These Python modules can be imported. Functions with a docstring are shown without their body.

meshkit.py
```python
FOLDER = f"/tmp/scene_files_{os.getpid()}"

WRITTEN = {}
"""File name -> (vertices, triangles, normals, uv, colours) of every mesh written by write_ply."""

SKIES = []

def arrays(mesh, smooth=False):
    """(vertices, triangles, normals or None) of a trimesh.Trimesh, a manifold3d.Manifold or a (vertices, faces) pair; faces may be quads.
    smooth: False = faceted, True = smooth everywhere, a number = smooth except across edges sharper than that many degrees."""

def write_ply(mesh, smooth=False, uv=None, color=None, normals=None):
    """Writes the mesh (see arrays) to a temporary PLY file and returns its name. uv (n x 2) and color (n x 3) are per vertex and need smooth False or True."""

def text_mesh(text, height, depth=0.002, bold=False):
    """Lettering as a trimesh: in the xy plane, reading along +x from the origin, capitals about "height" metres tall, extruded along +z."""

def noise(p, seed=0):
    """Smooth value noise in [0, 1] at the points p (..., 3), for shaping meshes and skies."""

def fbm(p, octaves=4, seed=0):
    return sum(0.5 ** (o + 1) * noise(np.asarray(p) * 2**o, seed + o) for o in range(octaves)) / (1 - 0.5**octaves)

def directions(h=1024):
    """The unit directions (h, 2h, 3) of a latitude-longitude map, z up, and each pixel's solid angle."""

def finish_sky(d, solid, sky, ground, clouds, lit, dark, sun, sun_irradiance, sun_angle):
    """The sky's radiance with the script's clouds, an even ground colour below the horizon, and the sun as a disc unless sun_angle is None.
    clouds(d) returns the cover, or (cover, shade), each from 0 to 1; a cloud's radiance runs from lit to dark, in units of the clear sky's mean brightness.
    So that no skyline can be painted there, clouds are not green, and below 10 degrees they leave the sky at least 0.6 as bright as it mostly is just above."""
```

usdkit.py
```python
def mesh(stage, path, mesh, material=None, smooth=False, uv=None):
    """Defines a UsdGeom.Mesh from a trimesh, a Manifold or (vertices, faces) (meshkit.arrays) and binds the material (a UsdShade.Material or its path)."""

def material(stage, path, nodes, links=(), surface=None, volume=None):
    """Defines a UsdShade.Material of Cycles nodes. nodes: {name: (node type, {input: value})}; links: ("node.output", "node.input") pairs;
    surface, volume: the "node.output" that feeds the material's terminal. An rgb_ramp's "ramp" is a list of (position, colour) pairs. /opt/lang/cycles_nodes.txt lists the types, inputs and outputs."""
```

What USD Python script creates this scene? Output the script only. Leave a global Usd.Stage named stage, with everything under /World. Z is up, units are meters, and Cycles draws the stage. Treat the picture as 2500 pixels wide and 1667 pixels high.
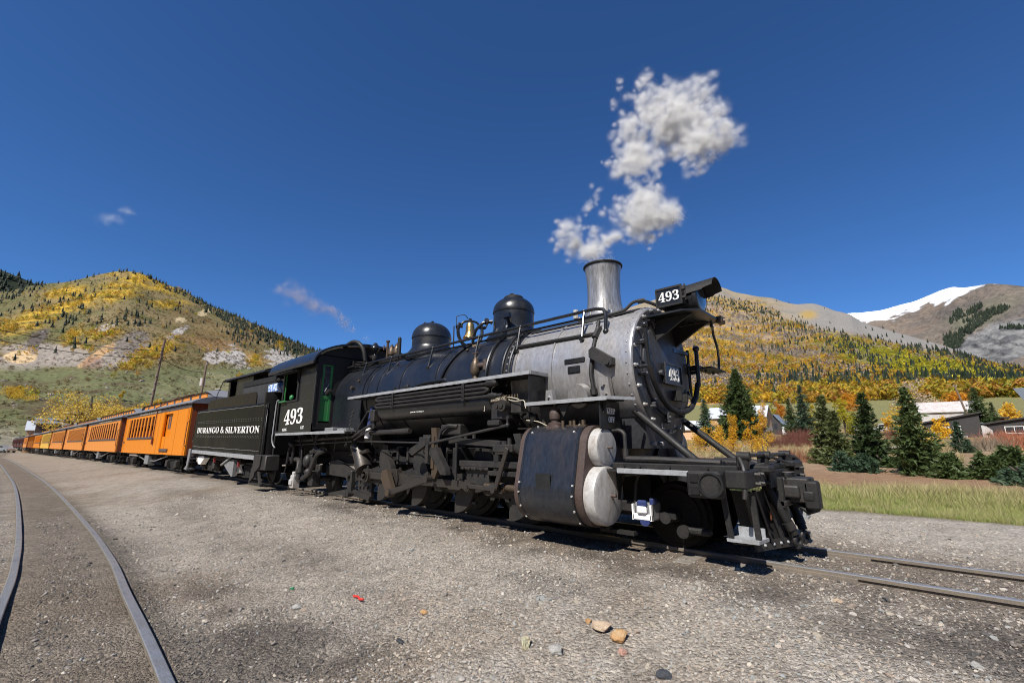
import math, random, glob
import numpy as np
import trimesh
import manifold3d as m3
import shapely
from shapely.geometry import Polygon, Point, LineString, box as sbox
from shapely import affinity
from pxr import Usd, UsdGeom, UsdLux, UsdShade, Sdf, Gf, Vt
import usdkit, meshkit

stage = Usd.Stage.CreateInMemory()
UsdGeom.SetStageUpAxis(stage, UsdGeom.Tokens.z)
UsdGeom.SetStageMetersPerUnit(stage, 1.0)
world = UsdGeom.Xform.Define(stage, '/World')
stage.SetDefaultPrim(world.GetPrim())

# ------------------------------------------------------------------ camera, sky, sun, exposure
CAM = np.array([0.0, -5.963, 1.159])
YAW, PITCH = math.radians(-43.221), math.radians(13.086)
FPX = 1088.72 / 2500.0                       # focal length in picture widths
fwd = np.array([math.sin(YAW) * math.cos(PITCH), math.cos(YAW) * math.cos(PITCH), math.sin(PITCH)])
rgt = np.cross(fwd, [0, 0, 1]); rgt /= np.linalg.norm(rgt); upv = np.cross(rgt, fwd)
cam = UsdGeom.Camera.Define(stage, '/World/camera')
cam.CreateHorizontalApertureAttr(36.0); cam.CreateVerticalApertureAttr(36.0 * 682 / 1024)
cam.CreateFocalLengthAttr(36.0 * FPX)
cam.CreateClippingRangeAttr(Gf.Vec2f(0.05, 60000))
mx = Gf.Matrix4d(*rgt, 0, *upv, 0, *(-fwd), 0, *CAM, 1)
cam.AddTransformOp().Set(mx)
EXPOSURE = 0.5
cam.CreateExposureAttr(EXPOSURE)

SUN = np.array([0.19, -0.84, 1.0]); SUN /= np.linalg.norm(SUN)
sun_el, sun_rot = math.asin(SUN[2]), math.atan2(SUN[0], SUN[1])
usdkit.material(stage, '/World/Looks/sky', {
    'sky': ('sky_texture', {'sky_type': 'single_scattering', 'sun_disc': False, 'sun_elevation': sun_el, 'sun_rotation': sun_rot,
                            'altitude': 2900.0, 'air_density': 1.0, 'aerosol_density': 0.2, 'ozone_density': 2.6}),
    'hs': ('hsv', {'hue': 0.5, 'saturation': 1.08, 'value': 1.0, 'fac': 1.0}),
    'tn': ('mix_color', {'blend_type': 'multiply', 'fac': 1.0, 'b': (.57, .885, 1.20)}),
    'bg': ('background_shader', {'strength': 0.08})},
    [('sky.color', 'hs.color'), ('hs.color', 'tn.a'), ('tn.result', 'bg.color')], surface='bg.background')
dome = UsdLux.DomeLight.Define(stage, '/World/sky')
UsdShade.MaterialBindingAPI.Apply(dome.GetPrim()).Bind(UsdShade.Material.Get(stage, '/World/Looks/sky'))
dome.GetPrim().SetCustomDataByKey('kind', 'structure')
sun = UsdLux.DistantLight.Define(stage, '/World/sun')
sun.CreateNormalizeAttr(True); sun.CreateIntensityAttr(1.25); sun.CreateAngleAttr(0.53); sun.CreateColorAttr(Gf.Vec3f(1.0, 0.955, 0.88))
zx = SUN; xx = np.cross([0, 0, 1], zx); xx /= np.linalg.norm(xx); yx = np.cross(zx, xx)
sun.AddTransformOp().Set(Gf.Matrix4d(*xx, 0, *yx, 0, *zx, 0, 0, 0, 0, 1))

# ------------------------------------------------------------------ scene-graph helpers
used = {}
def numbered(parent, name):
    k = used.setdefault(parent, {}); n = k.get(name, 0); k[name] = n + 1
    return f'{parent}/{name}' if n == 0 else f'{parent}/{name}_{n:03d}'
def tag(pr, label=None, cat=None, group=None, kind=None):
    pr = pr.GetPrim() if hasattr(pr, 'GetPrim') else pr
    for k, v in (('label', label), ('category', cat), ('group', group), ('kind', kind)):
        if v: pr.SetCustomDataByKey(k, v)
    return pr
def path_of(parent):
    return '/World' if parent is None else str(parent.GetPath())
def thing(name, label, cat, group=None, loc=None, rotz=0, scale=None, kind=None):
    x = UsdGeom.Xform.Define(stage, numbered('/World', name))
    if loc is not None: x.AddTranslateOp().Set(Gf.Vec3d(*map(float, loc)))
    if rotz: x.AddRotateZOp().Set(float(rotz))
    if scale is not None: x.AddScaleOp().Set(Gf.Vec3f(*([float(scale)] * 3 if np.ndim(scale) == 0 else map(float, scale))))
    return tag(x.GetPrim(), label, cat, group, kind)
def obj(name, mesh, mat, parent=None, smooth=35, label=None, cat=None, group=None, kind=None, col=None):
    if isinstance(mesh, list): mesh = cat_mesh(mesh)
    p = numbered(path_of(parent), name)
    m = usdkit.mesh(stage, p, mesh, M(mat) if isinstance(mat, str) else mat, smooth)
    if col is not None:
        UsdGeom.PrimvarsAPI(m).CreatePrimvar('tint', Sdf.ValueTypeNames.Color3fArray, 'vertex').Set(Vt.Vec3fArray.FromNumpy(np.asarray(col, np.float32)))
    return tag(m.GetPrim(), label, cat, group, kind)
def copy_of(src, name, label, loc, rotz=0, scale=None, group=None, cat=None):
    d = src.GetCustomData()
    r = thing(name, label, cat or d.get('category'), group or d.get('group'), loc, rotz, scale)
    r.GetReferences().AddInternalReference(src.GetPath()); r.SetInstanceable(True)
    return r
def stuff_points(name, protos, mats, pts, quats, scales, idx, label, cat, kind='stuff', parent=None):
    """one object that is a PointInstancer; protos are meshes"""
    p = numbered(path_of(parent), name)
    pi = UsdGeom.PointInstancer.Define(stage, p)
    rel = pi.CreatePrototypesRel()
    for i, (g, mt) in enumerate(zip(protos, mats)):
        pp = f'{p}/piece_{i:03d}'
        usdkit.mesh(stage, pp, g, M(mt), False); rel.AddTarget(pp)
    pi.CreatePositionsAttr(Vt.Vec3fArray.FromNumpy(np.asarray(pts, np.float32)))
    q = np.asarray(quats, np.float32)
    pi.CreateOrientationsAttr(Vt.QuathArray([Gf.Quath(float(a), float(b), float(c), float(d)) for a, b, c, d in q]))
    s = np.asarray(scales, np.float32)
    if s.ndim == 1: s = np.repeat(s[:, None], 3, 1)
    pi.CreateScalesAttr(Vt.Vec3fArray.FromNumpy(s.astype(np.float32)))
    pi.CreateProtoIndicesAttr(Vt.IntArray.FromNumpy(np.asarray(idx, np.int32)))
    return tag(pi.GetPrim(), label, cat, None, kind)

# ------------------------------------------------------------------ mesh helpers
def T(v, f): return trimesh.Trimesh(np.asarray(v, float), np.asarray(f, int), process=False)
def cat_mesh(ms):
    ms = [m for m in ms if m is not None]
    return ms[0] if len(ms) == 1 else trimesh.util.concatenate(ms)
def box(x0, x1, y0, y1, z0, z1, b=0.0):
    if x1 < x0: x0, x1 = x1, x0
    if y1 < y0: y0, y1 = y1, y0
    if z1 < z0: z0, z1 = z1, z0
    if b <= 0:
        m = trimesh.creation.box([x1 - x0, y1 - y0, z1 - z0]); m.apply_translation([(x0 + x1) / 2, (y0 + y1) / 2, (z0 + z1) / 2]); return m
    b = min(b, (x1 - x0) * .45, (y1 - y0) * .45, (z1 - z0) * .45)
    P = []
    for sx in (0, 1):
        for sy in (0, 1):
            for sz in (0, 1):
                c = [(x0, x1)[sx], (y0, y1)[sy], (z0, z1)[sz]]; d = [1 - 2 * sx, 1 - 2 * sy, 1 - 2 * sz]
                for k in range(3):
                    q = [c[j] + (0 if j == k else d[j] * b) for j in range(3)]; P.append(q)
    return trimesh.convex.convex_hull(np.array(P))
def frame_of(d):
    d = np.asarray(d, float); d = d / np.linalg.norm(d)
    a = np.array([0, 0, 1.0]) if abs(d[2]) < .9 else np.array([1.0, 0, 0])
    u = np.cross(a, d); u /= np.linalg.norm(u); return u, np.cross(d, u), d
def cyl(p, q, r, r2=None, n=16, caps=True):
    p, q = np.asarray(p, float), np.asarray(q, float); r2 = r if r2 is None else r2
    u, v, d = frame_of(q - p)
    a = np.linspace(0, 2 * np.pi, n, endpoint=False)
    ring = np.cos(a)[:, None] * u + np.sin(a)[:, None] * v
    V = np.vstack([p + ring * r, q + ring * r2]); F = []
    for i in range(n):
        j = (i + 1) % n; F += [[i, j, n + j], [i, n + j, n + i]]
    if caps:
        V = np.vstack([V, p, q])
        for i in range(n):
            j = (i + 1) % n; F += [[2 * n, j, i], [2 * n + 1, n + i, n + j]]
    return T(V, F)
def tube(pts, r, n=8, rnd=0.0, caps=True):
    """pipe along a polyline; rnd rounds its corners"""
    pts = [np.asarray(p, float) for p in pts]
    if rnd > 0 and len(pts) > 2:
        new = [pts[0]]
        for a, b, c in zip(pts[:-2], pts[1:-1], pts[2:]):
            d1, d2 = a - b, c - b; l1, l2 = np.linalg.norm(d1), np.linalg.norm(d2)
            k = min(rnd, l1 * .48, l2 * .48); s, e = b + d1 / l1 * k, b + d2 / l2 * k
            for t in np.linspace(0, 1, 6): new.append((1 - t) ** 2 * s + 2 * t * (1 - t) * b + t * t * e)
        new.append(pts[-1]); pts = new
    P = np.array(pts); rr = np.broadcast_to(np.asarray(r, float), (len(P),)) if np.ndim(r) == 0 else np.interp(np.linspace(0, 1, len(P)), np.linspace(0, 1, len(r)), r)
    tg = np.gradient(P, axis=0); tg /= np.maximum(np.linalg.norm(tg, axis=1, keepdims=True), 1e-9)
    u, v, _ = frame_of(tg[0]); V = []; a = np.linspace(0, 2 * np.pi, n, endpoint=False)
    for i in range(len(P)):
        u = u - tg[i] * (u @ tg[i]); u /= np.linalg.norm(u); v = np.cross(tg[i], u)
        V.append(P[i] + rr[i] * (np.cos(a)[:, None] * u + np.sin(a)[:, None] * v))
    F = []
    for k in range(len(P) - 1):
        for i in range(n):
            j = (i + 1) % n; o = k * n; F += [[o + i, o + j, o + n + j], [o + i, o + n + j, o + n + i]]
    V = np.vstack(V)
    if caps:
        m = len(V); V = np.vstack([V, P[0], P[-1]]); o = (len(P) - 1) * n
        for i in range(n):
            j = (i + 1) % n; F += [[m, j, i], [m + 1, o + i, o + j]]
    return T(V, F)
def lathe(prof, origin=(0, 0, 0), axis=(0, 0, 1), n=32, a0=0, a1=2 * np.pi):
    """prof: (radius, height) pairs along axis"""
    prof = np.array(prof, float); u, v, d = frame_of(axis); o = np.asarray(origin, float)
    full = abs(a1 - a0 - 2 * np.pi) < 1e-6
    a = np.linspace(a0, a1, n, endpoint=not full); m = len(a); V = []
    for r, h in prof: V.append(o + d * h + r * (np.cos(a)[:, None] * u + np.sin(a)[:, None] * v))
    F = []
    for k in range(len(prof) - 1):
        for i in range(m if full else m - 1):
            j = (i + 1) % m; s = k * m; F += [[s + i, s + j, s + m + j], [s + i, s + m + j, s + m + i]]
    g = T(np.vstack(V), F); g.update_faces(g.nondegenerate_faces()); return g
def ball(c, r, n=2, sc=(1, 1, 1)):
    m = trimesh.creation.icosphere(n, 1.0); m.vertices *= np.array(sc) * r; m.apply_translation(c); return m
def poly_y(pts, y0, y1):
    """polygon in (x, z) extruded from y0 to y1"""
    pg = pts if isinstance(pts, shapely.Geometry) else Polygon(pts)
    g = trimesh.creation.extrude_polygon(pg, abs(y1 - y0), engine='earcut'); v = np.array(g.vertices)
    return fix(T(np.stack([v[:, 0], min(y0, y1) + v[:, 2], v[:, 1]], 1), g.faces[:, ::-1]))
def poly_x(pts, x0, x1):
    """polygon in (y, z) extruded from x0 to x1"""
    pg = pts if isinstance(pts, shapely.Geometry) else Polygon(pts)
    g = trimesh.creation.extrude_polygon(pg, abs(x1 - x0), engine='earcut'); v = np.array(g.vertices)
    return fix(T(np.stack([min(x0, x1) + v[:, 2], v[:, 0], v[:, 1]], 1), g.faces))
def poly_z(pts, z0, z1):
    pg = pts if isinstance(pts, shapely.Geometry) else Polygon(pts)
    g = trimesh.creation.extrude_polygon(pg, abs(z1 - z0), engine='earcut'); g.apply_translation([0, 0, min(z0, z1)]); return g
def fix(m):
    if m.volume < 0: m.invert()
    return m
def beam(p, q, w, h, b=0.0):
    """rectangular bar from p to q, w wide sideways, h high"""
    p, q = np.asarray(p, float), np.asarray(q, float); L = np.linalg.norm(q - p); d = (q - p) / L
    s = np.cross(d, [0, 0, 1.0]); s = s / np.linalg.norm(s) if np.linalg.norm(s) > 1e-6 else np.array([0, 1.0, 0]); u = np.cross(s, d)
    m = box(0, L, -w / 2, w / 2, -h / 2, h / 2, b); m.apply_transform(np.vstack([np.column_stack([d, -s, u, p]), [0, 0, 0, 1]])); return fix(m)
def bolt(p, d, r=.012, h=.02, n=6):
    p, d = np.asarray(p, float), np.asarray(d, float); return cyl(p, p + d * h, r, r * .9, n)
def rivets(pts, d, r=.012):
    d = np.asarray(d, float); out = []
    u, v, w = frame_of(d); a = np.linspace(0, 2 * np.pi, 6, endpoint=False); ring = np.cos(a)[:, None] * u + np.sin(a)[:, None] * v
    V = []; F = []
    for k, p in enumerate(np.asarray(pts, float)):
        o = k * 13; V += [p + ring * r, p + ring * r * .65 + w * r * .55, [p + w * r * .75]]
        for i in range(6):
            j = (i + 1) % 6; F += [[o + i, o + j, o + 6 + j], [o + i, o + 6 + j, o + 6 + i], [o + 6 + i, o + 6 + j, o + 12]]
    return T(np.vstack(V), F)
def place(m, loc=(0, 0, 0), rz=0.0, s=1.0):
    m = m.copy(); R = trimesh.transformations.rotation_matrix(rz, [0, 0, 1]); m.apply_scale(s); m.apply_transform(R); m.apply_translation(loc); return m

_glyph = {}
def text_shape(text, h, bold=True, cond=1.0, serif=True, track=0.0):
    """lettering as a shapely shape: capitals h high, from the origin along +x"""
    from PIL import Image, ImageDraw, ImageFont
    key = (text, bold, serif)
    if key not in _glyph:
        t = text
        if serif:
            o = ''
            for ch in text:
                if 'A' <= ch <= 'Z': o += chr((0x1D400 if bold else 0x41) + ord(ch) - (65 if bold else 0x41)) if bold else ch
                elif '0' <= ch <= '9': o += chr(0x1D7CE + ord(ch) - 48) if bold else ch
                else: o += ch
            t = o
        name = 'NotoSansMath-Regular.woff2' if serif else 'Inter.woff2'
        font = ImageFont.truetype(glob.glob('/opt/blender-*/*/datafiles/fonts/' + name)[0], 120)
        x0, y0, x1, y1 = font.getbbox(t, anchor='ls')
        im = Image.new('L', (x1 - x0 + 8, y1 - y0 + 8)); ImageDraw.Draw(im).text((4 - x0, 4 - y0), t, 255, font, anchor='ls')
        on = np.pad(np.asarray(im) > 127, ((0, 0), (1, 1))).astype(np.int8); df = np.diff(on, axis=1)
        rows, st = np.nonzero(df == 1); en = np.nonzero(df == -1)[1]
        sh = shapely.union_all(shapely.box(st, -rows - 1, en, -rows)).buffer(.7).buffer(-.7).simplify(.75)
        base = y0 - 4
        sh = affinity.translate(sh, 0, -base)
        _glyph[key] = affinity.translate(sh, -sh.bounds[0], 0)
    sh = _glyph[key]; s = h / 84.0
    return affinity.scale(sh, s * cond, s, origin=(0, 0))
def text_on(text, h, org, ux, uy, depth=.004, bold=True, cond=1.0, width=None, serif=True, center=False):
    sh = text_shape(text, h, bold, cond, serif)
    b = sh.bounds
    if width: sh = affinity.scale(sh, width / (b[2] - b[0]), 1, origin=(0, 0)); b = sh.bounds
    if center: sh = affinity.translate(sh, -(b[0] + b[2]) / 2, 0)
    g = cat_mesh([trimesh.creation.extrude_polygon(q, depth, engine='earcut') for q in getattr(sh, 'geoms', [sh])])
    ux, uy = np.asarray(ux, float), np.asarray(uy, float); w = np.cross(ux, uy)
    v = np.array(g.vertices); g = T(np.asarray(org) + v[:, :1] * ux + v[:, 1:2] * uy + v[:, 2:] * w, g.faces); return g

# ------------------------------------------------------------------ materials
_mats = {}; _make = {}
def M(name):
    if name not in _mats: _mats[name] = _make[name]('/World/Looks/' + name)
    return _mats[name]
def defmat(name, fn): _make[name] = fn
def paint(name, col, rough=.45, metal=0.0, dirt=(.07, .06, .045), amt=.35, scale=5.0, bump=.15, bscale=60.0, spec=.5, stretch=None, coat=0.0, fine=.25, lo=.42, hi=.72, rvar=.12):
    """painted or bare surface: base colour broken by broad grime and fine speckle, uneven gloss, slight relief"""
    def fn(p):
        nodes = {'g': ('geometry', {}), 'mp': ('mapping', {'scale': stretch or (1, 1, 1)}),
            'n1': ('noise_texture', {'scale': scale, 'detail': 5.0, 'roughness': .6}), 'n2': ('noise_texture', {'scale': scale * 9, 'detail': 4.0, 'roughness': .7}),
            'n3': ('noise_texture', {'scale': bscale, 'detail': 3.0}),
            'f1': ('map_range', {'from_min': lo, 'from_max': hi, 'to_min': 0.0, 'to_max': amt, 'clamp': True}),
            'f2': ('map_range', {'from_min': .35, 'from_max': .75, 'to_min': 1 - fine, 'to_max': 1 + fine, 'clamp': True}),
            'mx': ('mix_color', {'a': col, 'b': dirt}), 'ml': ('vector_math', {'math_type': 'scale'}),
            'rr': ('map_range', {'from_min': .3, 'from_max': .7, 'to_min': max(rough - rvar, .02), 'to_max': rough + rvar, 'clamp': True}),
            'b': ('bump', {'strength': bump, 'distance': .004}),
            'p': ('principled_bsdf', {'metallic': metal, 'specular_ior_level': spec, 'coat_weight': coat, 'coat_roughness': .15})}
        links = [('g.position', 'mp.vector'), ('mp.vector', 'n1.vector'), ('mp.vector', 'n2.vector'), ('g.position', 'n3.vector'), ('n1.fac', 'f1.value'), ('n2.fac', 'f2.value'),
            ('f1.result', 'mx.fac'), ('mx.result', 'ml.vector1'), ('f2.result', 'ml.scale'), ('ml.vector', 'p.base_color'), ('n1.fac', 'rr.value'), ('rr.result', 'p.roughness'),
            ('n3.fac', 'b.height'), ('b.normal', 'p.normal')]
        return usdkit.material(stage, p, nodes, links, surface='p.BSDF')
    defmat(name, fn)
def tinted(name, rough=.9, bump=.4, bscale=.5, bdist=1.0, var=.3, vscale=.3, spec=.2, trans=0.0):
    """colour from the mesh's own tint attribute, varied by noise"""
    def fn(p):
        nodes = {'a': ('attribute', {}), 'g': ('geometry', {}), 'n1': ('noise_texture', {'scale': vscale, 'detail': 8.0, 'roughness': .65}),
            'f': ('map_range', {'from_min': .3, 'from_max': .7, 'to_min': 1 - var, 'to_max': 1 + var, 'clamp': True}), 'ml': ('vector_math', {'math_type': 'scale'}),
            'n2': ('noise_texture', {'scale': bscale, 'detail': 8.0, 'roughness': .65}), 'b': ('bump', {'strength': bump, 'distance': bdist}),
            'p': ('principled_bsdf', {'roughness': rough, 'specular_ior_level': spec})}
        m = usdkit.material(stage, p, nodes, [('g.position', 'n1.vector'), ('n1.fac', 'f.value'), ('a.color', 'ml.vector1'), ('f.result', 'ml.scale'), ('ml.vector', 'p.base_color'),
            ('g.position', 'n2.vector'), ('n2.fac', 'b.height'), ('b.normal', 'p.normal')], surface='p.BSDF')
        UsdShade.Shader.Get(stage, p + '/a').CreateInput('attribute', Sdf.ValueTypeNames.String).Set('tint')
        return m
    defmat(name, fn)
def leafy(name, cols, trans=.35, rough=.6, island=True):
    """foliage: each leaf card or instance takes its own tone from cols"""
    def fn(p):
        nodes = {'g': ('geometry', {}), 'o': ('object_info', {}), 'ad': ('math', {'math_type': 'add'}), 'fr': ('math', {'math_type': 'fraction'}),
            'r': ('rgb_ramp', {'ramp': [(i / max(len(cols) - 1, 1), c) for i, c in enumerate(cols)]}),
            'p': ('principled_bsdf', {'roughness': rough, 'specular_ior_level': .25}), 't': ('translucent_bsdf', {}), 'm': ('mix_closure', {'fac': trans})}
        links = [('g.random_per_island', 'ad.value1'), ('o.random', 'ad.value2'), ('ad.value', 'fr.value1'), ('fr.value', 'r.fac'), ('r.color', 'p.base_color'), ('r.color', 't.color'),
            ('p.BSDF', 'm.closure1'), ('t.BSDF', 'm.closure2')]
        if not island: links = [('o.random', 'r.fac')] + links[4:]
        return usdkit.material(stage, p, nodes, links, surface='m.closure')
    defmat(name, fn)
paint('bark', (.09, .07, .055), .9, amt=.5, scale=8)
paint('black_paint', (.011, .012, .014), .30, dirt=(.035, .032, .028), amt=0.28, scale=3.0, bump=.12, bscale=40, spec=.6, fine=.3)
paint('black_jacket', (.010, .0115, .016), .34, dirt=(.02, .02, .023), amt=0.35, scale=1.6, bump=.10, bscale=14, spec=.65, fine=.25)
paint('black_matte', (.014, .0135, .013), .62, dirt=(.034, .029, .024), amt=0.35, scale=5.0, bump=.35, bscale=50, spec=.4, fine=.4)
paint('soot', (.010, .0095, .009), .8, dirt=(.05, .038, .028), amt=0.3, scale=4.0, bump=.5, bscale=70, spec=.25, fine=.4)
paint('graphite', (.40, .395, .40), .42, metal=.55, dirt=(.20, .165, .125), amt=.75, scale=2.6, stretch=(1, 1, .35), bump=.15, bscale=30, fine=.22, lo=.40, hi=.75)
paint('graphite_dark', (.065, .067, .076), .46, metal=.35, dirt=(.045, .042, .04), amt=.7, scale=3.0, bump=.25, bscale=45, fine=.3)
paint('stack_silver', (.46, .455, .45), .36, metal=.6, dirt=(.12, .11, .10), amt=.75, scale=7.0, stretch=(1, 1, .09), bump=.25, bscale=25, fine=.35, lo=.42, hi=.66)
paint('rod_steel', (.062, .057, .053), .46, metal=.55, dirt=(.06, .042, .028), amt=.7, scale=6.0, bump=.2, fine=.3)
paint('grey_iron', (.030, .029, .0285), .55, metal=.25, dirt=(.05, .04, .032), amt=.6, scale=6.0, bump=.3, fine=.35)
paint('edge_white', (.30, .31, .325), .5, dirt=(.13, .12, .11), amt=.6, scale=9.0, bump=.2, fine=.25)
paint('head_white', (.42, .41, .395), .5, dirt=(.22, .175, .135), amt=.8, scale=5.5, stretch=(1, 1.6, .5), bump=.5, bscale=16, fine=.2, lo=.45, hi=.68)
paint('white_paint', (.78, .78, .77), .5, dirt=(.4, .38, .34), amt=.4, scale=10.0, fine=.1)
paint('letter_white', (.80, .79, .76), .55, amt=.12, fine=.06, bump=0)
paint('letter_cream', (.52, .47, .36), .55, amt=.2, fine=.1, bump=0)
paint('rust_red', (.062, .040, .033), .6, dirt=(.06, .045, .04), amt=.6, scale=5.0, bump=.4, fine=.3)
paint('rust_orange', (.25, .085, .03), .8, dirt=(.1, .05, .03), amt=.6, scale=7.0, bump=.4, fine=.35)
paint('casing_blue', (.020, .024, .032), .30, metal=.2, dirt=(.045, .03, .022), amt=0.4, scale=2.2, stretch=(1.5, 1, .5), bump=.2, bscale=20, spec=.7, fine=.35)
paint('brass', (.50, .34, .14), .33, metal=.9, dirt=(.18, .12, .06), amt=.6, scale=8.0, fine=.25)
paint('bronze_dull', (.12, .088, .06), .5, metal=.6, dirt=(.08, .06, .045), amt=.6, scale=9.0)
paint('door_green', (.030, .19, .055), .42, dirt=(.06, .12, .05), amt=.35, scale=6.0, fine=.15)
paint('blue_paint', (.02, .035, .13), .45, dirt=(.06, .06, .07), amt=.4, scale=8.0)
paint('rail_top', (.36, .365, .37), .36, metal=.6, dirt=(.16, .14, .12), amt=.6, scale=9.0, stretch=(.25, 1, 1), bump=.1, fine=.2)
paint('rail_side', (.15, .125, .10), .75, dirt=(.21, .17, .12), amt=.6, scale=12.0, bump=.5, fine=.3)
paint('timber_grey', (.21, .185, .155), .9, dirt=(.10, .08, .065), amt=.7, scale=5.0, stretch=(.3, 3, 3), bump=.6, bscale=30, fine=.3)
paint('pole_wood', (.16, .105, .07), .9, dirt=(.24, .20, .165), amt=.7, scale=3.0, stretch=(3, 3, .25), bump=.6, bscale=25, fine=.3)
def glass_fn(p):
    N = {'f': ('fresnel', {'IOR': 1.5}), 't': ('transparent_bsdf', {'color': (.8, .85, .85)}), 'g': ('glossy_bsdf', {'roughness': .02, 'color': (.9, .92, .95)}), 'm': ('mix_closure', {}), 'ad': ('math', {'math_type': 'add', 'value2': .06})}
    return usdkit.material(stage, p, N, [('f.fac', 'ad.value1'), ('ad.value', 'm.fac'), ('t.BSDF', 'm.closure1'), ('g.BSDF', 'm.closure2')], surface='m.closure')
defmat('glass', glass_fn)
paint('lens_glass', (.03, .035, .045), .05, metal=.0, amt=.05, spec=.9, coat=1.0, bump=0, fine=.05, rvar=.02)
paint('timber_pale', (.34, .31, .275), .9, dirt=(.16, .13, .11), amt=.7, scale=5.0, bump=.4, fine=.3)
paint('plain_grey', (.20, .205, .21), .5, dirt=(.10, .095, .09), amt=.5, scale=6.0, fine=.2)
# ------------------------------------------------------------------ terrain
rng = np.random.default_rng(7)
def to_px(P):
    """where a world point lies in the 2500 x 1667 photograph: lets painted ground cover follow the survey of the real slopes"""
    d = np.asarray(P, float) - CAM; z = d @ fwd
    z = np.where(z > .01, z, np.nan)
    return np.stack([1250 + 1088.72 * (d @ rgt) / z, 833.5 - 1088.72 * (d @ upv) / z], -1)
def sstep(x, a, b):
    t = np.clip((np.asarray(x, float) - a) / (b - a), 0, 1); return t * t * (3 - 2 * t)
def fbm2(x, y, s, octv=5, seed=0):
    return meshkit.fbm(np.stack([np.asarray(x) * s, np.asarray(y) * s, np.full(np.shape(x), .37 + seed)], -1), octv, seed)
RT = np.array([(-30, 2.0), (-6.5, 10.2), (-4.2, 16), (-3.5, 18.5), (-1.85, 26), (-.55, 45), (.2, 65), (.7, 90), (1.13, 105), (1.8, 130), (2.8, 170), (4.3, 240), (6.5, 400)])
def H(x, y):
    """height of the ground"""
    x, y = np.asarray(x, float), np.asarray(y, float)
    yard = -.06 - .38 * sstep(-1.3 - y, 0, 3.6)
    dx, dy = x - CAM[0], y - CAM[1]; r = np.hypot(dx, dy); az = np.degrees(np.arctan2(dx, dy))
    bank = CAM[2] + r * np.tan(np.radians(np.interp(r, RT[:, 1], RT[:, 0])))
    w = sstep(r, 11, 15) * sstep(az, -62, -42) * (1 - sstep(az, 60, 100))
    z = yard * (1 - w) + bank * w
    lf = sstep(-az, 55, 75) * sstep(r, 120, 250)
    z = z * (1 - lf) + (-.35 + 1.2 * sstep(r, 150, 260)) * lf
    bump = (fbm2(x, y, .35, 4) - .5) * .06 + (fbm2(x, y, 2.2, 3, 3) - .5) * .025
    rail = np.exp(-(np.abs(y) / 1.1) ** 4)
    amp = np.where(r > 12, 1 + (np.minimum(r, 60) - 12) * .12 * sstep(az, -50, -40), 1.0)
    return z + bump * (1 - .8 * rail) * amp
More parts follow.
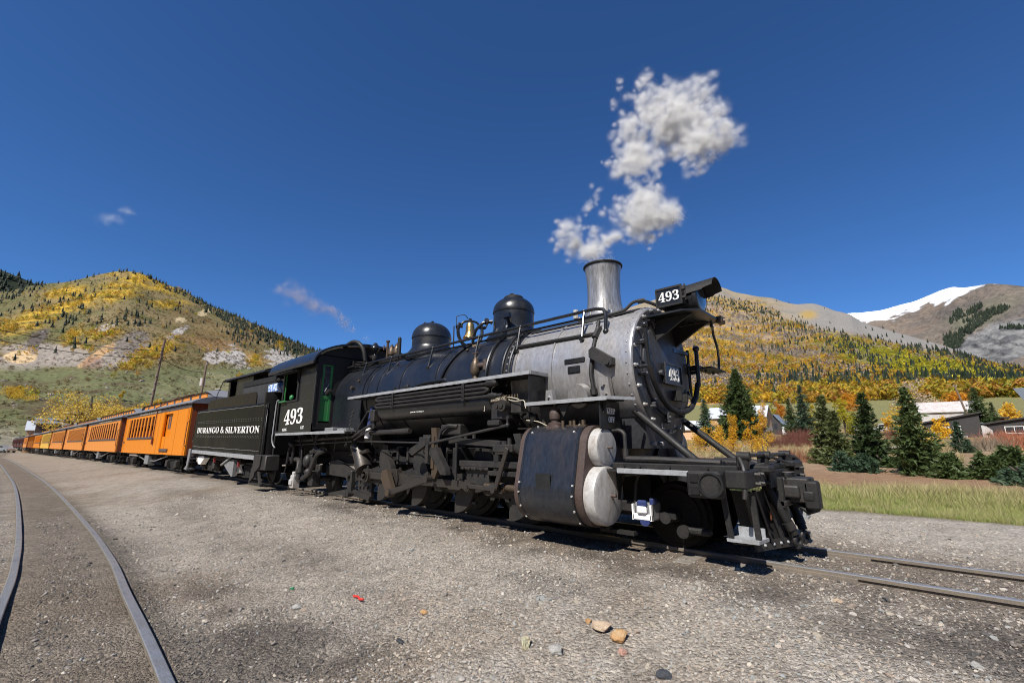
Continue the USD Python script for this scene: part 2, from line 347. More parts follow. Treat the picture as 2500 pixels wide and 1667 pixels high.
# track on the left: its two rails curve away towards the train (surveyed points, x and y)
LT = np.array([(6, -5.75), (2, -5.45), (-1, -5.2), (-3.9, -5.05), (-5.5, -4.985), (-6.5, -4.955), (-8.6, -4.87), (-11.3, -4.84), (-15.9, -4.87), (-24.9, -5.0), (-38.6, -5.45), (-60, -6.3), (-90, -7.8)], float)
LT = LT[np.argsort(LT[:, 0])]
from scipy.interpolate import PchipInterpolator
ltf = PchipInterpolator(LT[:, 0], LT[:, 1])
def ground_tint(x, y):
    n1 = fbm2(x, y, .45, 5, 11); n2 = fbm2(x, y, 1.6, 4, 21); n3 = fbm2(x, y, .12, 4, 31)
    dx, dy = x - CAM[0], y - CAM[1]; r = np.hypot(dx, dy); az = np.degrees(np.arctan2(dx, dy))
    def mixc(c, k, m): return c * (1 - m[..., None]) + np.asarray(k) * m[..., None]
    c = np.broadcast_to(np.array([.30, .275, .245]), x.shape + (3,)).copy()
    c = mixc(c, (.20, .165, .13), sstep(n1, .45, .66) * .8)                    # trodden brown earth
    c = mixc(c, (.36, .345, .325), sstep(n2, .52, .7) * sstep(n3, .4, .6) * .6)  # pale fresh gravel
    c = mixc(c, (.22, .185, .15), sstep(-x, 12, 40) * .55)
    d = np.abs(y); cind = np.exp(-((np.abs(y + 1.35) / .42) ** 2)) * sstep(n2, .35, .6)
    c = mixc(c, (.055, .048, .042), cind * .85 * (1 - sstep(-x, 8, 14)))
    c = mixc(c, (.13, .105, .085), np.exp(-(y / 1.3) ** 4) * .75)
    # oil-stained patches on the near yard, between the two tracks and at the right
    for (px, py, rx, ry, k) in [(-3.7, -4.2, .9, .4, .9), (-5.4, -4.3, 1.1, .35, .8), (-5.8, -3.2, 1.6, .3, .6), (-7.9, -3.6, 1.6, .3, .45), (-12, -3.3, 2.2, .35, .5), (-4.6, -4.7, 1.2, .3, .8), (.5, -1.5, .8, .55, .9), (-.45, -1.75, .5, .35, .55), (-3.0, -2.3, .55, .22, .6), (-9.5, -4.5, 2, .3, .5), (.9, -2.2, .9, .5, .8), (-16, -2.6, 3, .3, .5)]:
        e = ((x - px) / rx) ** 2 + ((y - py) / ry) ** 2
        c = mixc(c, (.06, .052, .048), np.clip(1.25 * np.exp(-e) * (.2 + 1.2 * sstep(n2, .3, .65)), 0, 1) * k * .72)
    tr = np.clip(ltf(np.clip(x, -90, 6)), -12, 0) - .0
    off = y - tr
    intrack = np.exp(-((off + .45) / .62) ** 4)
    c = mixc(c, (.125, .105, .085), intrack * .75)
    c = mixc(c, (.05, .045, .042), np.exp(-((off - .12) / .16) ** 2) * .5 * (1 - sstep(-x, 12, 25)))
    c = mixc(c, (.075, .068, .062), sstep(-off, 1.0, 1.5) * .6)
    # right: grass strip, then bare reddish dirt, then dry grass up the bank
    rt = sstep(az, -48, -40) * (1 - sstep(az, 70, 110))
    g0 = 10.9 + (n1 - .5) * 1.6
    c = mixc(c, (.40, .38, .35), rt * sstep(y, 1.6, 2.4) * (1 - sstep(r, g0 - .4, g0)) * .55)
    gr = np.array([.105, .115, .045]) * (.6 + .8 * n2[..., None])
    m = rt * sstep(r, g0 - .3, g0 + .3); c = c * (1 - m[..., None]) + gr * m[..., None]
    c = mixc(c, (.27, .175, .11), rt * sstep(r, 15.6 + (n1 - .5) * 2, 17 + (n1 - .5) * 2))
    c = mixc(c, (.30, .235, .165), rt * sstep(r, 20, 26) * sstep(n1, .45, .6) * .8)
    c = mixc(c, (.20, .165, .075), rt * sstep(r, 48, 70) * sstep(n1 + .1, .4, .6) * .9)
    c = mixc(c, (.16, .165, .075), rt * sstep(r, 115, 150) * .9)
    lf = sstep(-az, 50, 60) * sstep(r, 130, 240)
    c = mixc(c, (.13, .13, .06), lf * .9)
    return np.clip(c * np.array([1.03, .985, .92]), .02, .8)
def polar_mesh(az, rr, zf):
    A, Rr = np.meshgrid(np.radians(az), rr, indexing='ij')
    x, y = CAM[0] + np.sin(A) * Rr, CAM[1] + np.cos(A) * Rr
    z = zf(x, y); n, m = A.shape
    i = np.arange(n * m).reshape(n, m)
    f = np.stack([i[:-1, :-1], i[:-1, 1:], i[1:, 1:], i[1:, :-1]], -1).reshape(-1, 4)
    V = np.stack([x, y, z], -1).reshape(-1, 3)
    return V, np.vstack([f[:, [0, 1, 2]], f[:, [0, 2, 3]]])
az_all = np.concatenate([np.arange(-180, -100, 4), np.arange(-100, 12, .3), np.arange(12, 181, 4)]); az_all[-1] = 180
rr_all = np.concatenate([[.05, .8], np.geomspace(1.4, 14, 210), np.geomspace(14.4, 330, 130)])
V, F = polar_mesh(az_all, rr_all, H)
def gravel_mat(p):
    N = {'a': ('attribute', {}), 'g': ('geometry', {}), 'v1': ('voronoi_texture', {'scale': 42.0, 'feature': 'f1'}), 'v2': ('voronoi_texture', {'scale': 95.0, 'feature': 'f1'}),
         'n1': ('noise_texture', {'scale': 3.0, 'detail': 8.0, 'roughness': .7}), 'n2': ('noise_texture', {'scale': 30.0, 'detail': 6.0, 'roughness': .7}),
         'bw': ('rgb_to_bw', {}), 'f1': ('map_range', {'from_min': 0.1, 'from_max': .9, 'to_min': .66, 'to_max': 1.38}), 'f2': ('map_range', {'from_min': .3, 'from_max': .7, 'to_min': .72, 'to_max': 1.25, 'clamp': True}),
         'f3': ('map_range', {'from_min': .3, 'from_max': .7, 'to_min': .75, 'to_max': 1.25, 'clamp': True}),
         'm1': ('math', {'math_type': 'multiply'}), 'm2': ('math', {'math_type': 'multiply'}), 's': ('vector_math', {'math_type': 'scale'}),
         'hs': ('math', {'math_type': 'add'}), 'hi': ('math', {'math_type': 'multiply', 'value2': -.55}), 'h1': ('math', {'math_type': 'multiply', 'value2': -1.0}), 'h2': ('math', {'math_type': 'add'}),
         'b': ('bump', {'strength': .75, 'distance': .035}), 'p': ('principled_bsdf', {'roughness': .92, 'specular_ior_level': .2})}
    L = [('g.position', 'v1.vector'), ('g.position', 'v2.vector'), ('g.position', 'n1.vector'), ('g.position', 'n2.vector'), ('v1.color', 'bw.color'), ('bw.val', 'f1.value'), ('n1.fac', 'f2.value'), ('n2.fac', 'f3.value'),
         ('f1.result', 'm1.value1'), ('f2.result', 'm1.value2'), ('m1.value', 'm2.value1'), ('f3.result', 'm2.value2'), ('a.color', 's.vector1'), ('m2.value', 's.scale'), ('s.vector', 'p.base_color'),
         ('v1.distance', 'h1.value1'), ('v2.distance', 'hi.value1'), ('h1.value', 'hs.value1'), ('hi.value', 'hs.value2'), ('hs.value', 'h2.value1'), ('n2.fac', 'h2.value2'), ('h2.value', 'b.height'), ('b.normal', 'p.normal')]
    m = usdkit.material(stage, p, N, L, surface='p.BSDF')
    UsdShade.Shader.Get(stage, p + '/a').CreateInput('attribute', Sdf.ValueTypeNames.String).Set('tint'); return m
defmat('gravel_ground', gravel_mat)
obj('ground', T(V, F), 'gravel_ground', None, True, kind='structure', col=ground_tint(V[:, 0], V[:, 1]))

# hills: each slope is a height field whose crest follows the surveyed bearings and elevations
class Hill:
    def __init__(s, name, sky, az, R0, R1, e0, rows, g, seed, noise=.12, zone=None, mat='hill', back=6, crest=.0):
        s.az, s.n = np.asarray(az, float), rows
        sk = np.array(sky); s.e1 = PchipInterpolator(sk[:, 0], sk[:, 1])(s.az)
        s.R0, s.R1 = R0(s.az), R1(s.az); s.e0 = e0(s.az)
        s.g, s.seed, s.noise, s.crest = g, seed, noise, crest
        t = np.linspace(0, 1, rows)
        A, S = np.meshgrid(np.arange(len(s.az)), t, indexing='ij')
        P = s.point(A, S)
        tail = []
        for k in range(1, back + 1):                                   # far side of the crest, falling away
            q = P[:, -1].copy(); d = q[:, :2] - CAM[:2]; q[:, :2] += d * .06 * k; q[:, 2] *= 1 - .012 * k * k; tail.append(q)
        P = np.concatenate([P, np.stack(tail, 1)], 1)
        n, m = P.shape[:2]; i = np.arange(n * m).reshape(n, m)
        f = np.stack([i[:-1, :-1], i[:-1, 1:], i[1:, 1:], i[1:, :-1]], -1).reshape(-1, 4)
        V = P.reshape(-1, 3); s.P = P
        px = to_px(V)
        obj(name, T(V, np.vstack([f[:, [0, 1, 2]], f[:, [0, 2, 3]]])), mat, None, True, kind='structure', col=zone(V, px))
    def point(s, ai, t):
        """ai: fractional index of bearing, t: 0 foot .. 1 crest"""
        ix = np.arange(len(s.az)); az = np.interp(ai, ix, s.az); e1 = np.interp(ai, ix, s.e1); R0 = np.interp(ai, ix, s.R0); R1 = np.interp(ai, ix, s.R1); e0 = np.interp(ai, ix, s.e0)
        r = R0 * (R1 / R0) ** s.g(t); e = e0 + (e1 - e0) * t
        a = np.radians(az); q = np.stack([np.sin(a) * r, np.cos(a) * r, np.zeros_like(r)], -1)
        nz = meshkit.fbm(q / (R1[..., None] * .10) + 5, 5, s.seed) - .5
        nb = meshkit.fbm(q / (R1[..., None] * .3) + 9, 3, s.seed + 7) - .5
        w = np.sin(np.pi * np.clip(t, 0, 1)) ** .6
        r = r * (1 + (s.noise * nz + s.noise * 1.2 * nb) * 2 * w)
        e = e + s.crest * (meshkit.fbm(q / (R1[..., None] * .03) + 3, 4, s.seed + 3) - .5) * sstep(t, .75, 1)
        return np.stack([CAM[0] + np.sin(a) * r, CAM[1] + np.cos(a) * r, CAM[2] + r * np.tan(np.radians(e))], -1)
def ell(px, cx, cy, rx, ry, rot=0):
    c, s_ = math.cos(math.radians(rot)), math.sin(math.radians(rot)); x, y = px[..., 0] - cx, px[..., 1] - cy
    return np.exp(-(((x * c + y * s_) / rx) ** 2 + ((-x * s_ + y * c) / ry) ** 2) ** 1.5)
Lc = lambda x, y, rx, ry, rot=0: (x / 2.767, 620 + y / 2.767, rx / 2.767, ry / 2.767, rot)
Rc = lambda x, y, rx, ry, rot=0: (1650 + x / 2.7506, 650 + y / 2.7506, rx / 2.7506, ry / 2.7506, rot)
def mixm(c, k, m): return c * (1 - np.clip(m, 0, 1)[:, None]) + np.asarray(k) * np.clip(m, 0, 1)[:, None]
L_ASP = [Lc(620, 310, 260, 50, -12), Lc(330, 390, 190, 42, -12), Lc(120, 490, 200, 50, -10), Lc(1000, 190, 270, 48, 15), Lc(1150, 335, 130, 30, 0), Lc(700, 545, 110, 35, -10), Lc(480, 560, 95, 36, -30), Lc(520, 645, 68, 32, 0),
         Lc(1010, 690, 190, 62, -28), Lc(780, 780, 110, 20, -8), Lc(1700, 710, 70, 38, 20), Lc(1890, 625, 32, 30, 0), Lc(100, 945, 130, 26, 8), Lc(800, 230, 120, 50, 0), Lc(430, 260, 160, 40, -10)]
def hill_noise(V, s, o=5, seed=0): return meshkit.fbm(V / s, o, seed)
def zone_left(V, px):
    n1, n2, n3 = hill_noise(V, 60, 5, 1), hill_noise(V, 18, 5, 2), hill_noise(V, 150, 4, 3)
    c = np.tile(np.array([.115, .10, .042]), (len(V), 1))
    c = mixm(c, (.17, .13, .062), sstep(n1, .42, .62)); c = mixm(c, (.085, .092, .034), sstep(n2, .48, .66) * .8); c = mixm(c, (.15, .075, .03), sstep(n3, .5, .68) * sstep(n2, .4, .6) * .6)
    for e in L_ASP: c = mixm(c, (.42, .265, .03), ell(px, *e) * (.25 + .9 * sstep(n2, .38, .6)))
    c = mixm(c, (.23, .12, .045), ell(px, *Lc(1450, 640, 350, 120, 12)) * sstep(n1, .4, .6) * .5)
    sc = 0
    for e in (Lc(330, 680, 340, 85, 4), Lc(760, 690, 180, 90, -30), Lc(120, 740, 200, 60, 0)): sc = np.maximum(sc, ell(px, *e))
    c = mixm(c, (.25, .215, .18), sstep(sc + (n2 - .5) * .7, .25, .6))
    c = mixm(c, (.095, .08, .068), sstep(ell(px, *Lc(255, 570, 95, 45, -38)) + (n2 - .5) * .9, .35, .6)); c = mixm(c, (.17, .145, .12), sstep(ell(px, *Lc(890, 600, 130, 75, -25)) + (n2 - .5) * .9, .3, .6))
    c = mixm(c, (.50, .36, .20), sstep(ell(px, *Lc(135, 695, 110, 42, 0)) * 1.2 + (n2 - .5) * .3, .35, .5)); c = mixm(c, (.42, .27, .14), sstep(ell(px, *Lc(655, 685, 150, 26, -33)) * 1.2 + (n2 - .5) * .3, .35, .5))
    c = mixm(c, (.20, .115, .085), sstep(ell(px, *Lc(620, 750, 75, 60, -20)) + (n2 - .5) * .5, .4, .6) * .7)
    c = mixm(c, (.43, .34, .2), sstep(ell(px, *Lc(1220, 447, 40, 20, 0)), .3, .5)); c = mixm(c, (.43, .34, .2), sstep(ell(px, *Lc(1380, 395, 50, 20, -20)), .3, .5))
    for e in (Lc(1580, 690, 120, 90, 20), Lc(1900, 700, 140, 90, 20), Lc(1450, 700, 80, 60, 0), Lc(1200, 530, 90, 30, -30), Lc(720, 490, 90, 26, -20)):
        c = mixm(c, (.34, .315, .29), sstep(ell(px, *e) + (n2 - .5) * 1.7, .55, .8))
    md = sstep(px[:, 1], 886, 912); c = mixm(c, np.array([.115, .125, .055]), md * .9); c = mixm(c, (.17, .16, .085), md * sstep(n1, .45, .62) * .8); c = mixm(c, (.085, .06, .035), md * sstep(n3, .52, .66) * sstep(n2, .4, .6) * .75)
    c = mixm(c, (.24, .21, .17), ell(px, 15, 1080, 30, 40) * .7)
    return c
left_sky = [(-135, 6), (-118, 8.5), (-105, 10), (-97.23, 11.5), (-93.57, 12.7), (-91.46, 13.9), (-89.93, 14.5), (-88.83, 15.13), (-88.07, 15.6), (-87.08, 16.14), (-85.81, 16.57), (-84.89, 16.62), (-83.52, 16.27), (-82.24, 15.95), (-80.92, 15.61),
            (-79.52, 15.02), (-78.39, 14.58), (-76.8, 14.12), (-75.17, 13.63), (-73.48, 13.03), (-71.6, 12.42), (-69.64, 11.6), (-67.99, 11.06), (-66.65, 10.74), (-63.69, 9.5), (-59.25, 7.8), (-52, 5), (-44, 2.4), (-38, .8)]
tinted('hill', .95, .8, .55, 1.6, .5, .35)
tinted('hill_far', .95, 1.0, .035, 30.0, .35, .04)
const = lambda v: (lambda a: np.full(len(a), float(v)))
hillL = Hill('hillside', left_sky, np.concatenate([np.arange(-135, -98, 2.5), np.arange(-98, -54, .16), np.arange(-54, -37.9, 1.5)]), const(255), lambda a: 900 + 250 * sstep(-a, 60, 88), const(-.3), 170, lambda t: t ** .92, 3, .055, zone_left, 'hill', crest=.12)
def zone_dark(V, px): return np.tile(np.array([.022, .03, .016]), (len(V), 1))
hillD = Hill('forest_ridge', [(-135, 9), (-115, 12), (-97.12, 14.09), (-93.99, 14.5), (-93.06, 14.22), (-92.12, 13.99), (-91, 13.5), (-88, 12), (-84, 9)], np.arange(-135, -83.9, .5), const(1350), const(1700), const(6), 24, lambda t: t, 5, .03, zone_dark, 'hill')
R_UP = np.array([(-700, 420), (0, 235), (160, 215), (250, 205), (420, 228), (560, 222), (690, 300), (720, 345), (1000, 430), (1250, 470), (1500, 530), (1700, 565), (1900, 590), (2100, 645), (2400, 690), (2900, 760)], float)
def up_line(px): return 650 + np.interp((px[:, 0] - 1650) * 2.7506, R_UP[:, 0], R_UP[:, 1]) / 2.7506
def zone_right(V, px):
    n1, n2, n3 = hill_noise(V, 90, 5, 4), hill_noise(V, 26, 5, 5), hill_noise(V, 260, 4, 6)
    c = np.tile(np.array([.19, .155, .10]), (len(V), 1))
    c = mixm(c, (.235, .185, .15), sstep(n1, .42, .6)); c = mixm(c, (.40, .235, .03), sstep(n2, .42, .6) * sstep(n3, .38, .55) * .85)
    c = mixm(c, (.13, .135, .032), ell(px, *Rc(1600, 690, 620, 110, 14)) * sstep(n1, .38, .58) * .85); c = mixm(c, (.45, .30, .02), ell(px, *Rc(1750, 770, 650, 60, 8)) * sstep(n2, .36, .58) * .8)
    c = mixm(c, (.33, .13, .03), ell(px, *Rc(330, 700, 260, 60, 12)) * sstep(n2, .4, .6) * .6)
    c = mixm(c, (.20, .17, .13), ell(px, *Rc(850, 900, 330, 60, 3)) * .7)
    c = mixm(c, (.17, .165, .085), sstep(px[:, 1], 985, 1005) * .9)
    up = sstep(up_line(px) + (n2 - .5) * 30 - px[:, 1], -8, 10)
    bare = np.tile(np.array([.27, .215, .145]), (len(V), 1)); bare = mixm(bare, (.22, .195, .165), sstep(n1, .45, .6)); bare = mixm(bare, (.17, .15, .085), sstep(n2, .52, .66) * .6)
    bare = mixm(bare, (.21, .195, .175), sstep(px[:, 0], 1880, 2000))
    bare = mixm(bare, (.34, .22, .04), ell(px, *Rc(890, 325, 60, 30, 0)) * .8)
    return c * (1 - up[:, None]) + bare * up[:, None]
right_sky = [(-60, 1.5), (-55, 3), (-48, 6), (-42, 9.5), (-38, 12.3), (-35.36, 14.2), (-28.56, 16.66), (-24.8, 17.54), (-22.06, 18.15), (-19.42, 18.45), (-17.74, 18.3), (-16.93, 18.1), (-15.39, 17.27), (-14.18, 16.83), (-12.99, 16.39), (-11.82, 16.09), (-10.71, 15.52),
             (-9.21, 14.95), (-8.24, 14.86), (-6.96, 14.32), (-6.25, 13.8), (-5.05, 13.2), (-4.08, 12.19), (-2.87, 11.46), (-1.38, 10.63), (.13, 9.8), (1.46, 9.03), (2.44, 8.33), (4.11, 7.03), (6.04, 6.14), (8.73, 5.08), (14, 4), (25, 3.4), (40, 3)]
def e_at(r): return np.interp(r, RT[:, 1], RT[:, 0])
hillR = Hill('hillside', right_sky, np.concatenate([np.arange(-60, -32, 1.5), np.arange(-32, 9, .17), np.arange(9, 40.1, 2)]), const(225), lambda a: 900 + 1100 * sstep(-a, -8, 14), lambda a: np.full(len(a), float(e_at(225)) - .25), 170, lambda t: t ** .95, 8, .07, zone_right, 'hill', crest=.1)
SNOW = np.array([(1000, 420), (1160, 335), (1200, 352), (1280, 388), (1330, 365), (1400, 368), (1480, 342), (1540, 312), (1620, 292), (1700, 240), (1740, 276), (1800, 256), (1900, 212), (2000, 155), (2090, 116), (2200, 90), (3000, 60)], float)
def zone_snow(V, px):
    n1, n2, n3 = hill_noise(V, 420, 6, 7), hill_noise(V, 120, 6, 8), hill_noise(V, 60, 5, 9)
    c = np.tile(np.array([.185, .15, .12]), (len(V), 1)); c = mixm(c, (.135, .115, .10), sstep(n2, .45, .62)); c = mixm(c, (.22, .16, .115), sstep(n1, .5, .65) * .7)
    c = mixm(c, (.19, .18, .115), ell(px, *Rc(2000, 350, 330, 80, -25)) * sstep(n2, .35, .6) * .8)
    gy = ell(px, *Rc(2180, 520, 420, 140, -18)); g = mixm(np.tile(np.array([.23, .225, .215]), (len(V), 1)), (.11, .11, .11), sstep(n3, .5, .66)); m = sstep(gy + (n2 - .5) * .5, .3, .55); c = c * (1 - m[:, None]) + g * m[:, None]
    line = 650 + np.interp((px[:, 0] - 1650) * 2.7506, SNOW[:, 0], SNOW[:, 1]) / 2.7506
    return mixm(c, (.88, .90, .93), sstep(line - px[:, 1] + (n2 - .5) * 22 + (n3 - .5) * 16, -2, 4))
snow_sky = [(-30, 5), (-16, 9), (-9, 12), (-7.24, 12.6), (-5.04, 13.28), (-3.93, 13.16), (-2.5, 13.12), (-.96, 13.33), (.18, 13.46), (1.31, 13.79), (2.19, 14.07), (2.93, 14.17), (3.67, 13.95), (4.36, 13.9), (5.21, 13.89), (6.17, 13.61), (7.29, 13.12), (9.24, 12.03), (11.2, 10.55), (18, 8), (30, 6), (40, 5)]
hillS = Hill('mountain', snow_sky, np.concatenate([np.arange(-30, -7, 1.5), np.arange(-7, 9, .1), np.arange(9, 40.1, 2)]), const(2600), lambda a: 4600 - 600 * sstep(a, 0, 8), const(3.0), 200, lambda t: t ** .9, 12, .06, zone_snow, 'hill_far', crest=.10)

# unseen dark hill added behind the camera to darken reflections in the black paint
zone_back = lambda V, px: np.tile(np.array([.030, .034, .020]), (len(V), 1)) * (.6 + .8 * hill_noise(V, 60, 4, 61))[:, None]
reflection_hill = Hill('hillside', [(42, 5), (60, 9), (90, 14), (120, 17), (150, 16), (180, 18), (210, 16), (228, 11)], np.arange(42, 228.1, 3), const(340), const(1100), const(-.4), 40, lambda t: t, 21, .08, zone_back, 'hill', crest=.4)
# ------------------------------------------------------------------ woods on the slopes
def conifer_far(seed, tiers=5, n=7):
    rg = np.random.default_rng(seed); ms = []
    for k in range(tiers):
        z0 = .06 + .8 * k / tiers; z1 = z0 + .34; r = .19 * (1 - k / tiers) ** .85 + .02
        a = np.linspace(0, 2 * np.pi, n, endpoint=False) + rg.uniform(0, 1); rad = r * rg.uniform(.65, 1.25, n)
        V = np.vstack([np.stack([np.cos(a) * rad, np.sin(a) * rad, z0 + rg.uniform(-.05, .03, n)], 1), [[0, 0, min(z1, 1.0)]]]); ms.append(T(V, [[i, (i + 1) % n, n] for i in range(n)]))
    return cat_mesh(ms)
def aspen_far(seed, k=42):
    rg = np.random.default_rng(seed); V = []; F = []
    for i in range(k):
        d = rg.normal(size=3); d /= np.linalg.norm(d); p = d * rg.uniform(.3, 1) ** .5 * np.array([.34, .34, .42]) + [0, 0, .55]
        q = rg.normal(size=(3, 3)) * .085; V += list(p + q); F.append([3 * i, 3 * i + 1, 3 * i + 2])
    return T(V, F)
leafy('spruce_far', [(.010, .017, .008), (.016, .026, .011), (.022, .034, .014), (.013, .02, .012)], .08)
leafy('aspen_gold', [(.50, .29, .02), (.62, .38, .03), (.44, .22, .02), (.55, .36, .05), (.36, .27, .03)], .3)
leafy('aspen_mixed', [(.42, .20, .03), (.30, .26, .03), (.5, .33, .03), (.20, .22, .035), (.34, .15, .035), (.46, .30, .03)], .3)
leafy('aspen_lime', [(.25, .27, .03), (.40, .34, .02), (.16, .2, .035), (.55, .42, .02), (.3, .3, .03)], .3)
leafy('aspen_bare', [(.26, .215, .18), (.21, .175, .15), (.3, .25, .2), (.24, .19, .12)], .2)
def rand_quat(rg, n): a = rg.uniform(0, np.pi, n); return np.stack([np.cos(a), np.zeros(n), np.zeros(n), np.sin(a)], 1)
def scatter(hill, n, dens, rg, tmax=1.0):
    ai = rg.uniform(0, len(hill.az) - 1, n); 
    # even spread over the slope as it faces the valley
    t = rg.uniform(0, tmax, n); P = hill.point(ai, t); px = to_px(P)
    ok = np.isfinite(px[:, 0]) & (px[:, 0] > -120) & (px[:, 0] < 2620)
    P, px, t, ai = P[ok], px[ok], t[ok], ai[ok]
    keep = rg.uniform(0, 1, len(P)) < dens(P, px, t)
    return P[keep], px[keep]
def forest(name, label, cat, P, size, protos, mats, rg, squash=.12, indiv=0, ilabel=None, igroup=None):
    d = np.linalg.norm(P - CAM, axis=1); sz = size * rg.uniform(.6, 1.25, len(P))
    sc = np.stack([sz * rg.uniform(.85, 1.2, len(P)), sz * rg.uniform(.85, 1.2, len(P)), sz], 1)
    P = P.copy(); P[:, 2] -= .06 * sz
    stuff_points(name, protos, mats, P, rand_quat(rg, len(P)), sc, rg.integers(0, len(protos), len(P)), label, cat)
con_p = [conifer_far(i) for i in range(4)]; asp_p = [aspen_far(i) for i in range(4)]
skyL = lambda px: 1667.0
def crest_px(hill):
    q = to_px(hill.P[:, hill.n - 1]); ok = np.isfinite(q[:, 0]); o = np.argsort(q[ok, 0]); return q[ok][o]
cl = crest_px(hillL); cr = crest_px(hillR)
def d_con_left(P, px, t):
    gap = px[:, 1] - np.interp(px[:, 0], cl[:, 0], cl[:, 1]); n = hill_noise(P, 45, 4, 31)
    d = .95 * (gap < 5 + 10 * sstep(px[:, 0], 330, 420) + 12 * sstep(px[:, 0], 480, 560)) * (sstep(px[:, 0], 280, 420) * .8 + .2)
    d = np.maximum(d, sstep(n, .5, .62) * .16 * (px[:, 1] < 800) * (px[:, 1] > 650)); d = np.maximum(d, ell(px, *Lc(1620, 540, 110, 60, 25)) * .42); d = np.maximum(d, ell(px, *Lc(1880, 610, 260, 45, 22)) * .5)
    d = np.maximum(d, .55 * (px[:, 0] < 110) * (px[:, 1] < 742 - px[:, 0] * .35)); d = np.maximum(d, .012 * (px[:, 1] < 880))
    return d
rg = np.random.default_rng(41)
P, px = scatter(hillL, 26000, d_con_left, rg); conL = P
forest('conifer_wood', 'dark conifers lining the crest and dotting the golden left hill', 'conifers', P, 8.4, con_p, ['spruce_far'] * 4, rg)
n_b = 42000
def d_brush(P, px, t):
    n = hill_noise(P, 30, 4, 51); return np.clip(.25 + .6 * sstep(n, .42, .6), 0, 1) * (1 - .8 * np.maximum(ell(px, *Lc(330, 680, 340, 85, 4)), ell(px, *Lc(760, 690, 180, 90, -30))) ) * (1 - .72 * sstep(px[:, 1], 880, 915))
P, px = scatter(hillL, n_b, d_brush, rg)
leafy('brush', [(.10, .085, .03), (.16, .115, .04), (.075, .075, .025), (.20, .12, .035), (.13, .06, .025), (.22, .16, .06)], .2)
sz = 2.3 * rg.uniform(.4, 1.5, len(P))
stuff_points('hill_brush', asp_p[:2], ['brush'] * 2, P - [0, 0, .25], rand_quat(rg, len(P)), np.stack([sz * 1.3, sz * 1.3, sz * .75], 1), rg.integers(0, 2, len(P)), 'olive and russet brush dotting the left hillside', 'brush')
def d_rocks(P, px, t):
    d = 0
    for e in (Lc(1580, 690, 150, 110, 20), Lc(1900, 700, 160, 100, 20), Lc(890, 600, 150, 85, -25), Lc(255, 570, 110, 55, -38), Lc(720, 490, 100, 35, -20), Lc(330, 690, 330, 70, 4)): d = np.maximum(d, ell(px, *e))
    return np.maximum(d * .6, .05 * sstep(px[:, 1], 890, 920))
P, px = scatter(hillL, 16000, d_rocks, rg)
rkp = [trimesh.creation.icosphere(1, 1.0) for _ in range(2)]
for q in rkp: q.vertices *= 1 + rg.uniform(-.25, .25, (len(q.vertices), 1)); q.vertices *= [1, .8, .6]
stone_h = paint('hill_rock', (.27, .235, .20), .9, dirt=(.16, .13, .11), amt=.6, scale=.5)
paint('hill_rock_pale', (.38, .36, .34), .9, dirt=(.2, .18, .16), amt=.5, scale=.5)
sz = np.clip(rg.lognormal(-.1, .5, len(P)), .3, 3.2)
stuff_points('hill_rocks', rkp, ['hill_rock', 'hill_rock_pale'], P, rand_quat(rg, len(P)), sz, (px[:, 0] > 470).astype(int), 'grey boulders and scree blocks on the left hillside', 'rocks')
P, px = scatter(hillD, 9000, lambda P, px, t: np.full(len(P), .5), rg)
forest('conifer_wood', 'dense dark conifers on the ridge at the far left edge', 'conifers', P, 17, con_p, ['spruce_far'] * 4, rg)
def d_asp_left(P, px, t):
    n = hill_noise(P, 22, 4, 32); d = 0
    for e in L_ASP: d = np.maximum(d, ell(px, *e))
    return np.clip(d * sstep(n, .38, .55) * .85 + .06 * sstep(n, .5, .6) * (px[:, 1] < 870), 0, 1)
P, px = scatter(hillL, 30000, d_asp_left, rg)
forest('aspen_wood', 'golden aspen thickets in bands across the left hill', 'aspens', P, 6.2, asp_p, ['aspen_gold', 'aspen_gold', 'aspen_mixed', 'aspen_lime'], rg)
def d_con_right(P, px, t):
    n = hill_noise(P, 70, 4, 33); n2 = hill_noise(P, 24, 3, 34); up = up_line(px); x = (px[:, 0] - 1650) * 2.7506; y = (px[:, 1] - 650) * 2.7506
    d = ell(px, *Rc(420, 270, 330, 40, 14)) * 1.0
    for e in (Rc(60, 250, 200, 40, 10), Rc(900, 430, 420, 55, 16), Rc(1150, 520, 260, 45, 25), Rc(1800, 600, 500, 32, 12), Rc(2250, 680, 200, 30, 10), Rc(640, 390, 260, 40, 25)): d = np.maximum(d, ell(px, *e) * .62 * sstep(n2, .36, .55))
    for e in (Rc(760, 640, 330, 90, 38), Rc(1150, 830, 380, 65, 4), Rc(1350, 700, 420, 110, 25), Rc(2050, 850, 480, 70, 8), Rc(640, 820, 150, 60, 20), Rc(2150, 730, 420, 70, 12)): d = np.maximum(d, ell(px, *e) * .34 * sstep(n, .42, .6))
    d = np.maximum(d, .03 * sstep(n, .4, .6))
    return d * (px[:, 1] > up - 4) * (px[:, 1] < 985) + .008 * (px[:, 1] <= up - 4)
P, px = scatter(hillR, 26000, d_con_right, rg)
dd = np.linalg.norm(P - CAM, axis=1); o = np.argsort(dd)
near = o[:60]; forest('conifer_wood', 'dark conifers scattered up the autumn slope on the right', 'conifers', P[o[60:]], 9.2, con_p, ['spruce_far'] * 4, rg)
tree0 = None
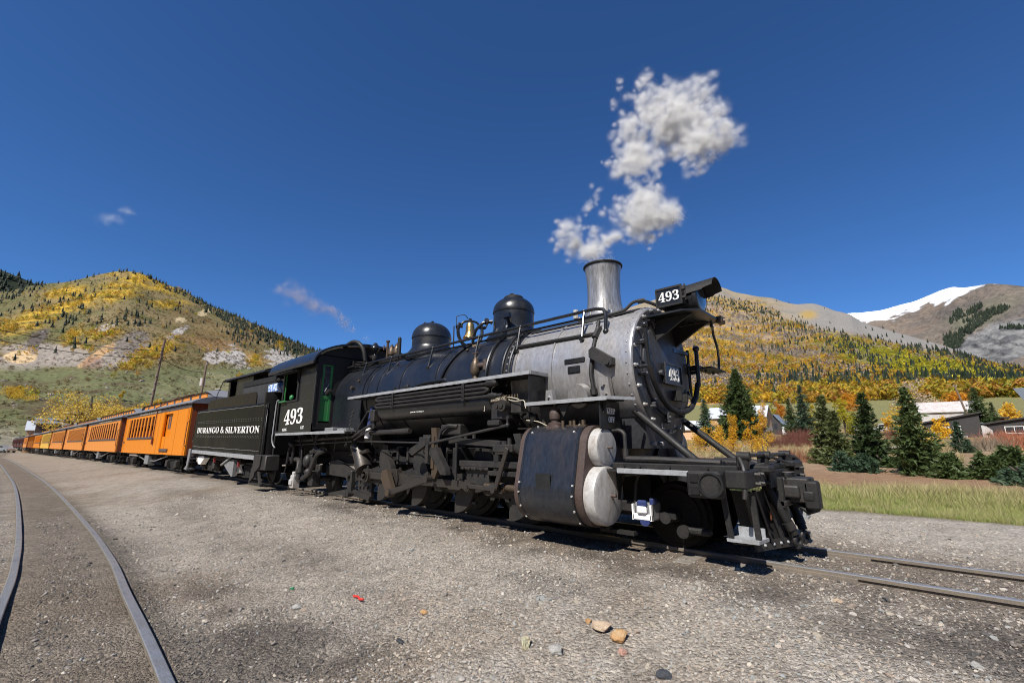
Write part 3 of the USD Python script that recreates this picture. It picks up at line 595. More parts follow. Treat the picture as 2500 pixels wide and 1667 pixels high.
for k, i in enumerate(near):
    lab = 'small dark spruce rising from the gold aspens low on the right slope'
    if tree0 is None:
        tree0 = thing('slope_spruce', lab, 'spruce tree', 'spruces low on the right slope', P[i] - [0, 0, .5], 0, 7)
        obj('crown', con_p[0], 'spruce_far', tree0, False); obj('trunk', cyl((0, 0, -.05), (0, 0, .3), .018, .012, 6), 'bark', tree0)
    else:
        copy_of(tree0, 'slope_spruce', lab, P[i] - [0, 0, .5], rg.uniform(0, 360), rg.uniform(4.5, 8))
def d_asp_right(P, px, t):
    n = hill_noise(P, 40, 4, 35); n2 = hill_noise(P, 120, 3, 36); up = up_line(px)
    return (px[:, 1] > up + 4) * (px[:, 1] < 984 + 30 * (n - .5)) * np.clip(.18 + .9 * sstep(n, .4, .58), 0, 1) * (1 - .75 * ell(px, *Rc(850, 905, 260, 45, 3)))
P, px = scatter(hillR, 26000, d_asp_right, rg)
x = (px[:, 0] - 1650) * 2.7506; lim = np.clip(np.maximum.reduce([ell(px, *Rc(1500, 660, 500, 90, 16)), ell(px, *Rc(1950, 760, 600, 90, 10))]) * 1.3, 0, 1)
nn = hill_noise(P, 110, 4, 37); u = rg.uniform(0, 1, len(P)); kind = np.where(u < lim, 2, np.where(nn + (u - .5) * .25 > .53, 1, np.where(nn + (u - .5) * .25 < .44, 3, 0)))
mats = ['aspen_gold', 'aspen_mixed', 'aspen_lime', 'aspen_bare']
d = np.linalg.norm(P - CAM, axis=1); sz = 6.5 * rg.uniform(.6, 1.3, len(P)); P[:, 2] -= .08 * sz
stuff_points('aspen_wood', [asp_p[0], asp_p[1], asp_p[2], asp_p[3]], mats, P, rand_quat(rg, len(P)), np.stack([sz * 1.15, sz * 1.15, sz], 1), kind, 'yellow orange and lime aspen woods covering the right slope', 'aspens')
def d_con_snow(P, px, t):
    n = hill_noise(P, 160, 4, 38); d = 0
    for e in (Rc(1960, 430, 200, 26, -32), Rc(2080, 330, 160, 22, -18), Rc(1880, 340, 60, 26, -50), Rc(1990, 300, 80, 18, -30), Rc(1870, 520, 70, 40, -40), Rc(2280, 415, 120, 8, 0), Rc(1830, 480, 40, 30, 0)): d = np.maximum(d, ell(px, *e))
    return sstep(d + (n - .5) * .5, .25, .5) * .95
P, px = scatter(hillS, 26000, d_con_snow, rg)
forest('conifer_wood', 'dark conifer bands on the grey slope under the snowy peak', 'conifers', P, 26, con_p[:2], ['spruce_far'] * 2, rg)
# ------------------------------------------------------------------ steam locomotive (its centre line is y = 0, front towards +x)
def mir(m):
    m = m.copy(); m.vertices[:, 1] *= -1; m.invert(); return m
LOCO = thing('steam_locomotive', 'black steam locomotive with silver smokebox and smokestack, cab number 493', 'locomotive')
P_ = lambda name, mesh, mat, parent=LOCO, **k: obj(name, mesh, mat, parent, **k)
ZC, RS, XF, XJ = 2.19, .90, -2.69, -4.84
ring = lambda x, r, n, a0=0, a1=2 * np.pi, zc=ZC, end=False: [(x, r * math.cos(a), zc + r * math.sin(a)) for a in np.linspace(a0, a1, n, endpoint=end)]
AX = lambda prof, o=(0, 0, ZC), n=64: lathe(prof, o, (1, 0, 0), n)
# smokebox and its riveted front
sb = P_('smokebox', AX([(RS + .012, XJ), (RS + .012, XJ + .06), (RS, XJ + .07), (RS, XF - .05), (RS - .012, XF - .012), (RS - .03, XF)]), 'graphite')
P_('smokebox_seam', [AX([(RS + .004, x), (RS + .014, x + .004), (RS + .014, x + .03), (RS + .004, x + .034)]) for x in (-4.74, -4.0)], 'graphite', sb)
pts = ring(XF - .075, RS, 40); P_('rivets', [rivets([q], (0, q[1], q[2] - ZC), .017) for q in pts] + [rivets([q], (0, q[1], q[2] - ZC), .013) for x in (-4.72, -4.62) for q in ring(x, RS, 44)], 'graphite', sb, kind='stuff')
# dark greasy crown sheet along the smokebox top
P_('crown_sheet', lathe([(RS + .006, XJ + .08), (RS + .016, XJ + .09), (RS + .016, XF - .16), (RS + .006, XF - .15)], (0, 0, ZC), (1, 0, 0), 20, math.radians(58), math.radians(122)), 'black_matte', sb)
fr = P_('smokebox_front', AX([(RS - .03, XF), (RS - .05, XF + .012), (.70, XF + .012), (.69, XF + .02), (.0, XF + .02)]), 'graphite_dark')
for q in ring(XF + .01, .85, 20, .09): P_('bolt', [bolt(q, (1, 0, 0), .026, .03), cyl((q[0] + .03, q[1], q[2]), (q[0] + .055, q[1], q[2]), .013, n=6)], 'graphite', fr)
dr = P_('smokebox_door', AX([(.645, XF + .02), (.645, XF + .04), (.62, XF + .055), (.45, XF + .085), (.2, XF + .105), (0, XF + .11)]), 'graphite_dark')
for a in np.linspace(.2, 2 * np.pi + .2, 10, endpoint=False):
    y, z = math.cos(a), math.sin(a)
    P_('clamp', [beam((XF + .05, y * .60, ZC + z * .60), (XF + .05, y * .72, ZC + z * .72), .05, .05, .01), bolt((XF + .05, y * .67, ZC + z * .67), (1, 0, 0), .024, .05), cyl((XF + .02, y * .73, ZC + z * .73), (XF + .09, y * .73, ZC + z * .73), .02, n=8)], 'graphite_dark', dr)
P_('hinge', [beam((XF + .09, .15, ZC + z), (XF + .07, .72, ZC + z * 1.15), .03, .06, .01) for z in (.28, -.3)] + [cyl((XF + .07, .74, ZC - .4), (XF + .07, .74, ZC + .38), .022, n=8)], 'black_paint', dr)
P_('bracket', [box(XF + .1, XF + .15, .0, .26, ZC - .44, ZC - .40), box(XF + .1, XF + .22, .02, .05, ZC - .44, ZC - .30), box(XF + .1, XF + .22, .21, .24, ZC - .44, ZC - .34)], 'black_matte', dr)
npz = P_('number_plate', [box(-2.585, -2.54, -.29, .24, 1.955, 2.245, .012)], 'black_paint', dr)
P_('plate_rim', [box(-2.54, -2.525, -.29, .24, 2.222, 2.245), box(-2.54, -2.525, -.29, .24, 1.955, 1.978), box(-2.54, -2.525, -.29, -.267, 1.978, 2.222), box(-2.54, -2.525, .217, .24, 1.978, 2.222), cyl((-2.62, -.31, 2.1), (-2.55, -.31, 2.1), .04, n=10)], 'graphite_dark', npz)
P_('number', text_on('493', .17, (-2.54, -.17, 2.015), (0, 1, 0), (0, 0, 1), .006, True, width=.33), 'letter_white', npz)
# grab irons and the drooping lamp cable on the front
P_('grab_iron', [cyl((-2.5, -.80, 2.12), (-2.5, -.86, 2.62), .026, n=10), ball((-2.5, -.865, 2.64), .042), cyl((-2.66, -.80, 2.13), (-2.5, -.80, 2.13), .024, n=8), cyl((-2.66, -.83, 2.42), (-2.5, -.835, 2.42), .016, n=8)], 'black_paint')
P_('grab_iron', [cyl((-2.5, .76, 2.02), (-2.5, .77, 2.56), .03, n=10), ball((-2.5, .77, 2.58), .05), cyl((-2.66, .76, 2.22), (-2.5, .76, 2.22), .024, n=8)], 'black_paint')
P_('air_hose_loop', tube([(-2.5, -.80, 2.12), (-2.5, -.74, 1.98), (-2.5, -.55, 1.75), (-2.5, -.33, 1.63), (-2.5, -.1, 1.59), (-2.5, .2, 1.60), (-2.5, .45, 1.70), (-2.5, .62, 1.86), (-2.5, .72, 2.05)], .036, 10, .15), 'black_matte')
P_('lamp_cable', tube([(-2.12, .40, 2.80), (-2.2, .7, 2.86), (-2.42, 1.35, 3.0), (-2.5, 1.6, 2.94), (-2.5, 1.75, 2.75), (-2.5, 1.74, 2.5), (-2.5, 1.68, 2.36), (-2.5, 1.62, 2.31)], .02, 8, .2), 'black_matte')
st = P_('class_lamp_step', [box(-2.62, -2.36, .95, 1.58, 2.30, 2.325), box(-2.66, -2.5, .80, .98, 2.26, 2.34)], 'black_matte')
P_('bolt', [bolt((-2.5, y, 2.30), (0, 0, -1), .02, .035) for y in (1.1, 1.42)], 'black_matte', st)
# smokestack
sk = P_('smokestack', lathe([(.46, 2.98), (.39, 3.06), (.34, 3.10), (.31, 3.16), (.288, 3.24), (.27, 3.32), (.258, 3.5), (.262, 3.7), (.276, 3.86), (.293, 3.94), (.29, 3.975), (.25, 3.975), (.24, 3.4), (.24, 3.0)], (-3.58, 0, 0), n=48), 'stack_silver')
P_('stack_rim', lathe([(.288, 3.945), (.308, 3.952), (.315, 3.968), (.308, 3.985), (.26, 3.985)], (-3.58, 0, 0), n=48), 'soot', sk)
P_('base_flange', lathe([(.52, 2.94), (.46, 3.02), (.42, 3.075), (.40, 3.085), (.36, 3.085)], (-3.58, 0, 0), n=40), 'black_matte', sk)
for a in np.linspace(0, 2 * np.pi, 8, endpoint=False): P_('bolt', [bolt((-3.58 + .41 * math.cos(a), .41 * math.sin(a), 3.08), (0, 0, 1), .022, .05)], 'stack_silver', sk)
P_('ejector_nut', [cyl((-3.35, -.36, 3.1), (-3.35, -.36, 3.26), .045, n=8), cyl((-3.35, -.36, 3.26), (-3.35, -.36, 3.3), .03, n=8), cyl((-3.9, -.34, 3.1), (-3.9, -.34, 3.24), .04, n=8)], 'head_white', sk)
# headlight, number boards, platform
pf = P_('headlight_platform', [poly_z([(-2.66, -.50), (-2.16, -.50), (-1.98, -.36), (-1.98, .36), (-2.16, .50), (-2.66, .50)], 2.835, 2.86)], 'black_paint')
for y in (-.3, .3): P_('bracket', poly_y([(-2.68, 2.83), (-2.1, 2.83), (-2.25, 2.76), (-2.68, 2.5)], y - .02, y + .02), 'black_matte', pf)
for y in (-.42, .42): P_('strut', beam((-2.68, y, 2.80), (-2.66, y * .75, 2.55), .10, .03), 'black_matte', pf)
P_('plug', [box(-2.02, -1.94, .30, .46, 2.80, 2.90, .01), cyl((-2.05, .36, 2.86), (-1.93, .40, 2.84), .03, n=8)], 'bronze_dull', pf)
hl = P_('headlight', [lathe([(0, -2.58), (.13, -2.57), (.175, -2.52), (.185, -2.42), (.185, -2.14), (.20, -2.13), (.20, -2.08), (.175, -2.07)], (0, 0, 3.10), (1, 0, 0), 32), box(-2.5, -2.2, -.14, .14, 2.86, 2.96, .01)], 'black_paint')
P_('lens', lathe([(.178, -2.075), (.12, -2.06), (0, -2.053)], (0, 0, 3.10), (1, 0, 0), 28), 'lens_glass', hl)
vis = lathe([(.20, -2.34), (.205, -1.86), (.212, -1.86), (.212, -2.34)], (0, 0, 3.10), (1, 0, 0), 28, math.radians(8), math.radians(172))
vv = vis.vertices; t_ = np.clip((vv[:, 0] + 2.15) / .29, 0, 1); vv[:, 2] += t_ * .03; cut = vv[:, 2] < 3.2; vv[:, 0] = np.where(cut & (vv[:, 0] > -2.0), -2.06 + (vv[:, 2] - 3.12) * 1.6, vv[:, 0])
P_('visor', vis, 'black_matte', hl, smooth=30)
for s in (-1, 1):
    y0 = s * .335
    nb = P_('number_board', [box(-2.565, -2.20, min(y0, s * .2), max(y0, s * .2), 2.985, 3.245, .008)], 'black_paint', hl)
    P_('board_rim', [box(-2.565, -2.20, y0 - .012, y0 + .012, 3.222, 3.25), box(-2.565, -2.20, y0 - .012, y0 + .012, 2.98, 3.005), box(-2.567, -2.545, y0 - .012, y0 + .012, 3.0, 3.225), box(-2.222, -2.198, y0 - .012, y0 + .012, 3.0, 3.225)], 'black_matte', nb)
    P_('number', text_on('493', .13, (-2.525 if s < 0 else -2.235, s * .337, 3.052), (-s, 0, 0), (0, 0, 1), .005, True, width=.285), 'letter_white', nb)
    P_('latch', [box(-2.2, -2.15, y0 - .02 * s, y0 + .03 * s, 3.16, 3.22, .008), box(-2.2, -2.15, y0 - .02 * s, y0 + .03 * s, 3.04, 3.08, .008), cyl((-2.16, y0, 3.02), (-2.16, y0, 3.24), .012, n=6)], 'grey_iron', nb)
P_('lamp_conduit', [tube([(-3.2, -.55, 2.97), (-2.95, -.5, 3.0), (-2.86, -.45, 3.12), (-2.74, -.38, 3.13), (-2.6, -.28, 3.06), (-2.5, -.15, 2.98)], .024, 8, .08), cyl((-2.8, -.41, 3.12), (-2.72, -.36, 3.13), .036, n=8)], 'black_matte')
# boiler jacket with bands, firebox
RB = .925
bl = P_('boiler', [AX([(RB, XJ), (RB, -6.6), (RB + .035, -9.35), (RB + .035, -10.65)])], 'black_jacket')
for x in (XJ, -5.0, -6.75, -7.9, -8.75, -9.15): P_('jacket_band', AX([(RB + .004 + max(0, (-6.6 - x)) * .0127, x - .03), (RB + .014 + max(0, (-6.6 - x)) * .0127, x - .026), (RB + .014 + max(0, (-6.6 - x)) * .0127, x + .026), (RB + .004 + max(0, (-6.6 - x)) * .0127, x + .03)]), 'black_paint', bl)
P_('joint_flange', [AX([(RS + .0, -4.92), (RS + .045, -4.91), (RS + .045, -4.87), (RS, -4.86)]), AX([(RS + .0, -4.82), (RS + .04, -4.81), (RS + .04, -4.79), (RS, -4.78)])], 'black_matte', bl)
P_('flange_rivets', [rivets([q], (0, q[1], q[2] - ZC), .02) for q in ring(-4.85, RB + .012, 52)], 'graphite', bl, kind='stuff')
fb = np.array([(.96 * math.cos(a), ZC + .96 * math.sin(a)) for a in np.linspace(0, np.pi, 40)]); fbp = [(.98, 1.44)] + [(q[0] * 1.02, q[1] + .01) for q in fb] + [(-.98, 1.44)]
P_('firebox', [poly_x(fbp, -10.65, -9.3)], 'black_jacket')
P_('washout_plug', [cyl((x, y, z), (x, y * 1.03, z + .015), .03, n=10) for x, y, z in ((-6.1, -.66, 2.86), (-8.35, -.69, 2.87), (-9.6, -.9, 2.6))] + [cyl((-9.75, -.97, 2.45), (-9.75, -1.02, 2.46), .04, n=8)], 'bronze_dull')
# domes
def dome(name, x, R, zb, zl, zt, fl):
    d = P_(name, lathe([(R * fl, zb - .16), (R * fl, zb - .02), (R * (fl * .55 + .45), zb + .05), (R * 1.03, zb + .13), (R, zb + .19), (R, zl)], (x, 0, 0), n=48), 'black_paint')
    cap = [(R * 1.02, zl - .02), (R * 1.035, zl - .01), (R * 1.03, zl + .02)] + [(R * 1.025 * math.cos(a) ** .85, zl + .02 + (zt - zl - .02) * math.sin(a)) for a in np.linspace(.12, 1.42, 9)] + [(0, zt + .004)]
    P_('dome_cap', lathe(cap, (x, 0, 0), n=48), 'black_paint', d); return d
d1 = dome('sand_dome', -5.56, .385, 3.1, 3.60, 3.90, 1.35)
P_('lid', lathe([(.19, 3.84), (.19, 3.905), (.17, 3.925), (0, 3.935)], (-5.56, 0, 0), n=28), 'black_matte', d1)
P_('handle', tube([(-5.66, -.03, 3.94), (-5.64, -.03, 3.99), (-5.54, -.03, 3.99), (-5.52, -.03, 3.94)], .011, 6, .02), 'black_matte', d1)
d2 = dome('steam_dome', -8.12, .435, 3.14, 3.52, 3.88, 1.3)
P_('handle', tube([(-8.38, -.1, 3.72), (-8.40, -.1, 3.86), (-8.24, -.1, 3.92), (-8.24, -.1, 3.84)], .016, 6, .03), 'black_matte', d2)
P_('vent', [cyl((-8.12, 0, 3.88), (-8.12, 0, 3.94), .02, n=8), box(-8.16, -8.08, -.02, .02, 3.91, 3.925)], 'black_matte', d2)
# bell
bc = P_('bell_cradle', [tube([(-6.8 + .14 * math.cos(a), .21 * math.cos(a), 3.47 + .33 * math.sin(a)) for a in np.linspace(math.radians(150), math.radians(390), 24)], .035, 8), box(-7.0, -6.6, -.09, .09, 3.09, 3.16, .01), box(-6.86, -6.74, -.06, .06, 3.12, 3.18)], 'black_paint')
be = P_('bell', lathe([(.0, 3.66), (.05, 3.655), (.08, 3.62), (.088, 3.55), (.096, 3.45), (.115, 3.38), (.145, 3.345), (.152, 3.32), (.135, 3.325), (.09, 3.42), (0, 3.5)], (-6.8, 0, 0), n=32), 'brass')
P_('yoke', [tube([(-6.91, -.16, 3.56), (-6.89, -.13, 3.66), (-6.8, 0, 3.70), (-6.71, .13, 3.66), (-6.69, .16, 3.56)], .024, 8, .08), cyl((-6.8, 0, 3.64), (-6.8, 0, 3.74), .03, n=8), cyl((-6.97, -.25, 3.56), (-6.89, -.13, 3.56), .03, n=8), cyl((-6.71, .13, 3.56), (-6.62, .26, 3.56), .035, n=8)], 'black_paint', be)
P_('bell_crank', [tube([(-6.62, .26, 3.54), (-6.57, .3, 3.68), (-6.5, .34, 3.64)], .018, 6), tube([(-6.96, -.24, 3.5), (-6.96, -.25, 3.78), (-6.86, -.1, 3.82), (-6.84, -.02, 3.74)], .008, 6, .04), cyl((-6.99, -.28, 3.06), (-6.99, -.28, 3.56), .014, n=6)], 'black_matte', be)
# turret, whistle and safety valves in front of the cab
tu = P_('turret', [cyl((-10.3, 0, 3.22), (-9.2, 0, 3.22), .10, n=16), box(-9.75, -9.25, -.16, .16, 3.14, 3.3, .02)], 'soot')
P_('whistle', [cyl((-9.36, -.05, 3.28), (-9.36, -.05, 3.72), .045, n=12), ball((-9.36, -.05, 3.72), .045, 1), cyl((-9.5, -.02, 3.28), (-9.5, -.02, 3.5), .05, n=10)], 'black_matte', tu)
for x in (-9.78, -9.54): P_('safety_valve', lathe([(.07, 3.26), (.07, 3.36), (.095, 3.38), (.095, 3.46), (.075, 3.52), (.06, 3.56), (.06, 3.6), (.02, 3.62), (.02, 3.65), (0, 3.65)], (x, 0, 0), n=14), 'bronze_dull', tu)
P_('valve_pipe', [cyl((-9.98, 0, 3.26), (-9.98, 0, 3.76), .034, n=8), box(-10.14, -9.98, -.015, .015, 3.6, 3.63), cyl((-10.16, 0, 3.56), (-10.16, 0, 3.68), .02, n=6), cyl((-9.98, 0, 3.74), (-9.98, 0, 3.78), .05, n=8)], 'bronze_dull', tu)
P_('generator', lathe([(.05, 3.3), (.05, 3.42), (.035, 3.46), (.09, 3.54), (.13, 3.6), (.13, 3.64), (.09, 3.70), (.05, 3.73), (.05, 3.76), (0, 3.77)], (-10.42, -.1, 0), n=18), 'black_paint', tu)
P_('valve_body', [ball((-10.32, -.2, 3.30), .12, 2, (1.2, .8, 1)), cyl((-10.32, -.36, 3.3), (-10.32, -.2, 3.3), .09, n=14)] + [tube([(-10.9, y, z), (-10.5, y, z), (-10.2, y + .1, z - .06), (-9.9, y + .15, z - .04)], .02, 6, .1) for y, z in ((-.55, 3.16), (-.5, 3.22), (-.62, 3.1))] + [box(-10.6, -10.55, -.6, -.5, 3.04, 3.24), cyl((-10.4, -.66, 3.02), (-10.3, -.3, 3.2), .035, n=8)], 'soot', tu)
P_('steam_pipe', [tube([(-10.15, -.5, 3.2), (-10.18, -.55, 3.5), (-10.35, -.62, 3.70), (-10.62, -.66, 3.74), (-10.83, -.72, 3.62), (-10.83, -.84, 3.2), (-10.83, -.98, 2.7), (-10.83, -1.08, 2.3)], .05, 12, .16), tube([(-10.83, -1.08, 2.35), (-10.85, -1.12, 1.9), (-10.95, -1.15, 1.52), (-11.0, -1.15, 1.3)], .06, 10, .1), ball((-10.83, -1.06, 2.42), .11, 2), cyl((-10.83, -1.18, 2.3), (-10.6, -1.1, 2.46), .05, n=8), cyl((-10.9, -1.1, 2.2), (-10.72, -1.1, 2.2), .07, n=8)], 'black_matte')
# handrails and pipes along the boiler top
for s in (-1, 1):
    ts = [tube([(-10.62, s * .70, 3.055), (-3.3, s * .70, 3.055), (-3.18, s * .70, 3.03), (-3.12, s * .74, 2.93), (-3.12, s * .76, 2.70)], .026, 8, .06), ball((-3.12, s * .76, 2.68), .042)]
    hr = P_('handrail', ts, 'black_paint')
    P_('conduit', tube([(-10.6, s * .66, 2.985), (-3.2, s * .62, 2.975)], .02, 8), 'black_paint', hr)
    for x in (-9.7, -8.6, -7.1, -5.75, -4.75, -3.5):
        ry = s * .82; rz = ZC + math.sqrt(max(.93 ** 2 - .82 ** 2, 0)) + .0
        P_('stanchion', [cyl((x, s * .70, 3.07), (x + .02, ry, rz), .02, n=8), ball((x, s * .70, 3.055), .034, 1), cyl((x + .02, ry * .985, rz + .0), (x + .02, ry * 1.03, rz - .01), .035, n=10)], 'black_paint', hr)
def wrap(x0, a0, x1, a1, r, n=14, R=None):
    R = R or RB + .03; return tube([(x0 + (x1 - x0) * t, -R * math.cos(a0 + (a1 - a0) * t), ZC + R * math.sin(a0 + (a1 - a0) * t)) for t in np.linspace(0, 1, n)], r, 8)
D = math.radians
P_('sand_pipe', [tube([(-5.84, -.28, 3.44), (-5.98, -.40, 3.42), (-6.1, -.48, 3.28), (-6.2, -.46, 3.06)], .03, 8, .05), wrap(-6.22, D(60), -6.55, D(3), .03), cyl((-5.98, -.32, 3.43), (-5.88, -.40, 3.45), .045, n=8)], 'black_paint')
P_('sand_pipe', [tube([(-5.4, -.32, 3.44), (-5.34, -.44, 3.40), (-5.33, -.5, 3.2), (-5.33, -.48, 3.02)], .028, 8, .05), wrap(-5.33, D(60), -5.3, D(3), .028), box(-5.36, -5.22, -.5, -.42, 3.36, 3.46, .01)], 'black_paint')
P_('jacket_pipe', [wrap(-4.93, D(64), -4.93, D(-5), .022), wrap(-4.78, D(64), -4.78, D(-5), .026, R=RS + .05)], 'black_paint')
P_('smokebox_pipe', [tube([(-4.8, -.78, 2.70), (-3.3, -.78, 2.67)], .028, 8), tube([(-3.25, -.72, 2.86), (-3.25, -.80, 2.65), (-3.26, -.90, 2.4), (-3.27, -.95, 2.1), (-3.22, -.95, 1.76)], .028, 8, .06), cyl((-3.24, -.73, 2.76), (-3.26, -.84, 2.6), .042, n=8), cyl((-3.26, -.9, 2.42), (-3.26, -.92, 2.34), .04, n=8), cyl((-3.23, -.96, 1.88), (-3.22, -.96, 1.8), .05, n=8)], 'black_matte')
cv = P_('check_valve', lathe([(.05, 2.2), (.06, 2.24), (.045, 2.29), (.075, 2.33), (.09, 2.38), (.085, 2.5), (.055, 2.56), (.04, 2.6), (.018, 2.62), (.018, 2.7), (0, 2.7)], (-5.58, -.93, 0), n=14), 'bronze_dull')
P_('handwheel', [box(-5.66, -5.5, -.945, -.915, 2.69, 2.705), cyl((-5.58, -.93, 2.47), (-5.38, -.90, 2.47), .045, n=10), cyl((-5.36, -.90, 2.38), (-5.36, -.90, 2.56), .05, n=8)], 'rust_red', cv)
P_('sand_trap', [tube([(-8.3, -.95, 2.22), (-7.4, -1.0, 2.24), (-6.9, -1.0, 2.30), (-6.3, -1.0, 2.30), (-6.15, -1.0, 2.2)], .035, 8, .08), box(-7.62, -7.42, -1.05, -.95, 2.2, 2.31, .02), cyl((-8.1, -.96, 2.2), (-7.95, -.96, 2.26), .05, n=8)], 'black_paint')
# builder's plates
rr_ = RS + .005
for (x0, x1, z0, z1, lines) in ((-3.74, -3.39, 2.265, 2.345, ('THE BALDWIN LOCOMOTIVE WORKS', 'PHILADELPHIA USA')), (-3.68, -3.47, 2.13, 2.235, ('REBUILT BY', 'D&RGW', 'BURNHAM SHOPS'))):
    zm = (z0 + z1) / 2; ym = -math.sqrt(RS ** 2 - (zm - ZC) ** 2)
    bp = P_('builders_plate', box(x0, x1, ym - .014, ym + .02, z0, z1, .01), 'black_paint', sb)
    P_('raised_letters', [text_on(t, .014 if len(t) > 8 else .02, (x0 + .02, ym - .015, z1 - .03 - i * .03), (1, 0, 0), (0, 0, 1), .003, True, width=(x1 - x0 - .05) * (1 if len(t) > 8 else .6)) for i, t in enumerate(lines)], 'grey_iron', bp)
P_('step_bracket', [poly_y([(-3.26, 2.40), (-3.20, 2.44), (-2.92, 2.26), (-2.92, 2.17), (-3.0, 2.14), (-3.26, 2.30)], -1.0, -.88), cyl((-2.98, -1.02, 2.2), (-2.98, -.86, 2.2), .035, n=6)], 'grey_iron', sb)
P_('clamp_block', [poly_y([(-3.12, 1.74), (-2.96, 1.74), (-3.0, 2.02), (-3.14, 2.02)], -.98, -.90), bolt((-3.07, -.98, 1.92), (0, -1, 0), .03, .04), bolt((-3.04, -.98, 1.8), (0, -1, 0), .03, .04), poly_y([(-4.02, 1.70), (-3.86, 1.70), (-3.9, 1.92), (-4.0, 1.92)], -1.0, -.93), bolt((-3.95, -1.0, 1.82), (0, -1, 0), .02, .03), cyl((-3.48, -.86, 1.82), (-3.48, -.97, 1.80), .17, .16, 24)], 'graphite', sb)
# running boards
for s in (-1, 1):
    Y = lambda a, b: (min(s * a, s * b), max(s * a, s * b))
    y0, y1 = Y(.86, 1.29); e0, e1 = Y(1.29, 1.305)
    rb = P_('running_board', [box(-9.3, -4.05, y0, y1, 2.135, 2.165)], 'black_matte')
    P_('board_edge', [box(-9.3, -4.045, e0, e1, 2.13, 2.18), box(-4.05, -4.035, *Y(.84, 1.29), 2.13, 2.18)], 'edge_white', rb)
    P_('step_panel', [box(-4.10, -4.085, *Y(.9, 1.27), 1.72, 2.12)], 'black_paint', rb)
    lb = P_('front_running_board', [box(-4.16, -2.86, *Y(.84, 1.27), 1.70, 1.725)], 'black_matte')
    P_('board_edge', [box(-4.16, -2.845, *Y(1.27, 1.285), 1.69, 1.738), poly_z([(-2.86, s * 1.27), (-2.845, s * 1.285), (-2.66, s * .92), (-2.68, s * .91)], 1.70, 1.738)], 'edge_white', lb)
    P_('gusset', [poly_y([(-3.64, 1.68), (-3.46, 1.68), (-3.55, 1.52)], *Y(1.18, 1.2)), poly_y([(-3.06, 1.68), (-2.9, 1.68), (-2.98, 1.5)], *Y(1.16, 1.18))], 'grey_iron', lb)
    kp = P_('warning_panel', box(-2.985, -2.965, *Y(.78, 1.24), 1.35, 1.695), 'black_paint', lb)
    if s < 0: P_('lettering', [text_on('KEEP', .072, (-2.964, -1.10, 1.54), (0, 1, 0), (0, 0, 1), .004, True, width=.20), text_on('OFF', .072, (-2.964, -1.065, 1.435), (0, 1, 0), (0, 0, 1), .004, True, width=.14)], 'letter_white', kp)
# saddle and front apron
P_('saddle', [poly_x([(-.86, 1.75), (-.7, 1.2), (-.62, .75), (.62, .75), (.7, 1.2), (.86, 1.75)], -4.25, -3.15), poly_x([(-.62, 1.62), (-.56, 1.32), (-.50, 1.12), (.50, 1.12), (.56, 1.32), (.62, 1.62)], -3.15, -2.72)], 'graphite_dark')
P_('saddle_bolts', [bolt((-2.72, y, z), (1, 0, 0), .03, .045) for y in (-.42, -.2, .2, .42) for z in (1.18, 1.42)], 'graphite', None or LOCO)
# braces from smokebox to deck
for s in (-1, 1): P_('brace_tube', [tube([(-2.92, s * .62, 1.72), (-2.86, s * .63, 1.62), (-1.98, s * .66, .90)], .045, 12, .05), ball((-1.97, s * .66, .90), .07, 1, (1.3, 1, .6))], 'black_matte')
P_('brake_pipe', [tube([(-3.0, -.98, 1.34), (-2.86, -.98, 1.34), (-2.80, -.98, 1.30), (-2.80, -.98, 1.06), (-2.80, -.98, .98)], .024, 8, .04), tube([(-2.78, -.98, 1.0), (-2.4, -.98, 1.0), (-1.7, -.98, .98)], .036, 8), cyl((-2.80, -.98, 1.0), (-2.80, -.98, 1.12), .036, n=8)], 'grey_iron')
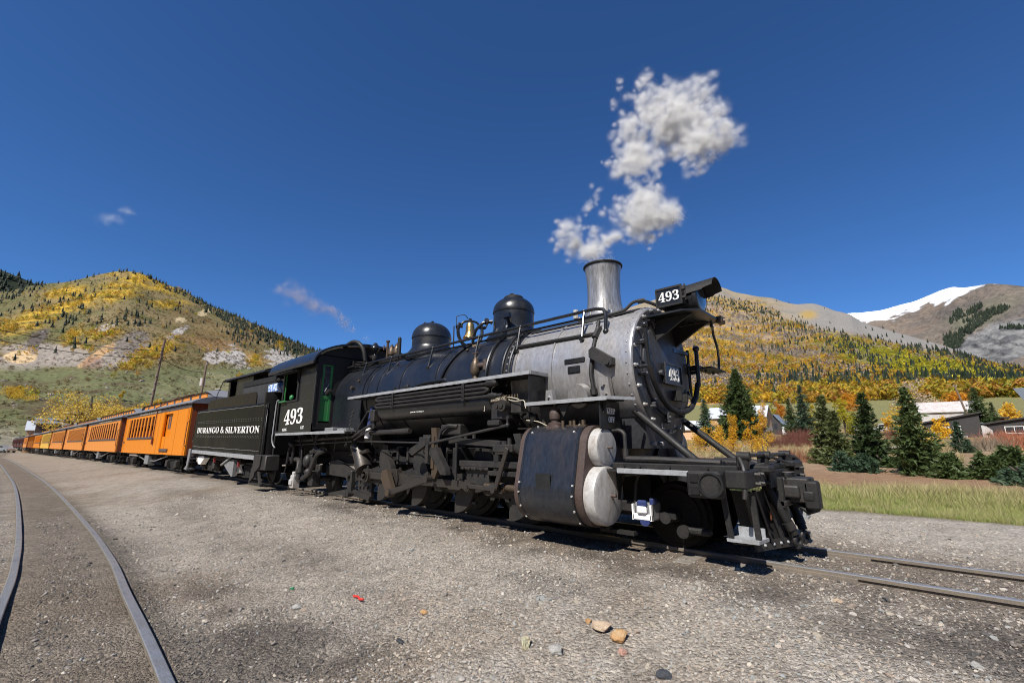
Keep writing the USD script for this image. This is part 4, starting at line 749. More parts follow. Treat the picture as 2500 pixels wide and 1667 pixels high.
# cylinders and valve chests
for s in (-1, 1):
    cyv = lambda x, y, z, r, L: m3.Manifold.cylinder(L, r, r, 48).rotate((0, 90, 0)).translate((x, s * y, z))
    def hullc(x0, x1, k): return m3.Manifold.batch_hull([cyv(x0, 1.13, .58, .385 * k, x1 - x0), cyv(x0, 1.10, 1.13, .285 * k, x1 - x0), cyv(x0, .75, .9, .3 * k, x1 - x0)])
    cy = P_('cylinder', hullc(-4.08, -3.2, 1.0), 'casing_blue', smooth=40)
    P_('front_flange', [T(*meshkit.arrays(hullc(-3.2, -3.1, .955))[:2])], 'rust_red', cy, smooth=40)
    P_('rear_flange', [T(*meshkit.arrays(hullc(-4.16, -4.08, .955))[:2])], 'rust_red', cy, smooth=40)
    P_('casing_band', [T(*meshkit.arrays(hullc(x, x + .03, 1.012))[:2]) for x in (-4.07, -3.235)], 'black_paint', cy, smooth=40)
    L_ = lambda prof, y, z, n=40: lathe(prof, (0, s * y, z), (1, 0, 0), n)
    h1 = P_('cylinder_head', L_([(.335, -3.12), (.342, -3.10), (.342, -2.995), (.33, -2.965), (.30, -2.95), (.12, -2.935), (0, -2.932)], 1.13, .58), 'head_white', cy)
    P_('head_bolt', [bolt((-2.94, s * 1.13, .58), (1, 0, 0), .022, .07)], 'rust_red', h1)
    h2 = P_('valve_head', L_([(.228, -3.12), (.236, -3.10), (.236, -3.02), (.225, -2.985), (.20, -2.972), (0, -2.968)], 1.10, 1.13), 'head_white', cy)
    P_('head_bolt', [bolt((-2.97, s * 1.10, 1.13), (1, 0, 0), .018, .06)], 'rust_red', h2)
    P_('relief_valve', [lathe([(.10, 1.36), (.10, 1.44), (.055, 1.46), (.055, 1.48), (.075, 1.5), (.08, 1.56), (.07, 1.60), (.06, 1.61), (.06, 1.63), (.02, 1.64), (.015, 1.72), (0, 1.72)], (-3.72, s * 1.16, 0), n=16), box(-3.83, -3.61, s * 1.16 - .1, s * 1.16 + .1, 1.24, 1.42, .03)], 'rust_red', cy)
    P_('drain_stud', [cyl((x, s * y, 1.38), (x, s * y, 1.47), .022, n=6) for x, y in ((-3.5, 1.12), (-3.4, 1.18), (-3.4, 1.05), (-3.3, 1.1), (-3.25, 1.2), (-3.95, 1.1), (-3.55, 1.22))] + [box(-3.52, -3.36, s * 1.12 - .07, s * 1.12 + .07, 1.39, 1.415), box(-3.34, -3.2, s * 1.15 - .07, s * 1.15 + .07, 1.39, 1.41)], 'bronze_dull', cy)
    P_('casing_bolt', [bolt((x, s * (1.13 + .385 * math.cos(a)), .58 + .385 * math.sin(a)), (0, s * math.cos(a), math.sin(a)), .014, .02) for x in (-4.055, -3.22) for a in (-.9, -.45, 0, .3)] + [bolt((x, s * (1.1 + .285 * math.cos(a)), 1.13 + .285 * math.sin(a)), (0, s * math.cos(a), math.sin(a)), .016, .02) for x in (-3.98, -3.3) for a in (.7, 1.2)], 'head_white', cy)
    P_('inspection_plate', [box(-3.78, -3.55, min(s * 1.512, s * 1.50), max(s * 1.512, s * 1.50), .56, .82)], 'black_paint', cy)
# frames, wheels, cranks
DRX = [-4.75, -5.98, -7.20, -8.39]
wheel_disc = lambda x, y, s, R, w: lathe([(0, 0), (.10, 0), (.10, .02), (R * .82, .015), (R * .84, -.015), (R, -.015), (R, -w * .72), (R + .03, -w * .74), (R + .03, -w), (R * .5, -w * .8), (0, -w * .8)], (x, y, R), (0, s, 0), 48)
for s in (-1, 1):
    Y = lambda a, b: (min(s * a, s * b), max(s * a, s * b))
    fp = [(-9.4, .62), (-9.4, .86), (-4.2, .92), (-4.2, .66)]
    fm = P_('main_frame', [box(-9.4, -4.15, *Y(.74, .80), .80, .93), box(-9.4, -4.15, *Y(.74, .80), .36, .44)] + [box(x - .20, x - .12, *Y(.735, .805), .40, .82) for x in DRX] + [box(x + .12, x + .20, *Y(.735, .805), .40, .82) for x in DRX], 'black_matte')
    P_('spring_hanger', [box(x + d - .03, x + d + .03, *Y(.79, .83), .8, 1.12) for x in DRX for d in (-.42, .0, .42)] + [beam((x - .4, s * .81, 1.05), (x + .4, s * .81, 1.05), .06, .06) for x in DRX] + [poly_y([(x - .16, .93), (x + .16, .93), (x + .1, 1.16), (x - .1, 1.16)], *Y(.80, .86)) for x in DRX], 'grey_iron', fm)
    for x in DRX:
        w = P_('driving_wheel', wheel_disc(x, s * .56, s, .56, .14), 'black_matte')
        P_('axle', cyl((x, 0, .56), (x, s * .9, .56), .09, n=14), 'grey_iron', w)
        a = np.linspace(-np.pi / 2, np.pi / 2, 24); hd = [(x + .47 * math.cos(t), .56 + .47 * math.sin(t)) for t in a]
        P_('counterweight', [poly_y(hd, *Y(.86, .97)), poly_y([(x + .03, .76), (x + .03, .36), (x - .36, .45), (x - .42, .56), (x - .36, .67)], *Y(.88, .97)), cyl((x, s * .86, .56), (x, s * .98, .56), .16, n=18)], 'grey_iron', w)
        P_('crank_pin', cyl((x - .33, s * .95, .56), (x - .33, s * 1.12, .56), .075, n=14), 'rod_steel', w)
    px_ = [x - .33 for x in DRX]
    rod = lambda xa, xb, y, z, h, w: [box(xa, xb, s * y - w / 2, s * y + w / 2, z - h / 2, z + h / 2, .012)]
    sr = P_('side_rod', rod(px_[3], px_[0], 1.03, .56, .13, .05), 'rod_steel')
    for x in px_: P_('rod_end', [cyl((x, s * .99, .56), (x, s * 1.09, .56), .135, n=20), cyl((x, s * 1.05, .56), (x, s * 1.12, .56), .085, n=14), bolt((x, s * 1.12, .56), (0, s, 0), .04, .03), cyl((x, s * 1.03, .68), (x, s * 1.03, .75), .025, n=8)], 'rod_steel', sr)
    mp, xp = px_[2], -5.38
    mr = P_('main_rod', [poly_y([(mp, .67), (mp + .3, .66), (mp + .5, .63), (xp, .60), (xp, .50), (mp + .5, .49), (mp + .3, .46), (mp, .45), (mp - .12, .5), (mp - .12, .62)], *Y(1.13, 1.19))], 'rod_steel')
    P_('rod_end', [cyl((xp, s * 1.08, .55), (xp, s * 1.24, .55), .09, n=16), cyl((xp, s * 1.24, .55), (xp, s * 1.27, .55), .05, n=6)], 'rod_steel', mr)
    P_('rod_key', box(-5.9, -5.6, *Y(1.12, 1.2), .47, .62, .01), 'rod_steel', mr)
    P_('rod_end', [poly_y([(mp - .17, .73), (mp + .17, .73), (mp + .22, .56), (mp + .17, .39), (mp - .17, .39)], *Y(1.11, 1.22)), cyl((mp, s * 1.1, .56), (mp, s * 1.3, .56), .09, n=16)], 'rod_steel', mr)
    P_('rod_highlight', [beam((mp + .5, s * 1.191, .63), (xp - .25, s * 1.191, .60), .006, .012)], 'grey_iron', mr)
    ec = P_('eccentric_crank', [poly_y([(mp - .1, .70), (mp + .05, .73), (mp + .14, .60), (mp + .30, .36), (mp + .22, .26), (mp + .10, .30), (mp - .13, .56)], *Y(1.28, 1.36)), cyl((mp + .2, s * 1.3, .335), (mp + .2, s * 1.42, .335), .06, n=12)], 'bronze_dull')
    er = P_('eccentric_rod', [beam((mp + .2, s * 1.36, .335), (-6.22, s * 1.36, .62), .05, .095, .01), cyl((mp + .2, s * 1.32, .335), (mp + .2, s * 1.41, .335), .075, n=14), cyl((-6.22, s * 1.3, .62), (-6.22, s * 1.42, .62), .06, n=12)], 'rod_steel')
    lk = P_('valve_link', [poly_y([(-6.34, 1.45), (-6.2, 1.45), (-6.14, 1.1), (-6.13, .75), (-6.2, .62), (-6.3, .62), (-6.28, .8), (-6.29, 1.1)], *Y(1.16, 1.24)), box(-6.29, -6.22, *Y(1.24, 1.26), .78, 1.3)], 'bronze_dull')
    P_('link_bracket', [poly_y([(-6.22, 1.12), (-6.06, 1.12), (-5.98, 1.0), (-5.80, .80), (-5.78, .70), (-5.92, .70), (-6.12, .92), (-6.24, 1.02)], *Y(1.24, 1.34)), tube([(-6.2, s * 1.22, 1.05), (-6.1, s * 1.22, 1.4), (-5.95, s * 1.2, 1.48), (-5.75, s * 1.15, 1.46)], .03, 6, .06), box(-6.2, -5.7, *Y(.8, 1.15), 1.32, 1.5, .02), box(-6.75, -6.45, *Y(1.0, 1.2), 1.12, 1.30, .015), box(-6.7, -6.48, *Y(1.02, 1.14), 1.3, 1.34), poly_y([(-6.42, 1.18), (-6.85, .98), (-6.92, 1.02), (-6.92, 1.1), (-6.5, 1.26)], *Y(1.2, 1.26)), box(-6.46, -6.38, *Y(1.18, 1.26), .86, 1.18)], 'grey_iron', lk)
    P_('valve_rod', [beam((-5.95, s * 1.14, 1.235), (-4.75, s * 1.14, 1.175), .06, .10, .008), box(-4.86, -4.46, *Y(1.06, 1.22), 1.06, 1.17, .01), lathe([(.05, -4.5), (.07, -4.46), (.14, -4.30), (.17, -4.2), (.17, -4.16)], (0, s * 1.12, 1.115), (1, 0, 0), 20), poly_y([(-4.42, 1.32), (-4.28, 1.32), (-4.24, 1.02), (-4.30, 1.02)], *Y(1.14, 1.24))] + [cyl((x, s * 1.14, 1.26), (x, s * 1.14, 1.34), .03, n=8) for x in (-5.55, -5.35)] + [cyl((-4.6, s * 1.12, 1.17), (-4.6, s * 1.12, 1.26), .035, n=8), cyl((-4.7, s * 1.12, 1.17), (-4.7, s * 1.12, 1.22), .05, n=10)], 'grey_iron')
    gd = P_('crosshead_guide', [box(-5.65, -4.14, *Y(1.08, 1.2), .835, .925, .01), box(-5.0, -4.14, *Y(1.1, 1.18), .72, .79, .008), box(-4.9, -4.14, *Y(1.0, 1.06), .80, .86)], 'grey_iron')
    P_('guide_yoke', [box(-5.75, -5.66, *Y(.8, 1.24), .72, 1.12, .01), box(-5.6, -4.3, *Y(.82, .9), .86, 1.0), poly_y([(-5.55, .93), (-5.1, .93), (-5.2, 1.1), (-5.5, 1.12)], *Y(.9, .96)), poly_y([(-4.9, .93), (-4.4, .93), (-4.5, 1.05), (-4.8, 1.05)], *Y(.9, .96)), box(-4.85, -4.75, *Y(1.08, 1.2), .925, 1.02), cyl((-5.63, s * 1.26, .62), (-5.63, s * 1.26, 1.2), .02, n=8)], 'black_matte', gd)
    xh = P_('crosshead', [poly_y([(-5.55, .835), (-5.0, .835), (-5.0, .50), (-5.12, .50), (-5.28, .45), (-5.46, .48), (-5.5, .62)], *Y(1.07, 1.14)), box(-5.6, -4.98, *Y(1.06, 1.2), .79, .84, .01)], 'grey_iron')
    P_('crosshead_bolt', [bolt((x, s * 1.2, .81), (0, s, 0), .022, .035) for x in (-5.5, -5.36, -5.22, -5.08)] + [cyl((-5.38, s * 1.1, .55), (-5.38, s * 1.26, .55), .075, n=14)], 'rod_steel', xh)
    P_('piston_rod', [cyl((-5.1, s * 1.12, .565), (-4.14, s * 1.12, .565), .045, n=14), cyl((-4.86, s * 1.12, .565), (-4.66, s * 1.12, .565), .065, n=14)], 'bronze_dull')
    P_('combination_lever', [beam((-4.5, s * 1.27, 1.12), (-4.74, s * 1.27, .545), .04, .075, .008), cyl((-4.74, s * 1.2, .54), (-4.74, s * 1.33, .54), .045, n=10), beam((-5.36, s * 1.25, .555), (-4.74, s * 1.25, .545), .04, .06, .008), cyl((-4.9, s * 1.2, .565), (-4.72, s * 1.2, .565), .05, n=10)], 'rod_steel')
    P_('brake_beam', [box(-4.75, -4.2, *Y(.86, .92), .36, .42), box(-6.0, -5.5, *Y(.9, .95), .25, .29)], 'grey_iron')
P_('lubricator_rod', [cyl((-6.35, -1.25, 1.19), (-4.52, -1.25, 1.44), .022, n=8), cyl((-4.52, -1.25, 1.42), (-4.52, -1.25, 1.78), .016, n=8), ball((-4.52, -1.25, 1.44), .035, 1)], 'grey_iron')
P_('reach_rod', [cyl((-9.1, -1.1, 1.24), (-6.6, -1.16, 1.2), .016, n=8), cyl((-9.2, -1.08, 1.4), (-7.2, -1.08, 1.42), .05, n=10), cyl((-7.55, -1.08, 1.415), (-7.25, -1.08, 1.42), .055, n=10)], 'grey_iron')
# air tank and cooling pipes under the running board
for s in (-1, 1):
    tk = P_('air_tank', lathe([(0, -8.22), (.12, -8.2), (.19, -8.12), (.205, -8.05), (.205, -4.98), (.19, -4.9), (.12, -4.84), (0, -4.82)], (0, s * 1.06, 1.83), (1, 0, 0), 28), 'black_paint')
    if s < 0: P_('lettering', [text_on('DRAIN DAILY', .05, (-6.98, -1.248, 1.735), (1, 0, 0), (0, math.sin(.5) * .3, 1), .003, True, width=.42)], 'letter_white', tk)
    cp = P_('cooling_pipe', [tube([(-8.1, s * 1.27, 2.075), (-5.0, s * 1.27, 2.075), (-4.72, s * 1.27, 2.07)], .027, 8)], 'black_matte')
    for z0, z1, xe in ((2.01, 1.945, -4.86),): P_('bend', [tube([(-8.1, s * 1.28, 2.01), (-4.98, s * 1.28, 2.01), (-4.87, s * 1.28, 1.98), (-4.98, s * 1.28, 1.945), (-8.1, s * 1.28, 1.945)], .027, 8, .05)], 'black_matte', cp)
    P_('bend', [tube([(-8.1, s * 1.28, 1.88), (-4.6, s * 1.28, 1.88)], .027, 8), tube([(-8.08, s * 1.27, 2.075), (-8.17, s * 1.27, 2.045), (-8.08, s * 1.27, 2.01)], .027, 8, .03), tube([(-8.08, s * 1.28, 1.945), (-8.17, s * 1.28, 1.912), (-8.08, s * 1.28, 1.88)], .027, 8, .03), lathe([(.04, -4.95), (.055, -4.9), (.055, -4.78), (.03, -4.72)], (0, s * 1.27, 2.075), (1, 0, 0), 12), lathe([(.03, -4.9), (.045, -4.88), (.045, -4.75), (.03, -4.7)], (0, s * 1.28, 1.88), (1, 0, 0), 12)], 'black_matte', cp)
    for x in (-7.5, -5.45): P_('pipe_bracket', [box(x - .03, x + .03, min(s * 1.30, s * 1.325), max(s * 1.30, s * 1.325), 1.84, 2.12, .006), box(x - .03, x + .03, min(s * 1.2, s * 1.32), max(s * 1.2, s * 1.32), 2.1, 2.13)] + [bolt((x, s * 1.325, z), (0, s, 0), .014, .015) for z in (1.91, 1.98, 2.045)], 'black_matte', cp)
lu = P_('lubricator', [box(-4.86, -4.5, -1.26, -1.02, 1.52, 1.84, .02), box(-4.9, -4.66, -1.3, -1.05, 1.44, 1.52, .015), box(-4.5, -4.3, -1.22, -1.0, 1.60, 1.80, .02)], 'grey_iron')
P_('oil_plate', [box(-4.84, -4.50, -1.285, -1.27, 1.785, 1.86)], 'bronze_dull', lu)
P_('lettering', text_on('ENGINE OIL', .045, (-4.825, -1.286, 1.80), (1, 0, 0), (0, 0, 1), .003, True, width=.31, serif=False), 'letter_cream', lu)
P_('ratchet_wheel', [cyl((-4.56, -1.24, 1.72), (-4.56, -1.34, 1.72), .085, n=18), cyl((-4.66, -1.3, 1.72), (-4.66, -1.36, 1.72), .045, n=12), cyl((-4.56, -1.34, 1.72), (-4.56, -1.36, 1.72), .04, n=8)], 'rod_steel', lu)
P_('oil_line', [tube(q, .007, 6, .08) for q in ([(-4.75, -1.2, 1.87), (-4.86, -1.22, 1.9), (-4.9, -1.22, 2.0), (-4.78, -1.2, 2.06)], [(-4.6, -1.22, 1.87), (-4.5, -1.24, 1.8), (-4.34, -1.26, 1.77), (-4.16, -1.28, 1.78), (-4.14, -1.28, 1.66)], [(-4.68, -1.2, 1.87), (-4.48, -1.22, 1.84), (-4.3, -1.24, 1.8)], [(-4.86, -1.22, 1.86), (-5.0, -1.24, 1.8), (-5.02, -1.24, 1.66)], [(-3.9, -1.12, 1.42), (-4.0, -1.18, 1.48), (-4.2, -1.2, 1.5)])], 'letter_cream', lu)
P_('oil_nipples', [cyl((x, -1.16, 1.84), (x, -1.16, 1.89), .014, n=6) for x in np.linspace(-4.84, -4.4, 9)], 'bronze_dull', lu)
P_('injector_valve', [ball((-4.2, -1.12, 1.56), .06, 1), cyl((-4.34, -1.14, 1.54), (-4.06, -1.14, 1.56), .03, n=8), cyl((-4.2, -1.14, 1.44), (-4.2, -1.14, 1.7), .022, n=8), cyl((-4.3, -1.2, 1.6), (-4.3, -1.08, 1.6), .03, n=8), cyl((-4.1, -1.2, 1.5), (-4.1, -1.08, 1.5), .035, n=8), box(-4.4, -4.1, -1.16, -1.1, 1.38, 1.4), cyl((-4.16, -1.16, 1.36), (-3.98, -1.18, 1.38), .022, n=8)], 'soot')
P_('under_valves', [box(-8.42, -8.26, -1.25, -1.12, 1.62, 1.86, .02), cyl((-8.34, -1.18, 1.5), (-8.34, -1.18, 1.62), .04, n=10), tube([(-8.4, -1.2, 1.84), (-8.55, -1.22, 1.84), (-8.95, -1.24, 1.42)], .018, 6, .05), tube([(-8.34, -1.2, 1.58), (-8.6, -1.22, 1.5), (-9.1, -1.24, 1.32)], .028, 8), tube([(-8.3, -1.16, 1.52), (-8.6, -1.2, 1.42), (-9.05, -1.22, 1.26)], .016, 6)], 'grey_iron')
P_('grease_gun', [cyl((-8.62, -1.06, 1.95), (-8.66, -1.1, 1.52), .055, n=12)], 'blue_paint')
P_('grease_gun_sleeve', [cyl((-8.66, -1.1, 1.52), (-8.68, -1.12, 1.3), .06, n=12), box(-8.74, -8.62, -1.1, -1.0, 1.55, 1.62)], 'white_paint')
P_('safety_chain', [trimesh.creation.torus(.022, .006, 10, 6, transform=trimesh.transformations.translation_matrix((-9.02 - .012 * k, -1.3, 1.86 - .042 * k)) @ trimesh.transformations.rotation_matrix(np.pi / 2 * (k % 2), [0, 0, 1]) @ trimesh.transformations.rotation_matrix(np.pi / 2, [1, 0, 0])) for k in range(18)], 'grey_iron')
# cab
XC0, XC1, YC = -12.72, -10.68, 1.45
side_ = [poly_y(Polygon([(XC0, 1.47), (XC1, 1.47), (XC1, 3.14), (XC0, 3.14)], [[(XC0 + .12, 2.29), (-11.68, 2.29), (-11.68, 3.0), (XC0 + .12, 3.0)]]), s * YC, s * (YC - .02)) for s in (-1, 1)]
cab = P_('cab', side_[0], 'black_paint'); P_('side_wall', side_[1], 'black_paint', cab); P_('rear_wall', box(XC0, XC0 + .02, -1.40, -.45, 1.5, 3.3), 'soot', cab); P_('rear_wall', box(XC0, XC0 + .02, .45, 1.40, 1.5, 3.3), 'soot', cab); P_('curtain', box(XC0 + .1, -11.6, 1.40, 1.42, 2.2, 3.1), 'soot', cab); P_('ceiling', box(XC0 - .5, XC1, -1.4, 1.4, 3.30, 3.32), 'soot', cab)  # sheet added over the far window, with rear walls, to darken the cab
arch = lambda w, zb, zt, n=20: [(w * math.cos(a), zb + (zt - zb) * math.sin(a)) for a in np.linspace(0, np.pi, n)]
fw_ = Polygon([(YC, 1.47)] + arch(YC, 3.14, 3.66) + [(-YC, 1.47)])
hole = [(-1.30, 1.68), (-1.03, 1.68), (-1.03, 3.08), (-1.30, 3.08)]
P_('front_wall', [poly_x(fw_.difference(Polygon([(.97 * math.cos(a), ZC + .97 * math.sin(a)) for a in np.linspace(0, 2 * np.pi, 40)])).difference(Polygon(hole)), XC1 - .02, XC1)], 'black_matte', cab)
rfp = Polygon(arch(YC + .14, 3.10, 3.74, 28) + arch(YC + .11, 3.08, 3.68, 28)[::-1])
rf = P_('roof', [poly_x(rfp, XC0 - .75, XC1 + .12)], 'black_paint', cab)
P_('roof_hatch', [poly_x(Polygon(arch(.62, 3.68, 3.80, 12)), -12.2, -11.2)], 'black_matte', cab)
for s in (-1, 1): P_('eave_strip', box(XC0 - .75, XC1 + .12, s * (YC + .145) - .02, s * (YC + .145) + .02, 3.05, 3.13, .006), 'grey_iron', cab)
P_('floor', [box(XC0 - .3, XC1, -YC + .02, YC - .02, 1.47, 1.52), box(XC1 + .02, -9.0, -1.3, -.98, 1.40, 1.44), box(XC1 + .02, -9.0, .98, 1.3, 1.40, 1.44)], 'black_matte', cab)
P_('backhead', [cyl((XC1 - .1, 0, ZC), (-11.3, 0, ZC), .9, n=32)], 'soot', cab)
for s in (-1, 1): P_('sill_strip', box(XC0 - .1, -9.0, s * 1.46 - .012, s * 1.46 + .012, 1.405, 1.465), 'edge_white', cab)
wn = P_('window', [box(XC0 + .10, XC0 + .14, -1.475, -1.455, 2.28, 3.02), box(-11.70, -11.62, -1.48, -1.455, 2.24, 3.04, .005), box(XC0 + .08, -11.6, -1.475, -1.455, 2.24, 2.28), box(XC0 + .08, -11.6, -1.475, -1.455, 3.0, 3.03), cyl((-11.66, -1.49, 2.7), (-11.66, -1.49, 3.06), .018, n=6)], 'black_matte', cab)
P_('sliding_sash', [box(XC0 + .12, XC0 + .17, -1.44, -1.42, 2.29, 3.0)], 'door_green', wn)
P_('arm_rest', [box(XC0 + .0, XC0 + .42, -1.53, -1.45, 2.25, 2.29, .01), ball((XC0 + .55, -1.40, 2.36), .06, 1, (1, 1, 1.3))], 'door_green', wn)
P_('awning', [poly_x([(-1.46, 3.04), (-1.70, 2.985), (-1.70, 2.97), (-1.46, 3.02)], XC0 - .05, -11.55)], 'black_matte', cab)
dg = P_('cab_door', [box(-10.74, -10.70, -1.30, -1.245, 1.72, 3.10), box(-10.74, -10.70, -1.09, -1.035, 1.72, 3.10), box(-10.74, -10.70, -1.245, -1.09, 3.05, 3.10), box(-10.74, -10.70, -1.245, -1.09, 2.25, 2.33), box(-10.735, -10.71, -1.245, -1.09, 1.72, 2.25)], 'door_green', cab)
P_('door_pane', box(-10.728, -10.716, -1.245, -1.09, 2.33, 3.05), 'lens_glass', dg)
P_('door_handle', [cyl((-10.70, -1.2, 2.42), (-10.68, -1.12, 2.62), .01, n=6)], 'edge_white', dg)
rv = [(x, -YC - .001, z) for z in (1.56, 2.18, 2.21) for x in np.arange(XC0 + .08, XC1 - .03, .062)] + [(x, -YC - .001, z) for x in (XC0 + .06, XC1 - .05, XC1 - .1) for z in np.arange(1.6, 3.1, .065)] + [(x, -YC - .001, z) for z in (2.62, 2.66) for x in np.arange(-11.5, XC1 - .1, .062)]
P_('rivets', rivets(rv, (0, -1, 0), .009), 'grey_iron', cab, kind='stuff')
P_('corner_strip', [box(XC1 - .01, XC1 + .02, s * 1.45 - .02, s * 1.45 + .02, 1.66, 3.08, .005) for s in (-1, 1)], 'grey_iron', cab)
P_('cab_number', text_on('493', .37, (-12.37, -YC - .002, 1.665), (1, 0, .02), (.0, 0, 1), .006, True, width=1.14), 'letter_white', cab)
P_('lettering', [text_on('D&SNG', .065, (-12.43, -YC - .002, 1.515), (1, 0, 0), (0, 0, 1), .004, True, width=.30), text_on('K-37', .07, (-11.28, -YC - .002, 1.545), (1, 0, 0), (0, 0, 1), .004, True, width=.2)], 'letter_white', cab)
P_('cab_grab_iron', [tube([(XC0 - .02, -1.5, 2.33), (XC0 - .10, -1.52, 2.32), (XC0 - .13, -1.52, 2.2), (XC0 - .16, -1.52, 1.3), (XC0 - .10, -1.5, 1.16), (XC0 + .06, -1.5, 1.1)], .016, 8, .05)], 'edge_white', cab)
P_('oil_tray', [box(-10.5, -9.05, -1.40, -1.0, 1.44, 1.47), box(-10.3, -9.9, -1.3, -1.05, 1.47, 1.55, .01), box(-9.8, -9.4, -1.25, -1.05, 1.47, 1.52, .01)], 'plain_grey', cab)
# below the cab: pipes, injector, frame extension, trailing wheel, journal box
P_('cab_pipe', [tube([(-12.6, -1.02, 1.27), (-9.1, -1.2, 1.34)], .04, 8), tube([(-12.5, -1.05, 1.17), (-9.1, -1.22, 1.24)], .02, 6)] + [cyl((x, -1.2, 1.42), (x, -1.1, 1.2), .02, n=6) for x in (-12.0, -11.2, -10.4, -9.6)], 'black_matte')
P_('trailing_frame', [poly_y([(-10.75, .78), (-10.35, .82), (-9.3, .56), (-8.75, .50), (-8.75, .12), (-9.3, .22), (-9.35, .44), (-10.7, .48)], -.90, -.84), poly_y([(-10.6, .08), (-9.6, .24), (-8.75, .13), (-8.8, .05), (-9.6, .10), (-10.6, .02)], -.93, -.86)] + [box(-9.62, -9.46, -1.0, -.86, .1, .62, .02), cyl((-9.6, -.9, .14), (-9.6, -1.06, .14), .08, n=12), cyl((-9.48, -.9, .14), (-9.48, -1.06, .14), .06, n=12), cyl((-9.54, -.9, .5), (-9.54, -1.06, .5), .05, n=12)] + [bolt((x, -.9, z), (0, -1, 0), .03, .04) for x in (-9.75, -9.35, -9.2, -9.05, -8.9) for z in (.3, .42, .54)], 'grey_iron')
P_('trailing_frame', poly_y([(-10.75, .78), (-10.35, .82), (-9.3, .56), (-8.75, .50), (-8.75, .12), (-9.3, .22), (-9.35, .44), (-10.7, .48)], .84, .9), 'grey_iron')
for s in (-1, 1):
    w = P_('trailing_wheel', wheel_disc(-11.3, s * .56, s, .36, .13), 'black_matte')
    P_('axle', cyl((-11.3, 0, .36), (-11.3, s * .95, .36), .07, n=12), 'grey_iron', w)
P_('trailing_axle_box', [box(-11.42, -11.18, -1.10, -.88, .2, .56, .02), box(-11.5, -11.1, -.98, -.9, .5, .7, .02)], 'grey_iron')
P_('journal_box', [box(-11.98, -11.80, -1.3, -1.12, .12, .44, .02), box(-11.96, -11.82, -1.34, -1.28, .2, .34, .02), box(-11.95, -11.83, -1.28, -1.14, .44, .52, .015)], 'head_white')
P_('injector', [tube([(-12.9, -1.0, .8), (-12.2, -1.05, .8), (-12.02, -1.1, .74), (-11.9, -1.15, .52)], .055, 10, .08), cyl((-11.78, -1.18, .34), (-11.74, -1.16, .74), .075, .06, 14), cyl((-11.76, -1.17, .5), (-11.76, -1.17, .58), .095, n=14), tube([(-11.74, -1.16, .72), (-11.8, -1.16, 1.1), (-11.95, -1.16, 1.3)], .018, 6), tube([(-11.6, -1.16, .36), (-11.2, -1.16, .5), (-10.9, -1.16, .95), (-10.6, -1.1, 1.05)], .05, 8, .1), ball((-11.05, -1.12, 1.06), .085, 1), cyl((-11.3, -1.12, 1.0), (-10.7, -1.12, 1.06), .055, n=10), ball((-11.5, -1.1, .78), .12, 1, (1, 1, 1.4)), ball((-11.42, -1.1, .52), .1, 1), cyl((-11.1, -1.12, 1.05), (-11.1, -1.12, 1.3), .03, n=8), box(-11.6, -11.3, -1.1, -.95, .6, .95, .03), tube([(-12.45, -1.1, .1), (-12.3, -1.1, .2), (-12.2, -1.1, .42)], .06, 8, .1)], 'grey_iron')
P_('ashpan', [poly_y([(-11.1, 1.38), (-9.0, 1.38), (-9.0, .95), (-9.6, .7), (-10.8, .7)], -.82, .82), box(-11.0, -9.6, -.86, -.82, 1.0, 1.02), poly_y([(-9.6, 1.1), (-8.9, 1.0), (-8.9, .86), (-9.6, .95)], -1.0, -.86)], 'soot')
P_('brake_cylinder', [cyl((-9.3, -1.0, 1.16), (-8.9, -1.02, .70), .15, n=18), cyl((-9.0, -1.02, .80), (-8.86, -1.03, .66), .17, n=18), cyl((-9.1, -1.06, .98), (-8.72, -1.06, 1.05), .04, n=8)], 'rod_steel')
P_('cab_rear_pipes', [tube([(-12.75, -1.1, 1.14), (-12.8, -1.1, .8), (-12.86, -1.1, .5), (-13.1, -1.12, .2), (-13.35, -1.12, .12), (-13.6, -1.1, .2)], .016, 8, .15), cyl((-12.75, -1.1, 1.1), (-12.83, -1.1, .66), .03, n=8), ball((-12.55, -1.1, 1.18), .08, 1), ball((-12.7, -1.1, 1.2), .06, 1), cyl((-12.5, -1.1, .7), (-12.45, -1.1, 1.1), .035, n=8), box(-12.35, -12.2, -1.0, -.9, .5, 1.1, .02), cyl((-12.3, -1.05, .3), (-12.22, -1.05, .62), .04, n=8)], 'black_matte')
# filler block added so that no daylight shows between the frames
P_('ashpan_belly', [box(-9.6, -3.2, -.40, .40, .35, 1.3)], 'soot')
# pilot truck
for s in (-1, 1):
    w = P_('pilot_wheel', wheel_disc(-2.42, s * .56, s, .355, .13), 'soot')  # wheels coloured extra black to deepen the shadow under the deck
    P_('axle', cyl((-2.42, 0, .355), (-2.42, s * .85, .355), .065, n=12), 'grey_iron', w)
P_('pilot_axle', cyl((-2.42, -.6, .355), (-2.42, .6, .355), .07, n=12), 'grey_iron')
pj = P_('pilot_journal_box', [box(-2.72, -2.50, -1.0, -.76, .32, .52, .02), box(-2.7, -2.52, -1.02, -.98, .36, .5, .02)], 'plain_grey')
P_('lid', [box(-2.66, -2.54, -1.06, -1.0, .47, .55, .02), box(-2.53, -2.48, -1.0, -.9, .5, .57, .01), cyl((-2.58, -1.03, .33), (-2.58, -1.0, .33), .06, n=14)], 'blue_paint', pj)
P_('journal_lid', [box(-2.66, -2.54, -1.07, -1.02, .40, .49, .02), box(-2.73, -2.49, -1.035, -1.0, .33, .40, .01), box(-2.73, -2.71, -1.035, -1.0, .33, .5), box(-2.51, -2.49, -1.035, -1.0, .33, .5)], 'white_paint', pj)
